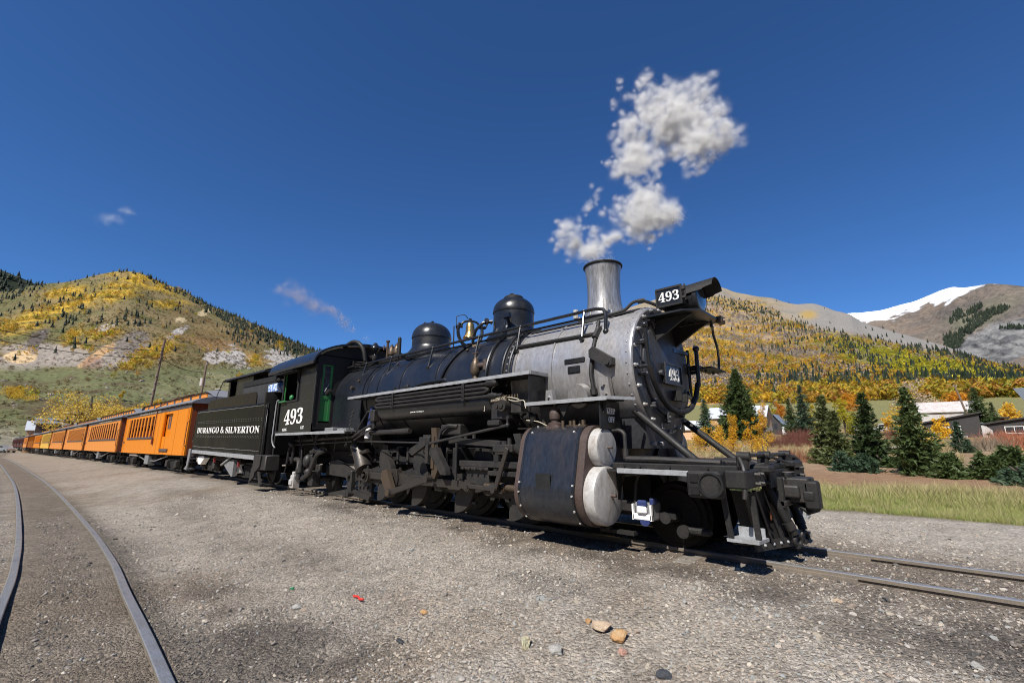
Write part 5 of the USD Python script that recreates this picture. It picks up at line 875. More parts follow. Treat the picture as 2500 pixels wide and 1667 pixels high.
P_('pilot_truck_frame', [box(-3.05, -2.3, -.84, -.78, .34, .42, .01), box(-2.3, -1.95, -.78, -.70, .20, .27, .02), cyl((-2.25, -.8, .22), (-2.25, -.66, .22), .07, n=12), box(-2.95, -2.75, -.9, -.78, .38, .52, .02), tube([(-2.75, -.92, .42), (-2.72, -.92, .72), (-2.66, -.92, .86)], .02, 8), poly_y([(-3.08, .8), (-2.9, .84), (-2.94, .52), (-3.06, .46)], -.98, -.9), box(-3.1, -3.05, -1.02, -.92, .16, .82, .01), box(-3.2, -2.75, -.98, -.9, .14, .18)], 'black_matte')
# pilot beam, deck, cowcatcher, coupler
dk = P_('pilot_deck', [box(-3.1, -1.42, -1.18, 1.18, .86, .885), box(-2.9, -1.5, -1.14, -1.02, .885, .96, .01), box(-2.9, -1.5, 1.02, 1.14, .885, .96, .01), box(-2.3, -1.4, -.5, .5, .885, .95, .01)], 'black_matte')
for s in (-1, 1): P_('deck_edge', box(-2.80, -1.96, s * 1.19 - .02, s * 1.19 + .02, .845, .90, .004), 'edge_white', dk)
P_('deck_bolt', [bolt((x, -1.145, .92), (0, -1, 0), .03, .03) for x in (-2.75, -2.55, -2.2, -1.8)], 'black_matte', dk)
bm = P_('pilot_beam', [box(-1.60, -1.40, -1.24, 1.24, .75, .92, .015), box(-1.40, -1.37, -.55, .2, .72, .90, .01)], 'black_matte')
P_('bolt', [bolt((-1.40, y, z), (1, 0, 0), .022, .05) for y in (-.95, -.82, -.6, .5, .75, 1.0) for z in (.785, .875)], 'grey_iron', bm)
for s in (-1, 1):
    Y = lambda a, b: (min(s * a, s * b), max(s * a, s * b))
    pk = P_('poling_pocket', [box(-1.93, -1.60, *Y(1.20, 1.36), .655, .91, .025)], 'black_matte')
    P_('pocket_recess', [box(-1.89, -1.80, *Y(1.34, 1.372), .80, .885, .004), box(-1.89, -1.80, *Y(1.34, 1.372), .685, .77, .004)], 'soot', pk)  # dark blocks stand in for the shade inside the uncut square holes
    P_('pocket_cup', [lathe([(.105, 0), (.10, -.01), (.09, -.06), (.05, -.1), (0, -.11)], (-1.69, s * 1.375, .785), (0, s, 0), 24), lathe([(.105, -.02), (.12, -.02), (.12, .006), (.103, .006)], (-1.69, s * 1.37, .785), (0, s, 0), 24)], 'black_paint', pk)
    P_('pilot_step', [beam((-1.66, s * 1.14, .68), (-1.62, s * 1.14, .25), .03, .05), beam((-1.42, s * 1.06, .68), (-1.40, s * 1.06, .25), .03, .05), tube([(-1.66, s * 1.14, .68), (-1.63, s * 1.14, .27), (-1.60, s * 1.13, .25), (-1.40, s * 1.06, .25)], .018, 6, .03)], 'black_matte')
    P_('step_tread', [poly_z([(-1.66, s * 1.16), (-1.38, s * 1.14), (-1.36, s * .88), (-1.62, s * .92)], .255, .285), poly_x([(s * .9, .285), (s * .9, .37), (s * .92, .37), (s * .92, .285)], -1.62, -1.38)], 'edge_white')
    # angled plough plates with riveted shoe
    def plate(q, th=.02):
        q = np.array(q, float); n = np.cross(q[1] - q[0], q[2] - q[0]); n /= np.linalg.norm(n)
        V = np.vstack([q, q - n * th]); k = len(q); F = []
        for i in range(1, k - 1): F += [[0, i, i + 1], [k, k + i + 1, k + i]]
        for i in range(k): j = (i + 1) % k; F += [[i, k + i, k + j], [i, k + j, j]]
        return fix(T(V, F))
    pl = P_('plough_plate', [plate([(-1.54, s * .80, .68), (-1.48, s * .09, .68), (-1.36, s * .07, .15), (-1.55, s * .62, .15)][::s])], 'black_matte')
    P_('plough_rib', [beam((-1.50 - .07 * y0, s * y0, .69), (-1.345 - .34 * (y1 - .07), s * y1, .16), .045, .03, .006) for y0, y1 in ((.80, .62), (.56, .42), (.32, .24), (.1, .08))], 'black_paint', pl)
    sh = P_('plough_shoe', [plate([(-1.545, s * .66, .19), (-1.345, s * .06, .19), (-1.335, s * .06, .10), (-1.535, s * .67, .10)][::s], .03)], 'grey_iron', pl)
    P_('shoe_rivet', [ball((-1.335 - .335 * (y - .06), s * y, .148), .017, 1) for y in (.16, .28, .40, .54)], 'edge_white', pl)
P_('rust_patch', [ball((-1.47, -.30, .42), .045, 2, (.25, .9, 1.3))], 'rust_orange')
P_('plough_gusset', [poly_y([(-1.75, .68), (-1.56, .68), (-1.56, .2), (-1.68, .25)], s * .62 - .015, s * .62 + .015) for s in (-1, 1)], 'black_matte')
hb = lambda pts, r=.025: T(*meshkit.arrays(m3.Manifold.batch_hull([m3.Manifold.sphere(r, 12).translate(tuple(q)) for q in pts]))[:2])
bx8 = lambda x0, x1, y0, y1, z0, z1: [(x, y, z) for x in (x0, x1) for y in (y0, y1) for z in (z0, z1)]
cpl = P_('coupler', [hb(bx8(-1.55, -1.28, -.12, .12, .66, .79)), hb(bx8(-1.3, -1.13, -.14, .15, .58, .79) + [(-1.5, 0, .7)]), hb(bx8(-1.5, -1.22, -.18, -.1, .63, .71), .03)], 'grey_iron')
P_('knuckle', [hb(bx8(-1.14, -1.05, -.14, -.03, .52, .76), .025), hb(bx8(-1.15, -1.09, -.15, .12, .60, .66), .025), cyl((-1.13, -.09, .48), (-1.13, -.09, .81), .04, n=14)], 'black_matte', cpl)
P_('coupler_jaw', [hb([(-1.28, -.09, .55), (-1.15, -.09, .46), (-1.09, .04, .48), (-1.18, .12, .55), (-1.28, .09, .56)], .025), hb(bx8(-1.18, -1.09, .07, .16, .6, .75), .025)], 'black_matte', cpl)
P_('coupler_carrier', [box(-1.45, -1.3, -.3, .3, .52, .58, .01), box(-1.4, -1.32, -.3, -.24, .5, .82, .01), box(-1.4, -1.32, .24, .3, .5, .82, .01)], 'black_matte', cpl)
P_('lift_chain', [trimesh.creation.torus(.05, .012, 14, 6, transform=trimesh.transformations.translation_matrix((-1.40 + .06 * k, .02, .86)) @ trimesh.transformations.scale_matrix(1.5, direction=[1, 0, 0])) for k in range(2)], 'grey_iron', cpl)
P_('cut_lever', [tube([(-1.5, -1.05, .93), (-1.5, -1.05, 1.06), (-1.47, -.98, 1.06), (-1.46, -.3, 1.055), (-1.46, .4, 1.05), (-1.46, .62, 1.05)], .022, 8, .03), tube([(-1.5, -1.06, 1.04), (-1.44, -1.14, .95), (-1.42, -1.2, .82), (-1.44, -1.22, .66)], .022, 8, .08), tube([(-1.46, -.28, 1.055), (-1.4, 0, 1.0), (-1.34, .26, .95)], .018, 8), tube([(-1.46, .62, 1.04), (-1.42, .9, 1.02), (-1.4, 1.08, .95), (-1.4, 1.14, .80)], .02, 8, .1)], 'grey_iron')
for y in (-1.04, -.32, .58): P_('lever_post', [box(-1.53, -1.42, y - .03, y + .03, .92, 1.04, .01), cyl((-1.52, y, 1.05), (-1.40, y, 1.05), .045, n=12)], 'black_matte')
for s in (-1, 1):
    ho = P_('air_hose', [tube([(-2.2, s * .26, .97), (-1.72, s * .26, .96), (-1.55, s * .28, .86), (-1.42, s * .30, .60), (-1.34, s * .25, .38), (-1.29, s * .20, .24)], [.04, .04, .05, .05, .045, .045], 12, .12)], 'black_matte')
    for q in (cyl((-1.56, s * .28, .88), (-1.50, s * .285, .79), .06, n=14), cyl((-1.335, s * .245, .36), (-1.31, s * .22, .29), .055, n=14)): P_('hose_clamp', q, 'grey_iron', ho)
    P_('glad_hand', [trimesh.creation.torus(.05, .022, 16, 8, transform=trimesh.transformations.translation_matrix((-1.275, s * .17, .17)) @ trimesh.transformations.rotation_matrix(np.pi / 2, [0, 1, 0]) @ trimesh.transformations.rotation_matrix(.4, [1, 0, 0])), box(-1.295, -1.255, s * .17 - .04, s * .17 + .04, .09, .13, .01)], 'black_matte', ho)
P_('pilot_clutter', [beam((-1.7, -.75, .9), (-1.38, -.62, .96), .05, .05, .01), box(-1.5, -1.32, -.72, -.5, .88, .95, .015), box(-1.5, -1.30, .3, .7, .9, .98, .02), beam((-2.1, -.4, .94), (-1.5, -.9, .96), .04, .04), beam((-1.45, .55, .9), (-1.42, .58, 1.04), .06, .06), box(-1.47, -1.42, .9, .96, .88, 1.02), cyl((-2.2, -.9, .95), (-1.7, -.9, .95), .05, n=10), box(-1.33, -1.28, -.16, .2, .8, .86, .01)], 'black_matte')
# ------------------------------------------------------------------ tender
paint('tender_black', (.006, .006, .0065), .34, dirt=(.012, .010, .008), amt=.5, scale=1.4, bump=.08, bscale=9, spec=.12, fine=.2)
paint('coal_board', (.014, .011, .008), .4, dirt=(.028, .02, .013), amt=.6, scale=3.0, bump=.15, bscale=12, spec=.25)
paint('red_paint', (.25, .03, .03), .5, amt=.3)
TEN = thing('tender', 'long black tender lettered DURANGO & SILVERTON in white, coupled behind the cab', 'tender')
def tilt(m):
    m = m.copy() if isinstance(m, trimesh.Trimesh) else T(*meshkit.arrays(m)[:2]); m.vertices[:, 2] += (-13.85 - m.vertices[:, 0]) * .017; m.vertices[:, 1] -= (-13.85 - m.vertices[:, 0]) * .008; return m
def Q_(name, mesh, mat, parent=TEN, **k):
    mesh = cat_mesh(mesh) if isinstance(mesh, list) else mesh
    return obj(name, tilt(mesh), mat, parent, **k)
X0, X1, YT = -21.45, -13.85, 1.40
tb = Q_('tank', [box(X0, X1, -YT, YT, .86, 2.36, .03)], 'tender_black')
Q_('coal_board', [poly_y([(-20.2, 2.34), (-15.0, 2.34), (-15.0, 2.62), (-15.08, 2.72), (-15.2, 2.74), (-19.9, 2.70), (-20.2, 2.62)], s * 1.36, s * 1.33) for s in (-1, 1)], 'coal_board', tb)
Q_('coal_side', [box(-17.75, -14.75, s * .93 - .015, s * .93 + .015, 2.36, 3.08) for s in (-1, 1)] + [box(-14.78, -14.74, -.93, .93, 2.36, 3.0)], 'plain_grey' if False else 'graphite_dark', tb)
Q_('coal_lip', [box(-17.75, -14.75, s * .95 - .02, s * .95 + .02, 3.08, 3.25) for s in (-1, 1)], 'black_matte', tb)
crg = np.random.default_rng(3)
Q_('coal', [ball((crg.uniform(-17.6, -14.9), crg.uniform(-.85, .85), 2.9 + crg.uniform(0, .25)), crg.uniform(.07, .16), 1, crg.uniform(.6, 1.2, 3)) for _ in range(110)] + [box(-17.7, -14.8, -.9, .9, 2.36, 2.85)], 'soot', tb, smooth=False, kind='stuff')
dh = Q_('doghouse', [box(-20.75, -20.55, -.62, -.58, 2.36, 3.62), box(-19.75, -19.55, -.62, -.56, 2.36, 3.62), box(-20.75, -19.55, -.62, -.6, 2.36, 2.72), box(-20.75, -19.55, .6, .62, 2.36, 3.62), box(-20.77, -20.75, -.62, .62, 2.36, 3.62), box(-19.55, -17.8, -.66, .66, 2.36, 3.6), box(-19.58, -19.5, -.66, .66, 2.36, 3.62)], 'black_paint', tb)
Q_('roof', [poly_x(Polygon(arch(.78, 3.56, 3.78, 14)), -20.95, -16.4), box(-20.95, -20.7, -.8, .8, 3.54, 3.6)], 'black_matte', dh)
Q_('panel', [box(-20.45, -20.0, -.64, -.62, 2.4, 2.68), box(-20.5, -19.9, -.64, -.62, 2.76, 2.80)], 'plain_grey', dh)
Q_('ladder_rail', [tube([(-21.1, -.9, 2.36), (-21.1, -.9, 3.0), (-20.95, -.8, 3.55)], .014, 6)], 'grey_iron', dh)
Q_('bulkhead', [cyl((-14.05, -1.12, .9), (-14.05, -1.12, 2.66), .30, n=24), cyl((-14.05, 1.12, .9), (-14.05, 1.12, 2.66), .3, n=24), box(-14.4, -13.75, -1.1, 1.1, .9, 2.66)], 'tender_black', tb)
rvt = [(x, -YT - .001, z) for z, st in ((.99, .055), (2.28, .055)) for x in np.arange(X0 + .15, X1 - .05, st)] + [(x, -YT - .001, z) for z in (1.36, 1.40, 1.86, 1.92) for x in np.arange(X0 + .3 + (z * 100 % 7) * .03, X1 - .1, .22)]
Q_('rivets', rivets(rvt, (0, -1, 0), .011), 'plain_grey', tb, kind='stuff')
Q_('lettering', text_on('DURANGO & SILVERTON', .20, (-21.02, -YT - .003, 1.50), (1, 0, 0), (.0, 0, 1), .005, True, width=6.75), 'letter_white', tb)
Q_('sill', [box(X0 - .15, X1 + .1, -YT - .02, -YT + .06, .74, .86, .005), box(X0 - .15, X1 + .1, YT - .06, YT + .02, .74, .86, .005)], 'edge_white')
Q_('underframe', [box(X0, X1, -.9, .9, .62, .80), box(-19.2, -16.2, -1.2, -.7, .55, .72, .02)], 'soot')
Q_('corner_grab_iron', [tube([(X1 - .12, -1.43, 2.24), (X1 + .02, -1.43, 2.24), (X1 + .03, -1.43, .85)], .015, 6, .04), tube([(X1 + .25, -1.2, 2.4), (X1 + .25, -1.2, .9)], .02, 6), tube([(X0 - .1, -1.36, 2.1), (X0 - .22, -1.38, 2.05), (X0 - .22, -1.38, 1.2), (X0 - .1, -1.36, 1.15)], .014, 6, .04)], 'grey_iron')
Q_('rear_step', [poly_y([(X0 - .15, .9), (X0 + .18, .9), (X0 + .1, .5), (X0 - .05, .15), (X0 - .45, .10), (X0 - .45, .14), (X0 - .2, .25), (X0 - .18, .5)], -1.46, -1.42), box(X0 - .45, X0 - .05, -1.46, -1.2, .10, .13), box(X0 - .3, X0 + .05, -1.44, -1.15, .5, .53)], 'plain_grey')
Q_('front_step', [poly_y([(X1 - .3, .88), (X1 + .25, .88), (X1 + .2, .6), (X1 - .02, .46), (X1 - .32, .46)], -1.5, -1.46), box(X1 - .3, X1 + .5, -1.46, -1.1, .5, .9, .02), poly_y([(X1 - .35, .46), (X1 - .1, .46), (X1 - .15, .3), (X1 - .42, .16), (X1 + .3, .12), (X1 + .3, .17), (X1 + .1, .46), (X1 + .2, .46), (X1 + .42, .16), (X1 + .42, .10), (X1 - .5, .12), (X1 - .3, .3)][:4] + [(X1 - .5, .12)], -1.5, -1.46), box(X1 - .5, X1 + .4, -1.5, -1.2, .10, .14), poly_y([(X1 + .1, .46), (X1 + .22, .46), (X1 + .45, .14), (X1 + .3, .14)], -1.5, -1.46)], 'grey_iron')
Q_('tool_box', [poly_y([(-17.6, .5), (-16.6, .66), (-16.5, .66), (-16.5, .16), (-16.6, .14)], -1.3, -1.2), beam((-17.7, -1.32, .45), (-16.7, -1.32, .76), .05, .05)], 'plain_grey')
Q_('air_reservoir_scoop', [poly_y([(-20.9, .62), (-20.1, .66), (-20.0, .6), (-20.45, .34), (-20.75, .36), (-20.92, .5)], -1.28, -1.1)], 'white_paint')
Q_('handle', [box(-18.75, -18.68, -1.3, -1.24, .5, .66), box(-16.15, -16.08, -1.3, -1.24, .46, .62)], 'red_paint')
def truck_parts(x, sgn_detail=True, r=.36, wb=1.5, yw=.56, yo=1.0):
    """wheels and side frames of one four-wheel truck, centred on x"""
    W, S, J = [], [[], []], []
    for dx in (-wb / 2, wb / 2):
        for s in (-1, 1):
            W.append(lathe([(0, 0), (.08, .02), (.09, .0), (r * .75, -.02), (r * .8, .0), (r, 0), (r, -.09), (r + .026, -.1), (r + .026, -.13), (0, -.12)], (x + dx, s * (yw + .06), r), (0, s, 0), 28)); J.append(box(x + dx - .13, x + dx + .13, min(s * yo, s * (yo + .2)), max(s * yo, s * (yo + .2)), r - .12, r + .17, .03))
        W.append(cyl((x + dx, -.9, r), (x + dx, .9, r), .06, n=10))
    for s in (-1, 1):
        y = s * (yo + .04)
        S[(s + 1) // 2] += [beam((x - wb / 2 - .25, y, r + .2), (x + wb / 2 + .25, y, r + .2), .07, .07, .01), beam((x - wb / 2, y, r + .18), (x - .28, y, r - .16), .06, .04), beam((x + wb / 2, y, r + .18), (x + .28, y, r - .16), .06, .04), box(x - .3, x + .3, y - .035, y + .035, r - .2, r - .15), box(x - .3, x - .24, y - .04, y + .04, r - .18, r + .2), box(x + .24, x + .3, y - .04, y + .04, r - .18, r + .2), cyl((x - .1, y, r - .14), (x - .1, y, r + .14), .07, n=10), cyl((x + .1, y, r - .14), (x + .1, y, r + .14), .07, n=10), beam((x - wb / 2 - .35, y * .95, r - .22), (x + wb / 2 + .35, y * .95, r - .22), .04, .05), box(x - wb / 2 - .36, x - wb / 2 - .3, y * .95 - .05, y * .95 + .05, r - .25, r + .1)]
    return W, S, J
for x in (-15.9, -20.0):
    W, S, J = truck_parts(x, yo=.98)
    tk = Q_('truck', S[0], 'black_matte'); Q_('side_frame', S[1], 'black_matte', tk)
    for w in W: Q_('wheel', w, 'black_matte', tk)
    for i, j in enumerate(J): Q_('journal_box', j, 'white_paint' if (x == -15.9 and i == 0) else 'grey_iron', tk)
Q_('water_hose', [tube([(X0 + .3, -1.1, .7), (X0 + .25, -1.15, .4), (X0 + .1, -1.15, .28)], .02, 6), tube([(-20.8, -1.05, .3), (-20.6, -1.1, .6)], .016, 6)], 'grey_iron')
bp_ = thing('bottled_water_pack', 'white and blue wrapped pack of water bottles on the tender front beside the cab window', 'water bottles')
wb_ = []
for i in range(4):
    for j in range(3): wb_.append(lathe([(0, 0), (.032, .005), (.033, .15), (.02, .19), (.014, .2), (.014, .22), (0, .22)], (-14.15 + i * .19, -1.25 + j * .1, 2.66), n=10))
obj('bottle', wb_, 'white_paint', bp_, kind='stuff')
paint('wrap_film', (.62, .72, .86), .2, dirt=(.08, .2, .6), amt=1.0, scale=9.0, bump=.8, bscale=25, lo=.5, hi=.56)
obj('wrap', T(*meshkit.arrays(m3.Manifold.batch_hull([m3.Manifold.sphere(.03, 12).translate((x, y, z)) for x in (-14.2, -13.5) for y in (-1.30, -1.02) for z in (2.68, 2.86)]))[:2]), 'wrap_film', bp_)

# ------------------------------------------------------------------ passenger cars
paint('coach_orange', (.66, .205, .008), .38, dirt=(.52, .165, .015), amt=.35, scale=2.0, bump=.05, fine=.08, spec=.3)
paint('coach_amber', (.66, .235, .04), .42, dirt=(.62, .22, .03), amt=.35, scale=2.0, bump=.05, fine=.08)
paint('coach_yellow', (.70, .40, .06), .42, dirt=(.6, .35, .05), amt=.35, scale=2.0, bump=.05, fine=.08)
paint('coach_maroon', (.085, .012, .02), .4, dirt=(.06, .015, .02), amt=.35, scale=2.0, fine=.1)
paint('coach_interior', (.22, .045, .012), .6, dirt=(.12, .03, .01), amt=.5, scale=5.0)
paint('coach_trim', (.075, .065, .075), .5, amt=.3)
paint('coach_sash', (.13, .022, .012), .5, amt=.3)
paint('roof_grey', (.165, .17, .19), .6, dirt=(.10, .10, .11), amt=.5, scale=2.0, fine=.15)
paint('olive_panel', (.22, .15, .02), .5, amt=.2)
CS, CI = -.039, -1.34
def side_y(x): return CI + CS * (-x - 22)
ang = math.degrees(math.atan(.039))
def coach(xa, xb, label, body, n_win, w0, w1, lettered, door=None, roof='roof_grey', clere='coach_amber', glassy=True, win_mat='coach_sash', grp='orange passenger cars of the train', toilet=True):
    xm, L = (xa + xb) / 2, (xa - xb) / math.cos(math.radians(ang)); h = L / 2
    t = thing('passenger_car', label, 'railway car', None, (xm, side_y(xm) + 1.25, 0), ang)
    zs, z0, z1, zt, ze = .74, 1.66, 2.60, 2.72, 2.90
    A, Bx = -h + w0 * L, -h + w1 * L
    K = lambda *a, **k: obj(*a, **k)
    wall = [box(-h, h, s * 1.25 - .02, s * 1.25 + .02, zs, z0 - .1) for s in (-1, 1)] + [box(-h, h, s * 1.25 - .02, s * 1.25 + .02, z1, zt) for s in (-1, 1)]
    wall += [box(-h, A, s * 1.25 - .02, s * 1.25 + .02, z0 - .1, z1) for s in (-1, 1)]
    if door: d0, d1 = -h + door[0] * L, -h + door[1] * L; wall += [box(Bx, d0, -1.27, -1.23, z0 - .1, z1), box(d1, h, -1.27, -1.23, z0 - .1, z1), box(Bx, h, 1.23, 1.27, z0 - .1, z1)]
    else: wall += [box(Bx, h, s * 1.25 - .02, s * 1.25 + .02, z0 - .1, z1) for s in (-1, 1)]
    ends = [box(x0, x0 + .04, -1.23, 1.23, zs, ze + .1) for x0 in (-h, h - .04)]
    st_ = (Bx - A) / n_win; pw = st_ * .30
    posts = [box(A + i * st_ - pw / 2, A + i * st_ + pw / 2, s * 1.25 - .02, s * 1.25 + .025, z0 - .1, z1) for i in range(n_win + 1) for s in (-1, 1)]
    w = K('body', wall + posts, body, t)
    K('end_wall', ends, body if body == 'coach_maroon' else 'coach_interior', t)
    K('corner_post', [box(x, x + .09, s * 1.27 - .02, s * 1.27 + .02, zs, zt) for x in (-h, h - .09, h - .3) for s in (-1, 1)], body, w)
    K('window_sill', [box(A - .05, Bx + .05, -1.305, -1.27, z0 - .18, z0 - .09)], 'coach_trim', w)
    for i in range(n_win):
        a, b = A + i * st_ + pw / 2, A + (i + 1) * st_ - pw / 2
        zm = z0 + (z1 - z0) * .56
        f = K('window', [box(a, a + .03, -1.24, -1.21, z0 - .1, z1), box(b - .03, b, -1.24, -1.21, z0 - .1, z1), box(a, b, -1.24, -1.21, z0 - .1, z0 - .04), box(a, b, -1.245, -1.205, zm - .02, zm + .02), box(a, b, -1.24, -1.21, z1 - .04, z1)], win_mat, t)
        if glassy: K('pane', box(a + .03, b - .03, -1.228, -1.222, zm + .02, z1 - .04), 'glass', f)
    K('interior', [box(-h + .1, h - .1, -.9, .9, zs, z0 - .12), box(-h + .1, h - .1, -.02, .02, z0 - .1, z1), box(-h + .1, h - .1, -1.2, 1.2, z1 + .02, z1 + .06)] + [box(A + (i + .5) * st_ - .06, A + (i + .5) * st_ + .06, -1.1, -.2, z0 - .12, z0 + .25) for i in range(n_win)], 'coach_interior', t)
    K('letterboard', [box(-h - .02, h + .02, s * 1.262 - .02, s * 1.262 + .02, zt, ze) for s in (-1, 1)], 'coach_trim', t)
    if lettered: K('lettering', text_on('DURANGO & SILVERTON', .105, ((A + Bx) / 2 - (1.9 if not door else .6), -1.286, zt + .04), (1, 0, 0), (0, 0, 1), .004, True, width=4.6 if door else 5.2), 'letter_cream', t)
    # roof: lower deck with drooping ends, clerestory, upper deck
    def deck(xs, sec): V = []; F = []
    sec = np.array([(-1.36, 2.90), (-1.37, 2.94), (-1.25, 3.02), (-1.0, 3.13), (-.62, 3.22), (.62, 3.22), (1.0, 3.13), (1.25, 3.02), (1.37, 2.94), (1.36, 2.90)])
    up = np.array([(-.60, 3.20), (-.62, 3.47), (-.70, 3.47), (-.68, 3.50), (-.35, 3.56), (0, 3.58), (.35, 3.56), (.68, 3.50), (.70, 3.47), (.62, 3.47), (.60, 3.20)])
    def loft(secs):
        n = len(secs[0][1]); V = np.vstack([np.column_stack([np.full(n, x), s_]) for x, s_ in secs]); F = []
        for k in range(len(secs) - 1):
            for i in range(n - 1): o = k * n + i; F += [[o, o + 1, o + n + 1], [o, o + n + 1, o + n]]
        for k, flip in ((0, 1), (len(secs) - 1, 0)):
            for i in range(1, n - 1): q = [k * n, k * n + i, k * n + i + 1]; F.append(q[::-1] if flip else q)
        return T(V, F)
    low = [(-h - .35, sec - [0, .02]), (-h + .4, sec), (h - .4, sec), (h + .35, sec - [0, .02])]
    rfm = K('roof', loft(low), roof, t, smooth=30)
    dome_end = lambda x, k: (x, np.column_stack([up[:, 0] * (1 - .12 * k), 3.2 + (up[:, 1] - 3.2) * (1 - k)]))
    K('upper_roof', [loft([(x, np.array([(-.70, 3.475), (-.35, 3.55), (0, 3.575), (.35, 3.55), (.70, 3.475), (.66, 3.46), (0, 3.5), (-.66, 3.46)])) for x in (-h + .55, h - .55)]), loft([dome_end(h - .6, 0), dome_end(h - .3, .12), dome_end(h, .4), dome_end(h + .33, .98)]), loft([dome_end(-h - .33, .98), dome_end(-h, .4), dome_end(-h + .3, .12), dome_end(-h + .6, 0)])], roof, rfm, smooth=30)
    K('clerestory', [box(-h + .55, h - .55, s * .60 - .02, s * .60 + .02, 3.2, 3.47) for s in (-1, 1)], clere, rfm)
    nc = max(4, n_win)
    for i in range(nc):
        xc = -h + .9 + (L - 1.8) * (i + .5) / nc; K('clerestory_window', box(xc - .13, xc + .13, -.635, -.62, 3.24, 3.44), 'coach_trim', rfm)
    if toilet: K('small_window', box(-h + .55, -h + .75, -1.28, -1.27, 1.75, 2.5), 'coach_trim', w)
    K('number', text_on('%d' % (300 + int(-xm)), .12, (-.1, -1.272, 1.12), (1, 0, 0), (0, 0, 1), .003, True) if False else box(-h + .2, -h + .42, -1.30, -1.27, 1.28, 1.38), 'coach_trim', w)
    if door:
        K('door', [box(d0 + .02, d1 - .02, -1.17, -1.13, zs + .12, z1 + .1)], body, t); dd = t
        K('door_window', [box(d0 + .35, d0 + .55, -1.18, -1.172, 1.9, 2.5), box(d0 + .65, d0 + .85, -1.18, -1.172, 1.9, 2.5)], 'coach_trim', t)
        K('door_jamb', [cyl((d0, -1.28, zs + .15), (d0, -1.28, z1 + .1), .09, n=12)], body, t)
        K('threshold', box(d0 - .1, d1 + .05, -1.33, -1.26, .90, 1.0), 'coach_trim', t)
        K('plank_joint', [box(x - .006, x + .006, -1.274, -1.27, zs, zt) for x in np.linspace(-h + .4, h - .4, 9) if not (A < x < Bx)], 'coach_sash', w)
        K('signal_cord', [tube([(Bx + .35, -1.31, 1.4), (Bx + .35, -1.31, 2.9), (Bx + .35, -1.40, 2.96), (Bx + 1.1, -.7, 3.52), (Bx + 1.0, 0, 3.75), (Bx + 1.3, .3, 3.6)], .02, 6), box(Bx + .25, Bx + .42, -1.34, -1.27, 1.2, 1.5)], 'coach_sash', t)
    # running gear
    for x in (-h + 2.3, h - 2.3):
        W, S, J = truck_parts(x, r=.33)
        tk = K('truck', S[0], 'black_matte', t); K('side_frame', S[1], 'black_matte', tk)
        for q in W: K('wheel', q, 'black_matte', tk)
        K('journal_box', J, 'grey_iron', tk)
    K('underframe', [box(-h, h, -1.1, 1.1, .66, .74), box(-1.6, 1.0, -1.05, .3, .34, .66, .02)], 'soot', t)
    K('battery_box', [box(-.6, .15, -1.22, -.95, .22, .66, .02), beam((-3.4, -1.1, .68), (-1.0, -1.1, .40), .04, .04), beam((3.4, -1.1, .68), (1.0, -1.1, .40), .04, .04), beam((-1.0, -1.1, .40), (1.0, -1.1, .40), .04, .04)], 'plain_grey', t)
    for e in (-1, 1):
        K('platform', [box(min(e * h, e * (h + .62)), max(e * h, e * (h + .62)), -1.1, 1.1, .70, .80), box(min(e * (h + .1), e * (h + .55)), max(e * (h + .1), e * (h + .55)), -1.25, -.95, .22, .26), box(min(e * (h + .1), e * (h + .5)), max(e * (h + .1), e * (h + .5)), -1.2, -.9, .46, .5), box(min(e * (h + .52), e * (h + .56)), max(e * (h + .52), e * (h + .56)), -1.22, -1.18, .22, .8)], 'black_matte', t)
        K('end_rail', [tube([(e * (h + .58), y, .8), (e * (h + .58), y, 1.7)], .016, 6) for y in (-1.1, -.7, .7, 1.1)] + [tube([(e * (h + .58), -1.1, 1.7), (e * (h + .58), -.6, 1.7)], .016, 6), tube([(e * (h + .1), -1.29, 1.1), (e * (h + .1), -1.36, 1.15), (e * (h + .1), -1.36, 2.1), (e * (h + .1), -1.29, 2.15)], .014, 6, .04)], 'black_matte', t)
    return t
coach(-22.9, -36.2, 'deep orange combination car with a recessed side door, first behind the tender', 'coach_orange', 8, .085, .54, True, door=(.685, .79), toilet=False)
coach(-38.1, -52.0, 'orange coach with thirteen windows, second car behind the tender', 'coach_amber', 13, .10, .94, True)
coach(-53.4, -67.4, 'orange coach with many narrow windows, third car behind the tender', 'coach_amber', 17, .14, .95, True)
coach(-69.0, -83.3, 'orange coach, fourth car behind the tender', 'coach_amber', 17, .14, .96, False)
coach(-84.8, -98.9, 'yellow coach with olive window band, fifth car behind the tender', 'coach_yellow', 9, .12, .95, False, win_mat='olive_panel', glassy=False)
coach(-99.8, -114.3, 'orange coach with closed windows, sixth car behind the tender', 'coach_orange', 9, .12, .93, False, win_mat='coach_orange', glassy=False)
coach(-134.4, -147.3, 'short amber coach just before the maroon cars', 'coach_amber', 8, .12, .9, False, win_mat='coach_orange', glassy=False)
for i, (a, b, nm) in enumerate([(-148.9, -162.9, 'first'), (-164.4, -178.4, 'second'), (-179.9, -193.9, 'third'), (-195.4, -210, 'last')]):
    coach(a, b, f'dark maroon coach with a pale roof, {nm} of the maroon cars at the tail', 'coach_maroon', 8, .08, .93, False, clere='coach_maroon', glassy=False, win_mat='coach_maroon', roof='roof_pale' if False else 'plain_grey')
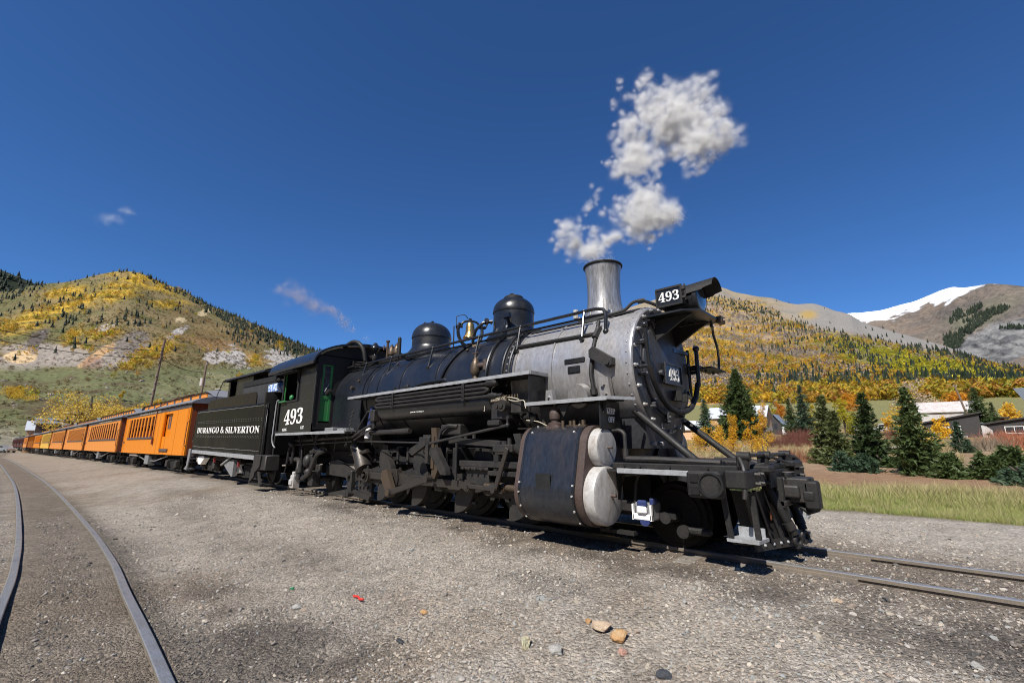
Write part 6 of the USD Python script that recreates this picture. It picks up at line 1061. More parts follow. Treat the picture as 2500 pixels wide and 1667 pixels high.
# open excursion car
xa, xb = -116.2, -131.4; xm, h = (xa + xb) / 2, (xa - xb) / 2
t = thing('open_car', 'open-sided orange excursion car with a dark flat roof and vertical slats', 'railway car', None, (xm, side_y(xm) + 1.25, 0), ang)
obj('floor', [box(-h, h, -1.2, 1.2, .7, .85), box(-h, h, 1.18, 1.22, .85, 2.0)], 'coach_interior', t)
for i in range(22): obj('slat', box(-h + i * 2 * h / 21 - .05, -h + i * 2 * h / 21 + .05, -1.24, -1.18, .85, 1.9), 'coach_amber', t)
obj('roof_post', [box(x - .07, x + .07, s * 1.15 - .05, s * 1.15 + .05, .85, 2.85) for x in np.linspace(-h + .1, h - .1, 6) for s in (-1, 1)], 'coach_orange', t)
obj('roof', [box(-h - .2, h + .2, -1.3, 1.3, 2.85, 2.98, .03)], 'coach_trim', t)
for x in (-h + 2.3, h - 2.3):
    W, S, J = truck_parts(x, r=.33); tk = obj('truck', S[0], 'black_matte', t); obj('side_frame', S[1], 'black_matte', tk)
    for q in W: obj('wheel', q, 'black_matte', tk)
    obj('journal_box', J, 'grey_iron', tk)

# ------------------------------------------------------------------ tracks
def rail_mesh(pts, ztop, w=.066, hgt=.14, foot=.12):
    P = np.array(pts, float); tg = np.gradient(P, axis=0); tg /= np.linalg.norm(tg, axis=1, keepdims=True); nrm = np.stack([-tg[:, 1], tg[:, 0]], 1)
    prof = [(-foot / 2, -hgt), (-foot / 2, -hgt + .012), (-.012, -hgt + .035), (-.012, -.042), (-w / 2, -.034), (-w / 2, -.006), (-w / 2 + .007, 0), (w / 2 - .007, 0), (w / 2, -.006), (w / 2, -.034), (.012, -.042), (.012, -hgt + .035), (foot / 2, -hgt + .012), (foot / 2, -hgt)]
    n = len(prof); V = np.vstack([[(*(p + nn * a), ztop(p) + b) for a, b in prof] for p, nn in zip(P, nrm)]); F = []
    for k in range(len(P) - 1):
        for i in range(n - 1): o = k * n + i; F += [[o, o + 1, o + n + 1], [o, o + n + 1, o + n]]
    F = np.array(F); band = np.array([i for k in range(len(P) - 1) for i in range(n - 1) for _ in (0, 1)])
    top = (band >= 5) & (band <= 7)
    g1, g2 = T(V, F[top]), T(V, F[~top]); g1.remove_unreferenced_vertices(); g2.remove_unreferenced_vertices(); return g1, g2
mt = thing('railway_track', 'straight railway track running under the locomotive out to the right edge', 'railway track')
xs = np.concatenate([np.arange(40, -22, -1.5), np.arange(-22, -240, -6)]); cy_ = np.where(xs > -22, 0, CI + 1.25 + .09 + CS * (-xs - 22) - .0)
cy_ = np.where(xs > -22, 0, CS * (-xs - 22))
for s in (-1, 1):
    a, b = rail_mesh(np.stack([xs, cy_ + s * .515], 1), lambda p: .0)
    r = obj('rail', b, 'rail_side', mt, 30); obj('running_surface', a, 'rail_top', r, 30)
    obj('fishplate', box(-1.45, -.75, s * .515 - .045 * 1, s * .515 - .02 if s < 0 else s * .515 - .02, -.10, -.03, .004), 'rail_side', r)
trg = np.random.default_rng(5)
for i in range(24):
    x = .4 + i * .56 - 6; obj('sleeper', box(x - .10, x + .10, -.95 + trg.uniform(-.05, .05), .95, -.22, -.068 + trg.uniform(-.008, .01), .01), 'timber_grey', mt)
lt_ = thing('railway_track', 'worn curving railway track in the foreground at the left, sunk in dirt', 'railway track')
xs = np.concatenate([np.arange(5, -12, -.5), np.arange(-12, -88, -2.5)]); ys = ltf(xs); dv = np.stack([-np.gradient(ys), np.gradient(xs)], 1); dv /= np.linalg.norm(dv, axis=1, keepdims=True); dv *= np.sign(dv[:, 1:2])
for o in (0, -.93):
    pth = np.stack([xs, ys], 1) + dv * o
    a, b = rail_mesh(pth, lambda p: float(H(p[0], p[1])) * 0 - .06 - .38 * float(sstep(-1.3 - p[1], 0, 3.6)) + .055, w=.078)
    r = obj('rail', b, 'rail_side', lt_, 30); obj('running_surface', a, 'rail_top', r, 30)
# ------------------------------------------------------------------ surroundings
def ray_dir(x, y):
    d = fwd + rgt * (x - 1250) / 1088.72 - upv * (y - 833.5) / 1088.72; return d / np.linalg.norm(d)
def offaxis(x): return math.cos(math.atan2(x - 1250, 1088.72) * .93)
def gpt(x, y, r=None):
    """the spot of ground seen in the photograph at x, y (or, with r, the ground at that range on the bearing of x, y)"""
    d = ray_dir(x, y)
    if r is not None:
        a = d[:2] / np.linalg.norm(d[:2]); q = CAM[:2] + a * r; return np.array([q[0], q[1], float(H(q[0], q[1]))])
    t = np.geomspace(1.5, 300, 1500); P = CAM + d * t[:, None]; below = P[:, 2] < H(P[:, 0], P[:, 1]); i = int(np.argmax(below)) if below.any() else -1
    return np.array([P[i, 0], P[i, 1], float(H(P[i, 0], P[i, 1]))])
leafy('spruce_green', [(.026, .045, .014), (.045, .072, .022), (.065, .095, .03), (.036, .056, .018), (.085, .105, .035)], .15, .55)
leafy('spruce_blue', [(.035, .066, .036), (.055, .092, .052), (.075, .12, .07), (.045, .075, .045)], .15, .55)
leafy('leaf_gold', [(.68, .40, .02), (.80, .52, .035), (.58, .32, .02), (.74, .48, .06), (.5, .35, .03)], .45)
leafy('leaf_lime', [(.26, .27, .02), (.42, .36, .02), (.15, .18, .03), (.52, .40, .03)], .35)
leafy('willow_gold', [(.58, .38, .03), (.70, .47, .05), (.46, .31, .04), (.62, .43, .08), (.40, .30, .06)], .3)
leafy('leaf_orange', [(.55, .22, .02), (.62, .30, .02), (.45, .17, .02), (.6, .36, .03)], .35)
leafy('twig_red', [(.16, .06, .045), (.22, .09, .065), (.13, .055, .04), (.26, .13, .09)], .05)
leafy('twig_orange', [(.32, .10, .05), (.40, .15, .08), (.26, .12, .07), (.3, .2, .1)], .05)
leafy('twig_pale', [(.34, .27, .19), (.28, .22, .16), (.42, .33, .22), (.25, .2, .15)], .05)
leafy('grass_green', [(.27, .35, .09), (.38, .42, .13), (.50, .48, .20), (.32, .38, .10), (.58, .53, .27)], .5)
leafy('grass_dry', [(.55, .46, .24), (.46, .40, .19), (.40, .37, .15), (.6, .5, .3)], .5)
def spruce(seed, h, w, base=.05, dens=1.0, leader=.12, ss=1.0):
    """crown mesh: whorls of drooping branches set with needle sprays"""
    rg = np.random.default_rng(seed); C = []; Dv = []; S = []
    nb = int(h * 11 * dens / ss)
    for k in range(nb):
        t = (k + rg.uniform(-.3, .3)) / nb; z = h * (base + (1 - base) * t ** .92)
        L = w * (1 - t) ** .82 * rg.uniform(.72, 1.18) + .06 * h * leader
        for j in range(int(6 + 4 * (1 - t))):
            a = rg.uniform(0, 2 * np.pi); l = L * rg.uniform(.6, 1.1); n = max(3, int(l / .07 / ss))
            for i in range(n):
                u = (i + .6) / n; r = l * u
                p = np.array([math.cos(a) * r, math.sin(a) * r, z + .06 * l - .28 * l * u + .22 * l * u * u * u])
                for _ in range(3):
                    d = np.array([math.cos(a), math.sin(a), .25]) + rg.normal(size=3) * .75; C.append(p + rg.normal(size=3) * .03 * ss); Dv.append(d / np.linalg.norm(d)); S.append(ss * rg.uniform(.07, .14) * (1.1 - .3 * t))
    C, Dv, S = np.array(C), np.array(Dv), np.array(S)
    sd = np.cross(Dv, rg.normal(size=Dv.shape)); sd /= np.maximum(np.linalg.norm(sd, axis=1, keepdims=True), 1e-6)
    V = np.stack([C - sd * S[:, None] * .35, C + sd * S[:, None] * .35, C + Dv * S[:, None] * 1.7], 1).reshape(-1, 3); F = np.arange(len(V)).reshape(-1, 3)
    return T(V, F)
def leaf_cloud(seed, lumps, n, size, flat=1.0):
    rg = np.random.default_rng(seed); lumps = np.array(lumps, float); wgt = lumps[:, 3] ** 2; k = rg.choice(len(lumps), n, p=wgt / wgt.sum())
    d = rg.normal(size=(n, 3)); d /= np.linalg.norm(d, axis=1, keepdims=True)
    C = lumps[k, :3] + d * (lumps[k, 3] * rg.uniform(.25, 1.05, n) ** .6)[:, None] * [1, 1, flat]
    a = rg.normal(size=(n, 3)); a /= np.linalg.norm(a, axis=1, keepdims=True); b = np.cross(a, rg.normal(size=(n, 3))); b /= np.linalg.norm(b, axis=1, keepdims=True); s = size * rg.uniform(.6, 1.4, n)[:, None]
    V = np.stack([C - a * s * .6, C + b * s * .5, C + a * s * .6, C - b * s * .5], 1).reshape(-1, 3); i = np.arange(n) * 4
    return T(V, np.vstack([np.stack([i, i + 1, i + 2], 1), np.stack([i, i + 2, i + 3], 1)]))
def limbs(seed, h, r, lumps, n=8):
    rg = np.random.default_rng(seed); out = [tube([(0, 0, -.2), (.02 * h, .01 * h, h * .3), (0, .02 * h, h * .62), (.02 * h, 0, h * .88)], [r, r * .8, r * .5, r * .15], 8)]
    for l in list(lumps)[:n]:
        z0 = h * rg.uniform(.18, .5); e = np.array(l[:3]); out.append(tube([(0, 0, z0), e * .5 + np.array([0, 0, z0 * .5 + .02 * h]), e], [r * .45, r * .28, r * .08], 6))
    return cat_mesh(out)
def tree_spruce(px, py, h, w, label, mat='spruce_green', seed=1, r=None, group=None, dens=1.0, name='spruce_tree', base=.03, rz=0):
    h, w = h * offaxis(px), w * offaxis(px)
    p = gpt(px, py, r); t = thing(name, label, 'spruce tree', group, p - [0, 0, .05], rz)
    obj('crown', spruce(seed, h, w, base, dens, ss=max(1.0, h / 4.5)), mat, t, False); obj('trunk', tube([(0, 0, -.1), (0, 0, h * .5), (0, 0, h * .96)], [.03 * h ** .8, .02 * h ** .8, .004], 8), 'bark', t); return t
tree_spruce(1812, 1068, 13.0, 4.6, 'tall broad dark spruce standing in front of the tan house', seed=11, r=84, dens=2.4, base=.0)
tree_spruce(2028, 1130, 3.9, 1.12, 'dark green spruce at the left of the row of three beyond the grass', seed=12)
tree_spruce(2052, 1136, 3.0, .8, 'slimmer spruce pressed against the right side of the left spruce', seed=22)
tree_spruce(2133, 1137, 4.0, 1.08, 'middle spruce of the three, thin at its top, in front of the white truck', seed=13)
tree_spruce(2247, 1159, 4.1, 1.12, 'largest spruce with yellow leaves showing around its upper half, right of the lumber heap', seed=14)
def bush_spruce(px, py, k, label, mat, seed, R=1.0, h=.9):
    R, h = R * offaxis(px), h * offaxis(px)
    p = gpt(px, py); t = thing('spruce_bush', label, 'spruce bush', None, p); rg = np.random.default_rng(seed)
    obj('foliage', [place(spruce(seed + i, h * rg.uniform(.7, 1.15), .55, 0.0, 1.5), (rg.uniform(-R, R), rg.uniform(-R * .5, R * .5), -.05)) for i in range(k)], mat, t, False)
    obj('stem', [tube([(rg.uniform(-R, R), 0, -.1), (rg.uniform(-R, R), 0, .5)], .03, 6) for _ in range(3)], 'bark', t)
bush_spruce(2080, 1150, 4, 'low blue-green spruce bush at the foot of the left spruces', 'spruce_blue', 50, .75, .85)
bush_spruce(2400, 1168, 8, 'wide sprawling green spruce bush to the right of the largest spruce', 'spruce_green', 60, 1.15, 1.25)
bush_spruce(2300, 1160, 4, 'low green spruce skirt between the largest spruce and the wide bush', 'spruce_green', 70, .8, .75)
bush_spruce(2165, 1140, 4, 'low spruce skirt between the middle and the largest spruce', 'spruce_green', 80, .9, .6)
bush_spruce(2510, 1184, 4, 'blue-green spruce bush cut by the right edge of the picture', 'spruce_blue', 90, .45, 1.0)
tree_spruce(2348, 1102, 2.9, .85, 'small young spruce alone on the bank below the dark grey house', 'spruce_blue', 15)
tree_spruce(2366, 1106, 1.3, .6, 'very small spruce just right of the young spruce on the bank', 'spruce_blue', 16)
tree_spruce(1966, 1046, 10, 2.2, 'dark spruce behind the brown shed and leaning pole', 'spruce_blue', 17, r=84, dens=.7)
tree_spruce(1932, 1040, 8, 1.8, 'small dark spruce behind the brown shed, nearer its roof', 'spruce_green', 18, r=92, dens=.7)
tree_spruce(2395, 1035, 9.5, 3.0, 'round dark conifer behind the white barn roof and leaning pole', 'spruce_green', 19, r=92, dens=.8)
tree_spruce(2428, 1025, 6.6, 1.5, 'smaller conifer right of the round one, behind the rust shed', 'spruce_green', 20, r=96, dens=.7)
tree_spruce(1727, 1070, 6, 1.7, 'dark spruce just left of the tan house, behind the brace tube', 'spruce_blue', 21, r=58, dens=.8)
def broadleaf(name, px, py, h, w, label, mat, seed, r=None, cat='aspen tree', n=1500, size=.12, k=14, slim=1.0, group=None):
    h, w, size = h * offaxis(px), w * offaxis(px), size * .85
    p = gpt(px, py, r); t = thing(name, label, cat, group, p); rg = np.random.default_rng(seed)
    lum = [(*(rg.normal(size=2) * w * .33 * (1.15 - .7 * u)), h * (.16 + .76 * u), w * rg.uniform(.24, .4) * (1.1 - .55 * u * slim)) for u in np.linspace(0, 1, k)]
    obj('crown', leaf_cloud(seed, lum, n, size, 1.1), mat, t, False); obj('trunk', limbs(seed, h, .018 * h, lum), 'bark', t)
broadleaf('aspen_tree', 1873, 1102, 4.9, 1.15, 'tallest slim golden aspen, at the right end of the golden clump below the tan house', 'leaf_gold', 31, 41, n=2600, size=.075)
broadleaf('aspen_tree', 1835, 1100, 3.2, 1.1, 'golden aspen between the tallest one and the tan house', 'leaf_gold', 32, 41, n=1800, size=.075)
broadleaf('aspen_tree', 1790, 1099, 3.4, 1.5, 'golden aspen in the middle of the clump below the tan house', 'leaf_gold', 33, 42, n=2200, size=.075)
broadleaf('aspen_tree', 1758, 1099, 2.9, 1.4, 'bushy golden aspen left of the middle of the clump', 'leaf_gold', 34, 42, n=2200, size=.075)
broadleaf('aspen_tree', 1722, 1100, 2.3, 1.9, 'low spreading golden aspen seen between the two brace tubes', 'leaf_gold', 35, 41, n=2400, size=.075)
broadleaf('aspen_tree', 1865, 1122, 1.7, 1.2, 'thin golden sapling in front of the tallest golden aspen', 'leaf_gold', 36, 30, n=500, size=.06)
broadleaf('aspen_tree', 2062, 1046, 8.0, 3.4, 'large yellow tree behind the left spruces', 'leaf_lime', 37, 95, n=2200, size=.22)
broadleaf('aspen_tree', 2088, 1050, 5.2, 2.0, 'small yellow-green tree just right of the large yellow one', 'leaf_lime', 38, 88, n=1200, size=.2)
broadleaf('aspen_tree', 1985, 1044, 6.8, 2.2, 'lime green aspen behind the dark spruce right of the shed', 'leaf_lime', 39, 95, n=1600, size=.2)
broadleaf('aspen_tree', 1888, 1035, 7.2, 2.0, 'yellow-green tree rising behind the tan house roof end', 'leaf_lime', 40, 120, n=1500, size=.22)
broadleaf('aspen_tree', 1905, 1012, 6.0, 4.5, 'round orange tree at the foot of the slope behind the cabin', 'leaf_orange', 41, 170, n=1600, size=.35)
broadleaf('aspen_tree', 2075, 1000, 7.5, 8, 'wide orange tree at the foot of the slope above the spruces', 'leaf_orange', 42, 200, n=2200, size=.4)
broadleaf('aspen_tree', 2170, 1020, 5.2, 2.2, 'small golden tree alone on the green field', 'leaf_gold', 43, 100, n=1100, size=.2)
broadleaf('aspen_tree', 2232, 1080, 6.2, 2.4, 'golden tree partly hidden behind the largest spruce', 'leaf_gold', 44, 46, n=2600, size=.1)
broadleaf('aspen_tree', 2298, 1045, 4.0, 2.4, 'golden tree in front of the white barn wall', 'leaf_gold', 45, 85, n=1200, size=.18)
broadleaf('aspen_tree', 2462, 1010, 5.5, 3.2, 'golden tree left of the steep metal roof', 'leaf_gold', 46, 130, n=1200, size=.3)
broadleaf('aspen_tree', 2340, 975, 6.0, 9, 'low orange trees along the slope foot above the white barn', 'leaf_orange', 47, 190, n=1800, size=.4)
broadleaf('bare_tree', 2225, 1000, 13.0, 9, 'big pale leafless tree above the spruces', 'twig_pale', 48, 150, cat='bare tree', n=4200, size=.3)
for i, (px, hh) in enumerate([(1725, 5.5), (1752, 5), (1775, 6)]): broadleaf('aspen_tree', px, 1000, hh, 5, ['lime yellow tree at the slope foot left of the tan house', 'yellow tree at the slope foot above the roof corner of the tan house', 'yellow tree at the slope foot left of the tall broad spruce'][i], 'leaf_lime' if i < 2 else 'leaf_gold', 120 + i, 175, n=1100, size=.35)
def shrub(px, py, w, h, label, mat, seed, n=260, r=None):
    w, h = w * offaxis(px), h * offaxis(px)
    p = gpt(px, py, r); t = thing('willow_shrub', label, 'shrub', None, p); rg = np.random.default_rng(seed)
    a = rg.uniform(0, 2 * np.pi, n); b0 = np.stack([rg.normal(size=n) * w * .22, rg.normal(size=n) * w * .12, np.full(n, -.03)], 1); lean = rg.uniform(.0, .75, n); L = h * rg.uniform(.6, 1.1, n)
    tip = b0 + np.stack([np.cos(a) * lean * L * .7, np.sin(a) * lean * L * .5, L * np.sqrt(1 - (lean * .6) ** 2)], 1) + np.stack([np.sign(b0[:, 0]) * 0 + b0[:, 0] * .8, 0 * a, 0 * a], 1)
    s = np.stack([-np.sin(a), np.cos(a), 0 * a], 1) * .012; s2 = np.stack([np.ones(n), 0 * a, 0 * a], 1) * .012
    V = np.concatenate([np.stack([b0 - s, b0 + s, tip], 1), np.stack([b0 - s2, b0 + s2, tip], 1)]).reshape(-1, 3); V2 = []
    for k in range(3):                                    # side twigs
        u = rg.uniform(.35, .9, n)[:, None]; q = b0 + (tip - b0) * u; e = q + (tip - b0) * .25 + rg.normal(size=(n, 3)) * .12 * h; V2.append(np.stack([q - s * .7, q + s * .7, e], 1).reshape(-1, 3))
    V = np.vstack([V] + V2); obj('stems', T(V, np.arange(len(V)).reshape(-1, 3)), mat, t, False)
shrub(1955, 1090, 3.4, 2.0, 'dense maroon willow shrub right of the golden aspens', 'twig_red', 1, 700)
shrub(1900, 1092, 4.0, 1.2, 'lower maroon willow thicket between the golden aspens and the dense shrub', 'twig_red', 2, 600)
shrub(2192, 1078, 2.4, 2.2, 'thin maroon willow behind the lumber heap', 'twig_red', 3, 400)
shrub(1942, 1127, 1.6, .8, 'small orange-red bush on the dirt behind the coupler', 'twig_orange', 4, 300)
shrub(2465, 1101, 3.2, 1.9, 'rounded reddish willow shrub near the right edge', 'twig_orange', 5, 600)
shrub(2415, 1102, 2.4, 1.4, 'grey leafless shrub left of the rounded reddish willow', 'twig_pale', 6, 400)
shrub(1860, 1125, 1.8, .5, 'low dry weeds in front of the golden aspens', 'twig_pale', 7, 250)
# houses
paint('tan_wall', (.62, .40, .23), .7, dirt=(.5, .33, .2), amt=.4, scale=2.0)
paint('metal_roof', (.55, .57, .60), .45, metal=.2, dirt=(.42, .43, .45), amt=.5, scale=1.5, fine=.08)
paint('dark_siding', (.035, .032, .033), .6, amt=.3)
paint('blue_metal', (.20, .235, .28), .45, metal=.2, amt=.2, fine=.08)
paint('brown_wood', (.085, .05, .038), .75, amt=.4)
paint('corten', (.16, .05, .02), .85, dirt=(.10, .035, .02), amt=.6, scale=3.0)
paint('pale_metal', (.50, .48, .47), .6, dirt=(.33, .24, .2), amt=.7, scale=1.6, fine=.2)
def house(name, p, rz, L, W, h, rise, label, cat, wall, roof, oh=.35, wins=(), trim=None, shed=None):
    t = thing(name, label, cat, None, p - [0, 0, .4], rz); h += .4
    if shed is None:
        obj('wall', [poly_x([(-W / 2, 0), (W / 2, 0), (W / 2, h), (0, h + rise), (-W / 2, h)], -L / 2, L / 2)], wall, t)
        k = rise / (W / 2)
        for s in (-1, 1): obj('roof', poly_x([(0, h + rise + .04), (s * (W / 2 + oh), h - k * oh + .04), (s * (W / 2 + oh), h - k * oh + .14), (0, h + rise + .14)][::1], -L / 2 - oh, L / 2 + oh), roof, t)
    else:
        obj('wall', [poly_y([(-L / 2, 0), (L / 2, 0), (L / 2, h + rise * shed), (-L / 2, h + rise * (1 - shed))], -W / 2, W / 2)], wall, t)
        za, zb = h + rise * (1 - shed), h + rise * shed
        obj('roof', poly_y([(-L / 2 - oh, za + .02), (L / 2 + oh, zb + .02), (L / 2 + oh, zb + .22), (-L / 2 - oh, za + .22)], -W / 2 - oh, W / 2 + oh), roof, t)
    for (x, z, w, hh, side) in wins:
        z += .4
        if side == 'f': fm, pn = [box(x - w / 2 - .08, x + w / 2 + .08, -W / 2 - .05, -W / 2 + .02, z - .08, z), box(x - w / 2 - .08, x + w / 2 + .08, -W / 2 - .05, -W / 2 + .02, z + hh, z + hh + .08), box(x - w / 2 - .08, x - w / 2, -W / 2 - .05, -W / 2 + .02, z, z + hh), box(x + w / 2, x + w / 2 + .08, -W / 2 - .05, -W / 2 + .02, z, z + hh), box(x - .03, x + .03, -W / 2 - .045, -W / 2 + .02, z, z + hh)], box(x - w / 2, x + w / 2, -W / 2 - .02, -W / 2 - .005, z, z + hh)
        f = obj('window', fm, trim or 'white_paint', t); obj('pane', pn, 'lens_glass', f)
    return t
q = gpt(1810, 1068, 95); th = house('timber_house', q, 3, 9.6, 5.0, 3.7, 1.9, 'tan two-storey house with a silver metal roof behind the tall broad spruce', 'house', 'tan_wall', 'metal_roof', wins=[(-2.6, 2.5, .75, 1.0, 'f'), (-1.7, .4, .6, .8, 'f')], trim='brown_wood')
obj('band', box(-4.82, 4.82, -2.54, -2.50, 2.25, 2.42), 'brown_wood', th); obj('eave_shadow_board', box(-4.83, 4.83, -2.55, -2.5, 3.95, 4.1), 'brown_wood', th); obj('lower_siding', box(4.80, 4.84, -2.5, 2.5, .2, 2.3), 'pale_metal', th)  # dark strip under the eave stands in for its shadow
house('small_house', gpt(1700, 1072, 88), 10, 4, 3, 1.8, 1.3, 'small tan house with a pale roof half hidden behind the smokebox saddle', 'house', 'tan_wall', 'metal_roof')
cb = house('cabin', gpt(1899, 1054, 108), 90, 4.0, 2.4, 2.2, 1.6, 'narrow dark cabin with a steep gable between the tan house and the shed', 'cabin', 'dark_siding', 'blue_metal', wins=[])
obj('window', box(-2.02, -1.98, -.5, .1, 1.3, 2.4), 'lens_glass', cb); obj('porch_post', [box(-2.6, -2.45, y - .06, y + .06, .3, 2.9) for y in (-1.2, 1.2)], 'dark_siding', cb); obj('porch_wall', box(-2.1, 2.0, -1.9, -1.3, .3, 1.7), 'white_paint', cb)
house('shed', gpt(1930, 1056, 108), 2, 4.2, 3.2, 1.5, .9, 'low brown shed with a blue-grey metal roof beside the leaning pole', 'shed', 'brown_wood', 'blue_metal')
house('barn', gpt(2322, 1040, 140), 4, 9.5, 7, 2.2, 2.2, 'long barn with a big pale weathered metal roof behind the dark grey house', 'barn', 'pale_metal', 'pale_metal')
dg_ = house('modern_house', gpt(2328, 1059, 92), -4, 6.0, 4.4, 1.7, 1.6, 'dark grey house with a single roof sloping up to the right', 'house', 'dark_siding', 'dark_siding', shed=.92, oh=.3, wins=[(-.5, .35, .5, 1.0, 'f'), (.6, .5, .65, .95, 'f')])
obj('porch', [box(-2.6, -1.6, -2.8, -2.22, .9, 1.1), box(-2.6, 1.5, -2.6, -2.22, .2, .5)], 'pale_metal', dg_)
obj('side_wing', [poly_y([(2.6, 0), (4.0, 0), (4.0, 1.2), (3.4, 1.9), (2.6, 1.9)], -1.8, 1.8)], 'pale_metal', dg_); obj('wing_roof', beam((2.5, 0, 2.3), (3.9, 0, 2.05), 3.8, .1), 'blue_metal', dg_)
tk_ = thing('propane_tank', 'white rounded propane tank in front of the dark grey house', 'tank', None, gpt(2330, 1058, 92)); obj('tank', [cyl((-1.0, 0, .55), (1.0, 0, .55), .36, n=20), ball((-1.0, 0, .55), .36, 2, (.6, 1, 1)), ball((1.0, 0, .55), .36, 2, (.6, 1, 1))], 'white_paint', tk_); obj('leg', [box(x - .08, x + .08, -.3, .3, -.1, .3) for x in (-.6, .6)], 'grey_iron', tk_)
rs_ = thing('rust_shed', 'rust-red steel shed with a flat dark roof right of the leaning pole', 'shed', None, gpt(2432, 1057, 98), -3, .9)
obj('wall', [box(-1.5, 1.3, -1.5, 1.5, -.2, 2.5), box(-1.55, 1.0, -1.55, -1.5, 1.9, 2.45)], 'corten', rs_); obj('roof', box(-1.75, 1.9, -1.8, 1.7, 2.5, 2.68), 'dark_siding', rs_); obj('door', box(-.4, .7, -1.53, -1.5, -.1, 1.8), 'corten', rs_); obj('doorway', box(.85, 1.3, -1.52, -1.5, -.1, 1.8), 'soot', rs_)
fc = thing('rust_fence', 'low rust-red slatted fence between the leaning pole and the rust shed', 'fence', None, gpt(2398, 1057, 98), -3, .8)
for k in range(4): obj('slat', box(-1.4, 1.2, -.03, .03, .1 + .36 * k, .38 + .36 * k), 'corten', fc)
obj('post', [box(x - .05, x + .05, -.06, -.03, 0, 1.6) for x in (-1.3, 0, 1.1)], 'brown_wood', fc)
hr_ = house('dark_house', gpt(2488, 1058, 92), -8, 5.2, 4, 1.5, 1.1, 'dark house with a wide white-framed window at the right edge', 'house', 'dark_siding', 'dark_siding', shed=.95, oh=.3, wins=[(-.2, .4, 1.6, .8, 'f')])
af = thing('steep_roof_house', 'steep blue-grey metal roof of a tall house at the right edge', 'house', None, gpt(2530, 1050, 102) + [2.6, 0, -.2], -14, 1.0)
for s in (-1, 1): obj('roof', poly_y([(-1.5 * s, 6.3), (s * 2.6, 1.4), (s * 2.75, 1.5), (-1.3 * s, 6.45)] if s > 0 else [(-3.4, 6.6), (1.6, 6.6), (3.0, 2.4), (-1.6, 2.4)], -3.2 + (0 if s < 0 else .3), -3.0 if s < 0 else 3), 'blue_metal', af)
obj('wall', [box(-.4, 3.2, -2.9, 3, 0, 5.2)], 'dark_siding', af)
# vehicles
paint('car_white', (.70, .70, .70), .25, amt=.15, coat=.6, fine=.05, bump=0); paint('car_silver', (.32, .34, .37), .28, metal=.4, amt=.15, coat=.5, fine=.05, bump=0); paint('car_dark', (.02, .02, .025), .3, coat=.5, bump=0); paint('tyre', (.015, .015, .015), .8)
def vehicle(p, rz, label, paint_, kind='suv'):
    t = thing('parked_car', label, 'car' if kind != 'pickup' else 'pickup truck', None, p, rz)
    if kind == 'pickup': body = [(-2.6, .45), (2.6, .45), (2.65, .95), (1.5, 1.05), (.9, 1.0), (-2.6, 1.0)]; cab_ = [(1.3, 1.0), (.8, 1.65), (-.6, 1.7), (-.9, 1.0)]
    else: body = [(-2.2, .4), (2.2, .4), (2.25, .85), (1.3, 1.0), (-2.2, 1.05)]; cab_ = [(1.2, .98), (.5, 1.6), (-1.9, 1.62), (-2.2, 1.0)]
    obj('body', poly_y(body, -.9, .9), paint_, t); obj('cabin', poly_y(cab_, -.78, .78), paint_, t); c = Polygon(cab_).buffer(-.12)
    for s in (-1, 1): obj('side_window', poly_y(c, s * .785, s * .80), 'lens_glass', t)
    for x in (-1.4, 1.45):
        for s in (-1, 1): obj('wheel', cyl((x, s * .72, .34), (x, s * .93, .34), .34, n=18), 'tyre', t)
    obj('headlight', [box(2.2, 2.28, y - .15, y + .15, .68, .82) for y in (-.65, .65)], 'white_paint', t)
vehicle(gpt(2165, 1051, 104), 176, 'white pickup truck parked behind the middle spruce', 'car_white', 'pickup')
vehicle(gpt(2108, 1051, 106), 5, 'white car parked left of the white pickup behind the spruces', 'car_white')
vehicle(gpt(1978, 1052, 112), 10, 'dark car parked behind the dark spruce right of the shed', 'car_dark')
vehicle(gpt(13, 1092, 150), 30, 'silver car with a dark windscreen parked past the tail of the train', 'car_silver')
vehicle(gpt(2, 1092, 158), 25, 'white car cut by the left edge past the tail of the train', 'car_white')
# lumber heap
lh = thing('lumber_heap', 'heap of grey weathered planks between the middle and largest spruces', 'lumber heap', None, gpt(2188, 1109)); rg = np.random.default_rng(77)
for i in range(34):
    a = rg.uniform(-.5, .5); L = rg.uniform(.8, 2.0); c = np.array([rg.uniform(-.9, .9), rg.uniform(-.4, .4), rg.uniform(.05, .55) * (1 - .2)]); d = np.array([math.cos(a), math.sin(a) * .6, rg.uniform(-.3, .4)]); d /= np.linalg.norm(d)
    obj('plank', beam(c - d * L / 2, c + d * L / 2, .12, .05), 'timber_pale', lh)
# poles and wires
def hpt(hill, x, y):
    q = to_px(hill.P.reshape(-1, 3)); d = np.hypot(q[:, 0] - x, q[:, 1] - y); return hill.P.reshape(-1, 3)[int(np.nanargmin(d))]
def pole(px, py, r, h, label, lean=(0, 0), xf=False, arm=False):
    p = gpt(px, py, r); t = thing('utility_pole', label, 'utility pole', None, p); top = np.array([lean[0], lean[1], h])
    obj('pole', tube([(0, 0, -.5), top], [.16, .11], 10), 'pole_wood', t)
    if xf: obj('transformer', [cyl(top * .78 + [-.42, 0, -.45], top * .78 + [-.42, 0, .45], .27, n=16), box(-.3 + top[0] * .78, top[0] * .78, -.05, .05, h * .78 - .1, h * .78 + .1)], 'pale_metal', t)
    if arm: obj('insulator', [box(top[0] * k + .1, top[0] * k + .28, -.05, .05, h * k - .06, h * k + .06) for k in (.5, .56, .62, .68, .82, .88, .93)], 'pale_metal', t)
    else: obj('insulator', [cyl(top * .97 + [.18 * s, 0, -.05], top * .97 + [.18 * s, 0, .15], .05, n=8) for s in (-1, 1)], 'pale_metal', t)
    return p + top
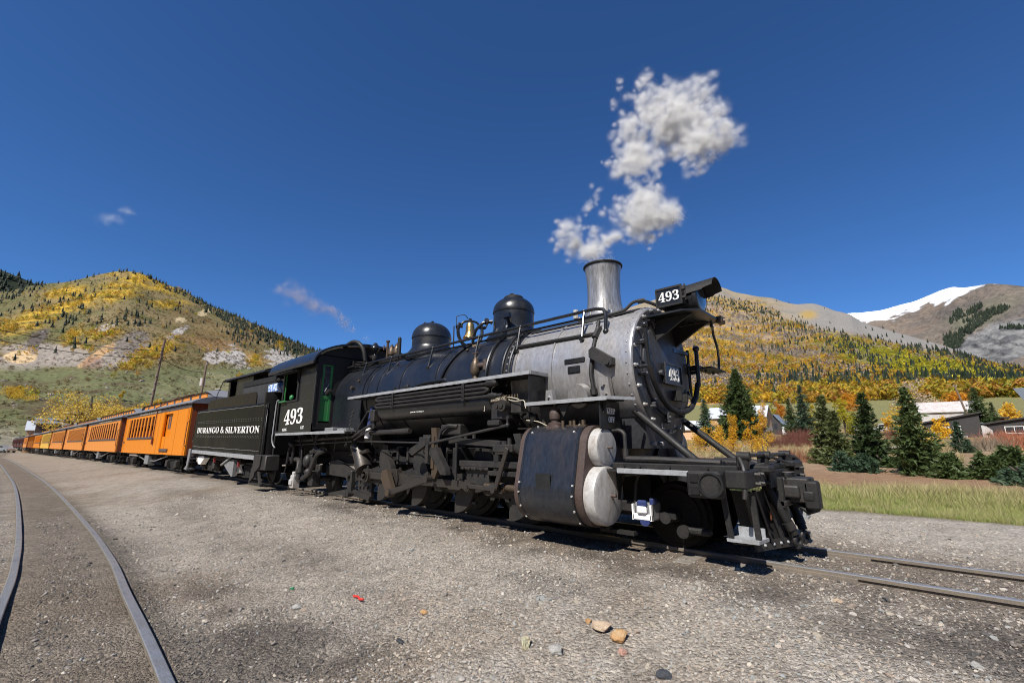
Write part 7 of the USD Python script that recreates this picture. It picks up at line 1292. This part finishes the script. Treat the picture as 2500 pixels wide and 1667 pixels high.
w1 = pole(362, 1000, 66, 13.2, 'tall leaning wooden pole behind the orange combination car', (1.15, .2), arm=True)
w2 = pole(482, 1000, 64, 10.9, 'wooden pole with a grey transformer left of the tender', (.45, .1), xf=True)
pole(1955, 1055, 105, 7.2, 'wooden pole leaning left beside the brown shed', (-1.2, 0)); pole(2382, 1057, 96, 7.6, 'wooden pole leaning left in front of the barn', (-1.1, 0)); pole(1716, 1040, 100, 5.6, 'short pole with a lamp left of the tan house', (0, 0))
def wire(a, b, sag, label):
    t = np.linspace(0, 1, 24)[:, None]; q = a * (1 - t) + b * t; q[:, 2] -= sag * 4 * (t * (1 - t))[:, 0]; obj('overhead_wire', tube(list(q), .035, 5), 'soot', None, True, label=label, cat='wire')
far_l = gpt(-160, 1000, 66)
wire(np.array([far_l[0], far_l[1], 11.6]), w1 * [1, 1, .83] , .6, 'upper power line sagging from the left edge to the tall leaning pole'); wire(w1 * [1, 1, .83], w2 * [1, 1, .88], .4, 'power line between the tall leaning pole and the transformer pole')
wire(np.array([far_l[0], far_l[1], 12.6]), w1 * [1, 1, .9], .6, 'second thinner power line from the left edge to the tall leaning pole')
# left side trees and depot roofs
def willow(px, r, h, w, label, seed, n=4200):
    p = gpt(px, 1060, r); t = thing('willow_tree', label, 'willow tree', None, p); rg = np.random.default_rng(seed)
    lum = [(rg.normal() * w * .3, rg.normal() * w * .2, h * rg.uniform(.35, .85), w * rg.uniform(.13, .24)) for _ in range(20)]
    obj('crown', leaf_cloud(seed, lum, n, .16, .85), 'willow_gold', t, False); obj('trunk', limbs(seed, h, .05 * h, lum, 14), 'bark', t)
willow(205, 88, 9.2, 10.5, 'broad golden willow behind the orange coaches', 201, 6500); willow(268, 95, 8.0, 5.5, 'smaller golden willow right of the broad one behind the coaches', 202); willow(318, 100, 9.2, 4.8, 'golden bushy tree left of the tall leaning pole', 203, 3000)
for i, (px, py, h, w, lab) in enumerate([(293, 978, 7.0, 3.2, 'small round golden bush on the slope left of the leaning pole'), (385, 992, 6.0, 3.4, 'golden bush just right of the leaning pole'), (18, 972, 7, 9, 'golden thicket on the hillside at the left edge'), (58, 980, 5, 8, 'low golden scrub right of the thicket at the left edge'), (580, 925, 9, 4, 'golden aspens on the rocky slope above the tender')]):
    p = hpt(hillL, px, py); t = thing('golden_bush', lab, 'bush', None, p); rg = np.random.default_rng(300 + i); lum = [(*(rg.normal(size=2) * w * .3), h * rg.uniform(.25, .8), w * rg.uniform(.2, .32)) for _ in range(12)]
    obj('crown', leaf_cloud(300 + i, lum, 1500, .3), 'willow_gold', t, False); obj('trunk', limbs(300 + i, h, .012 * h, lum), 'bark', t)
dp = house('depot', gpt(112, 1085, 150), 90, 7, 9, 4.6, 2.0, 'building with a white and grey roof behind the maroon cars', 'building', 'tan_wall', 'metal_roof'); house('depot_annex', gpt(150, 1085, 140), 90, 9, 10, 5.6, 1.2, 'long low dark-roofed building behind the orange coaches', 'building', 'brown_wood', 'blue_metal')
house('depot_cupola', gpt(163, 1083, 132), 90, 2.6, 2.5, 7.6, .4, 'small boxy tower with windows above the dark-roofed building', 'building', 'pale_metal', 'blue_metal', wins=[(-.7, 6.4, .7, .8, 'f'), (.6, 6.4, .7, .8, 'f')])
# ------------------------------------------------------------------ grass and stones
def tuft(seed, n=12, h=.22):
    rg = np.random.default_rng(seed); V = []
    for i in range(n):
        a = rg.uniform(0, 2 * np.pi); b = np.array([rg.normal() * .05, rg.normal() * .05, 0]); l = h * rg.uniform(.5, 1.15); d = np.array([math.cos(a) * .55, math.sin(a) * .55, 1.0]) * l; s = np.array([-math.sin(a), math.cos(a), 0]) * .006
        V += [b - s, b + s, b + d * .6 + s * .6, b - s, b + d * .6 + s * .6, b + d * .6 - s * .6, b + d * .6 - s * .6, b + d * .6 + s * .6, b + d * [1.5, 1.5, 1.0]]
    return T(np.array(V), np.arange(len(V)).reshape(-1, 3))
rg = np.random.default_rng(91)
n = 30000; r = rg.uniform(10.6, 15.6, n); az = np.radians(rg.uniform(-42, 14, n)); x, y = CAM[0] + np.sin(az) * r, CAM[1] + np.cos(az) * r
nn = fbm2(x, y, .45, 4, 61); keep = (rg.uniform(0, 1, n) < np.clip(sstep(nn, .34, .52) * (1 - .9 * sstep(r, 14.0, 15.4)) + .10, 0, 1)) & (r > 10.9 + (fbm2(x, y, .45, 5, 11) - .5) * 1.6); x, y, r, nn = x[keep], y[keep], r[keep], nn[keep]
stuff_points('grass', [tuft(1), tuft(2), tuft(3, 14, .34)], ['grass_green', 'grass_green', 'grass_dry'], np.stack([x, y, H(x, y) - .01], 1), rand_quat(rg, len(x)), (.38 + .5 * sstep(r, 12.0, 13.6) * (.5 + nn)) * rg.uniform(.7, 1.3, len(x)), np.where(rg.uniform(0, 1, len(x)) < .10 + .2 * sstep(r, 13, 15), 2, rg.integers(0, 2, len(x))), 'green and straw-coloured grass along the far side of the gravel', 'grass')
n = 9000; r = rg.uniform(18, 70, n); az = np.radians(rg.uniform(-36, 12, n)); x, y = CAM[0] + np.sin(az) * r, CAM[1] + np.cos(az) * r
nn = fbm2(x, y, .2, 4, 63); keep = rg.uniform(0, 1, n) < sstep(nn, .45, .6) * sstep(r, 24, 45); x, y = x[keep], y[keep]
stuff_points('dry_grass', [tuft(4, 12, .3), tuft(5, 10, .4)], ['grass_dry', 'grass_dry'], np.stack([x, y, H(x, y) - .01], 1), rand_quat(rg, len(x)), rg.uniform(.8, 1.7, len(x)), rg.integers(0, 2, len(x)), 'dry straw grass on the bank below the houses', 'grass')
def pebble(seed, sub=1):
    rg = np.random.default_rng(seed); m = trimesh.creation.icosphere(sub, 1.0); v = m.vertices * np.array([1, rg.uniform(.6, .95), rg.uniform(.4, .65)])
    for _ in range(4):
        d = rg.normal(size=3); d /= np.linalg.norm(d); k = v @ d; lim = rg.uniform(.35, .7) * np.abs(k).max(); v = v - np.outer(np.maximum(k - lim, 0), d)
    v += rg.normal(size=v.shape) * .03; return T(v, m.faces)
def stone_mat(name, cols):
    def fn(p):
        return usdkit.material(stage, p, {'o': ('object_info', {}), 'g': ('geometry', {}), 'r': ('rgb_ramp', {'ramp': [(i / (len(cols) - 1), c) for i, c in enumerate(cols)], 'interpolate': False}), 'n': ('noise_texture', {'scale': 70.0, 'detail': 4.0}), 'f': ('map_range', {'from_min': .3, 'from_max': .7, 'to_min': .8, 'to_max': 1.2}), 's': ('vector_math', {'math_type': 'scale'}), 'p': ('principled_bsdf', {'roughness': .85, 'specular_ior_level': .3})},
            [('o.random', 'r.fac'), ('g.position', 'n.vector'), ('n.fac', 'f.value'), ('r.color', 's.vector1'), ('f.result', 's.scale'), ('s.vector', 'p.base_color')], surface='p.BSDF')
    defmat(name, fn)
stone_mat('stone_grey', [(.30, .275, .245), (.24, .22, .195), (.37, .34, .30), (.27, .235, .19), (.20, .18, .16), (.33, .285, .23), (.24, .245, .235), (.41, .36, .30), (.28, .225, .18), (.31, .29, .26), (.17, .155, .135), (.37, .28, .20)])
stone_mat('stone_dark', [(.10, .09, .08), (.14, .12, .105), (.17, .145, .12), (.08, .075, .07), (.20, .175, .15), (.12, .11, .105)])
n = 120000; r = 1.9 * (15 / 1.9) ** rg.uniform(0, 1, n) ** 1.0; az = np.radians(rg.uniform(-100, 10, n)); x, y = CAM[0] + np.sin(az) * r, CAM[1] + np.cos(az) * r
tint = ground_tint(x, y).mean(1); nn = fbm2(x, y, 1.3, 4, 71); off = y - ltf(np.clip(x, -88, 5))
nearrail = (np.abs(off) < .085) | (np.abs(off + .93) < .085) | ((off < -.08) & (off > -.20)) | ((off + .93 < .25) & (off + .93 > .06)) | (np.abs(np.abs(y) - .515) < .07)
keep = (~nearrail) & (rg.uniform(0, 1, n) < .35 + .65 * sstep(nn, .38, .55)) & ~((r > 10.2) & (az > -.8))
x, y, r, tint = x[keep], y[keep], r[keep], tint[keep]
sz = np.clip(rg.lognormal(-4.92, .45, len(x)) * (r / 3) ** .28, .003, .042)
idx = rg.integers(0, 4, len(x)) + np.where(tint + rg.normal(size=len(x)) * .03 < .15, 4, 0)
q = rg.normal(size=(len(x), 4)) * [1, .18, .18, 1]; q /= np.linalg.norm(q, axis=1, keepdims=True)
pb = [pebble(i) for i in range(4)]
stuff_points('gravel', pb + pb, ['stone_grey'] * 4 + ['stone_dark'] * 4, np.stack([x, y, H(x, y) + sz * .15], 1), q, sz, idx, 'loose grey and tan gravel stones strewn over the yard', 'gravel')
# single stones and litter one can pick out
paint('rock_tan', (.40, .30, .21), .85, dirt=(.35, .28, .2), amt=.5, scale=12); paint('rock_ochre', (.36, .19, .07), .85, dirt=(.42, .33, .2), amt=.7, scale=14); paint('rock_green', (.34, .33, .22), .85, dirt=(.42, .30, .18), amt=.7, scale=11); paint('rock_grey', (.30, .29, .27), .85, amt=.3); paint('rock_slate', (.035, .038, .045), .7, amt=.2); paint('rock_pink', (.42, .24, .18), .85, amt=.3); paint('plastic_red', (.55, .03, .02), .5, amt=.1); paint('plastic_green', (.02, .22, .08), .5, amt=.1)
for i, (px, py, s, mt_, lab) in enumerate([(1470, 1538, .085, 'rock_tan', 'large flat tan rock in the gravel, upper of the bright rocks'), (1515, 1560, .075, 'rock_ochre', 'rusty orange rock right below the flat tan rock'), (1285, 1578, .08, 'rock_green', 'pale greenish rock left of the orange rock'), (1356, 1592, .08, 'rock_grey', 'flat grey-green rock between the greenish and orange rocks'), (1521, 1597, .05, 'rock_pink', 'small pinkish rock below the orange rock'), (1621, 1655, .05, 'rock_slate', 'dark slate stone at the bottom of the gravel'), (2388, 1632, .045, 'rock_grey', 'pale egg-shaped stone near the lower right corner'), (2164, 1467, .035, 'rock_slate', 'dark round stone below the near rail at the right'), (2047, 1470, .035, 'rock_tan', 'pale stone below the near rail, left of the dark round stone'), (1672, 1472, .035, 'rock_grey', 'pale stone in the middle gravel left of the near rail'), (1436, 1520, .035, 'rock_ochre', 'small ochre stone left of the flat tan rock'), (1035, 1497, .04, 'rock_ochre', 'small yellow stone in the gravel below the red plastic strip'), (977, 1571, .045, 'rock_slate', 'dark slate flake in the lower middle gravel'), (727, 1485, .055, 'rock_grey', 'cluster stone in the brown gravel left of the red strip')]):
    p = gpt(px, py); o = obj('rock', place(pebble(500 + i, 2), (p[0], p[1], p[2] + s * .25), i * 1.3, s), mt_, None, False, label=lab, cat='rock')
p = gpt(875, 1467); obj('plastic_strip', tube([p + [-.10, .0, .02], p + [-.03, .01, .028], p + [.04, -.01, .022], p + [.09, .0, .03]], .011, 6), 'plastic_red', None, label='bright red plastic strip lying on the gravel', cat='litter')
p = gpt(712, 1441); obj('plastic_scrap', [tube([p + [-.03, .0, .012], p + [.01, .015, .025], p + [.03, -.01, .015]], .009, 6)], 'plastic_green', None, label='small green plastic scrap on the gravel left of the red strip', cat='litter')
# ------------------------------------------------------------------ steam: a dense swarm of fine white droplet flakes
BLOBS = np.array([(-4.31,.14,4.79,.25),(-3.82,.12,4.56,.22),(-3.86,.04,4.3,.13),(-3.44,.13,4.47,.09),(-4.54,.21,5.12,.12),(-3.83,.2,4.84,.1),(-3.97,.31,5.3,.1),(-3.9,.41,5.66,.09),(-3.72,.28,5.11,.09),
 (-3.33,.27,4.9,.22),(-3.04,.22,4.64,.23),(-2.76,.27,4.68,.2),(-2.5,.24,4.5,.13),(-2.44,.28,4.59,.09),(-3.1,.36,5.14,.19),(-2.84,.14,4.3,.13),(-2.83,.39,5.12,.19),(-2.88,.48,5.48,.2),(-3.0,.56,5.81,.26),
 (-3.23,.65,6.26,.28),(-3.39,.72,6.61,.21),(-3.27,.79,6.83,.27),(-2.95,.85,6.91,.31),(-2.61,.84,6.68,.38),(-2.25,.79,6.31,.36),(-2.09,.68,5.81,.3),(-1.9,.75,5.96,.23),(-1.73,.81,6.09,.19),(-1.83,.89,6.44,.14),
 (-2.19,.57,5.47,.17),(-2.5,.97,7.14,.28),(-2.84,.97,7.34,.26),(-3.13,1.07,7.98,.18),(-3.23,.97,7.58,.16),(-2.19,1.04,7.27,.18),(-2.14,.97,6.92,.22),(-3.64,1.07,8.33,.09),(-3.61,.96,7.77,.11),(-3.66,0.0,4.06,.2),(-3.74,.03,4.25,.2),(-4.1,.1,4.6,.24),(-4.5,.14,4.72,.16),(-3.55,.1,4.45,.14),(-2.95,.3,4.95,.3),(-2.6,.24,4.6,.2),(-3.15,.6,6.05,.32),(-2.5,.8,6.6,.42)])
def flake_mat(name, col, thin):
    def fn(p):
        N = {'d': ('diffuse_bsdf', {'color': col}), 't': ('translucent_bsdf', {'color': col}), 'm': ('mix_closure', {'fac': .5}), 'x': ('transparent_bsdf', {}), 'y': ('mix_closure', {'fac': thin})}
        return usdkit.material(stage, p, N, [('d.BSDF', 'm.closure1'), ('t.BSDF', 'm.closure2'), ('m.closure', 'y.closure1'), ('x.BSDF', 'y.closure2')], surface='y.closure')
    defmat(name, fn)
def puff(seed, n, fl, dirn):
    """one soft ball of droplet flakes, thinning outwards"""
    rg = np.random.default_rng(seed); c = rg.normal(size=(n, 3)) * .42 * np.array([1, .9, .8]); q = rg.normal(size=(n, 3, 3)); q -= q.mean(1, keepdims=True); q *= (fl * rg.uniform(.6, 1.4, n))[:, None, None]
    nr = c * .9 + rg.normal(size=c.shape) * .25 + dirn * .8; nr /= np.linalg.norm(nr, axis=1, keepdims=True)  # normals bent towards the sun, so extra brightness is built into the flakes
    return T((c[:, None] + q).reshape(-1, 3), np.arange(3 * n).reshape(-1, 3)), np.repeat(nr, 3, 0)
def swarm(name, label, cat, blobs, n, rad, mat, seed, warp=.30, wsc=2.0, nsc=3.2, namp=1.5, lo=.15, hi=.95, k=1.5, flakes=850, fl=.022):
    rg = np.random.default_rng(seed); blobs = np.asarray(blobs, float); w = blobs[:, 3] ** 2.2; N = n * 8; i = rg.choice(len(blobs), N, p=w / w.sum())
    d = rg.normal(size=(N, 3)); d /= np.linalg.norm(d, axis=1, keepdims=True)
    u = blobs[i, :3] + d * (blobs[i, 3] * k * rg.uniform(0, 1, N) ** (1 / 2.2))[:, None]
    f = np.zeros(N)
    for b in blobs: f = np.maximum(f, 1 - np.linalg.norm(u - b[:3], axis=1) / (b[3] * k))
    P = u + warp * np.stack([meshkit.fbm(u * wsc + 7.3 * a, 5, seed + a) - .5 for a in range(3)], 1)
    g = np.clip((f + namp * (meshkit.fbm(u * nsc + 3.1, 5, seed + 9) - .5) - lo) / (hi - lo), 0, 1)
    keep = rg.uniform(0, 1, N) < g ** 1.2; P, g = P[keep][:n], g[keep][:n]; m = len(P)
    sc = (rad[0] + (rad[1] - rad[0]) * rg.uniform(0, 1, m) ** 1.6 * (.35 + .65 * np.sqrt(g)))[:, None] * rg.uniform(.65, 1.35, (m, 3))
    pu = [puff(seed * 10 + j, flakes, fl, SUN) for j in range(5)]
    pr = stuff_points(name, [q[0] for q in pu], [mat] * 5, P, np.tile([1.0, 0, 0, 0], (m, 1)), sc, rg.integers(0, 5, m), label, cat)
    for j, q in enumerate(pu):
        ms = UsdGeom.Mesh.Get(stage, f'{pr.GetPath()}/piece_{j:03d}'); ms.CreateNormalsAttr(Vt.Vec3fArray.FromNumpy(q[1].astype(np.float32))); ms.SetNormalsInterpolation('vertex')
    return pr
flake_mat('steam_white', (.98, .98, .985), 0.0); flake_mat('smoke_thin', (.62, .55, .56), 0.0)
swarm('steam_plume', 'white steam billowing up from the silver smokestack', 'steam', BLOBS, 2300, (.04, .17), 'steam_white', 5, warp=.45, wsc=2.2, nsc=2.4, namp=1.5, lo=.12, hi=1.1, k=1.75)
sm = []
for t in np.linspace(0, 1, 26):
    d = ray_dir(914 - 212 * t - 10 * math.sin(7 * t), 829 - 122 * t ** 1.1 + 5 * math.sin(9 * t)); sm.append((*(CAM + d * 24.0), .10 + .40 * t))
swarm('smoke_wisp', 'faint pinkish smoke drifting up left behind the cab', 'smoke', sm, 190, (.12, .5), 'smoke_thin', 6, warp=.9, wsc=1.0, nsc=1.3, namp=1.5, flakes=150, fl=.022)
cl_ = [(*(CAM + ray_dir(x, y) * 3000), r) for x, y, r in ((268, 536, 30), (282, 534, 26), (300, 540, 20), (255, 540, 16), (312, 520, 16), (322, 524, 14), (275, 526, 12))]
swarm('small_cloud', 'tiny wisp of white cloud above the left hill', 'cloud', cl_, 60, (12, 34), 'steam_white', 7, warp=50, wsc=.012, nsc=.02, namp=1.5, flakes=130, fl=.018)
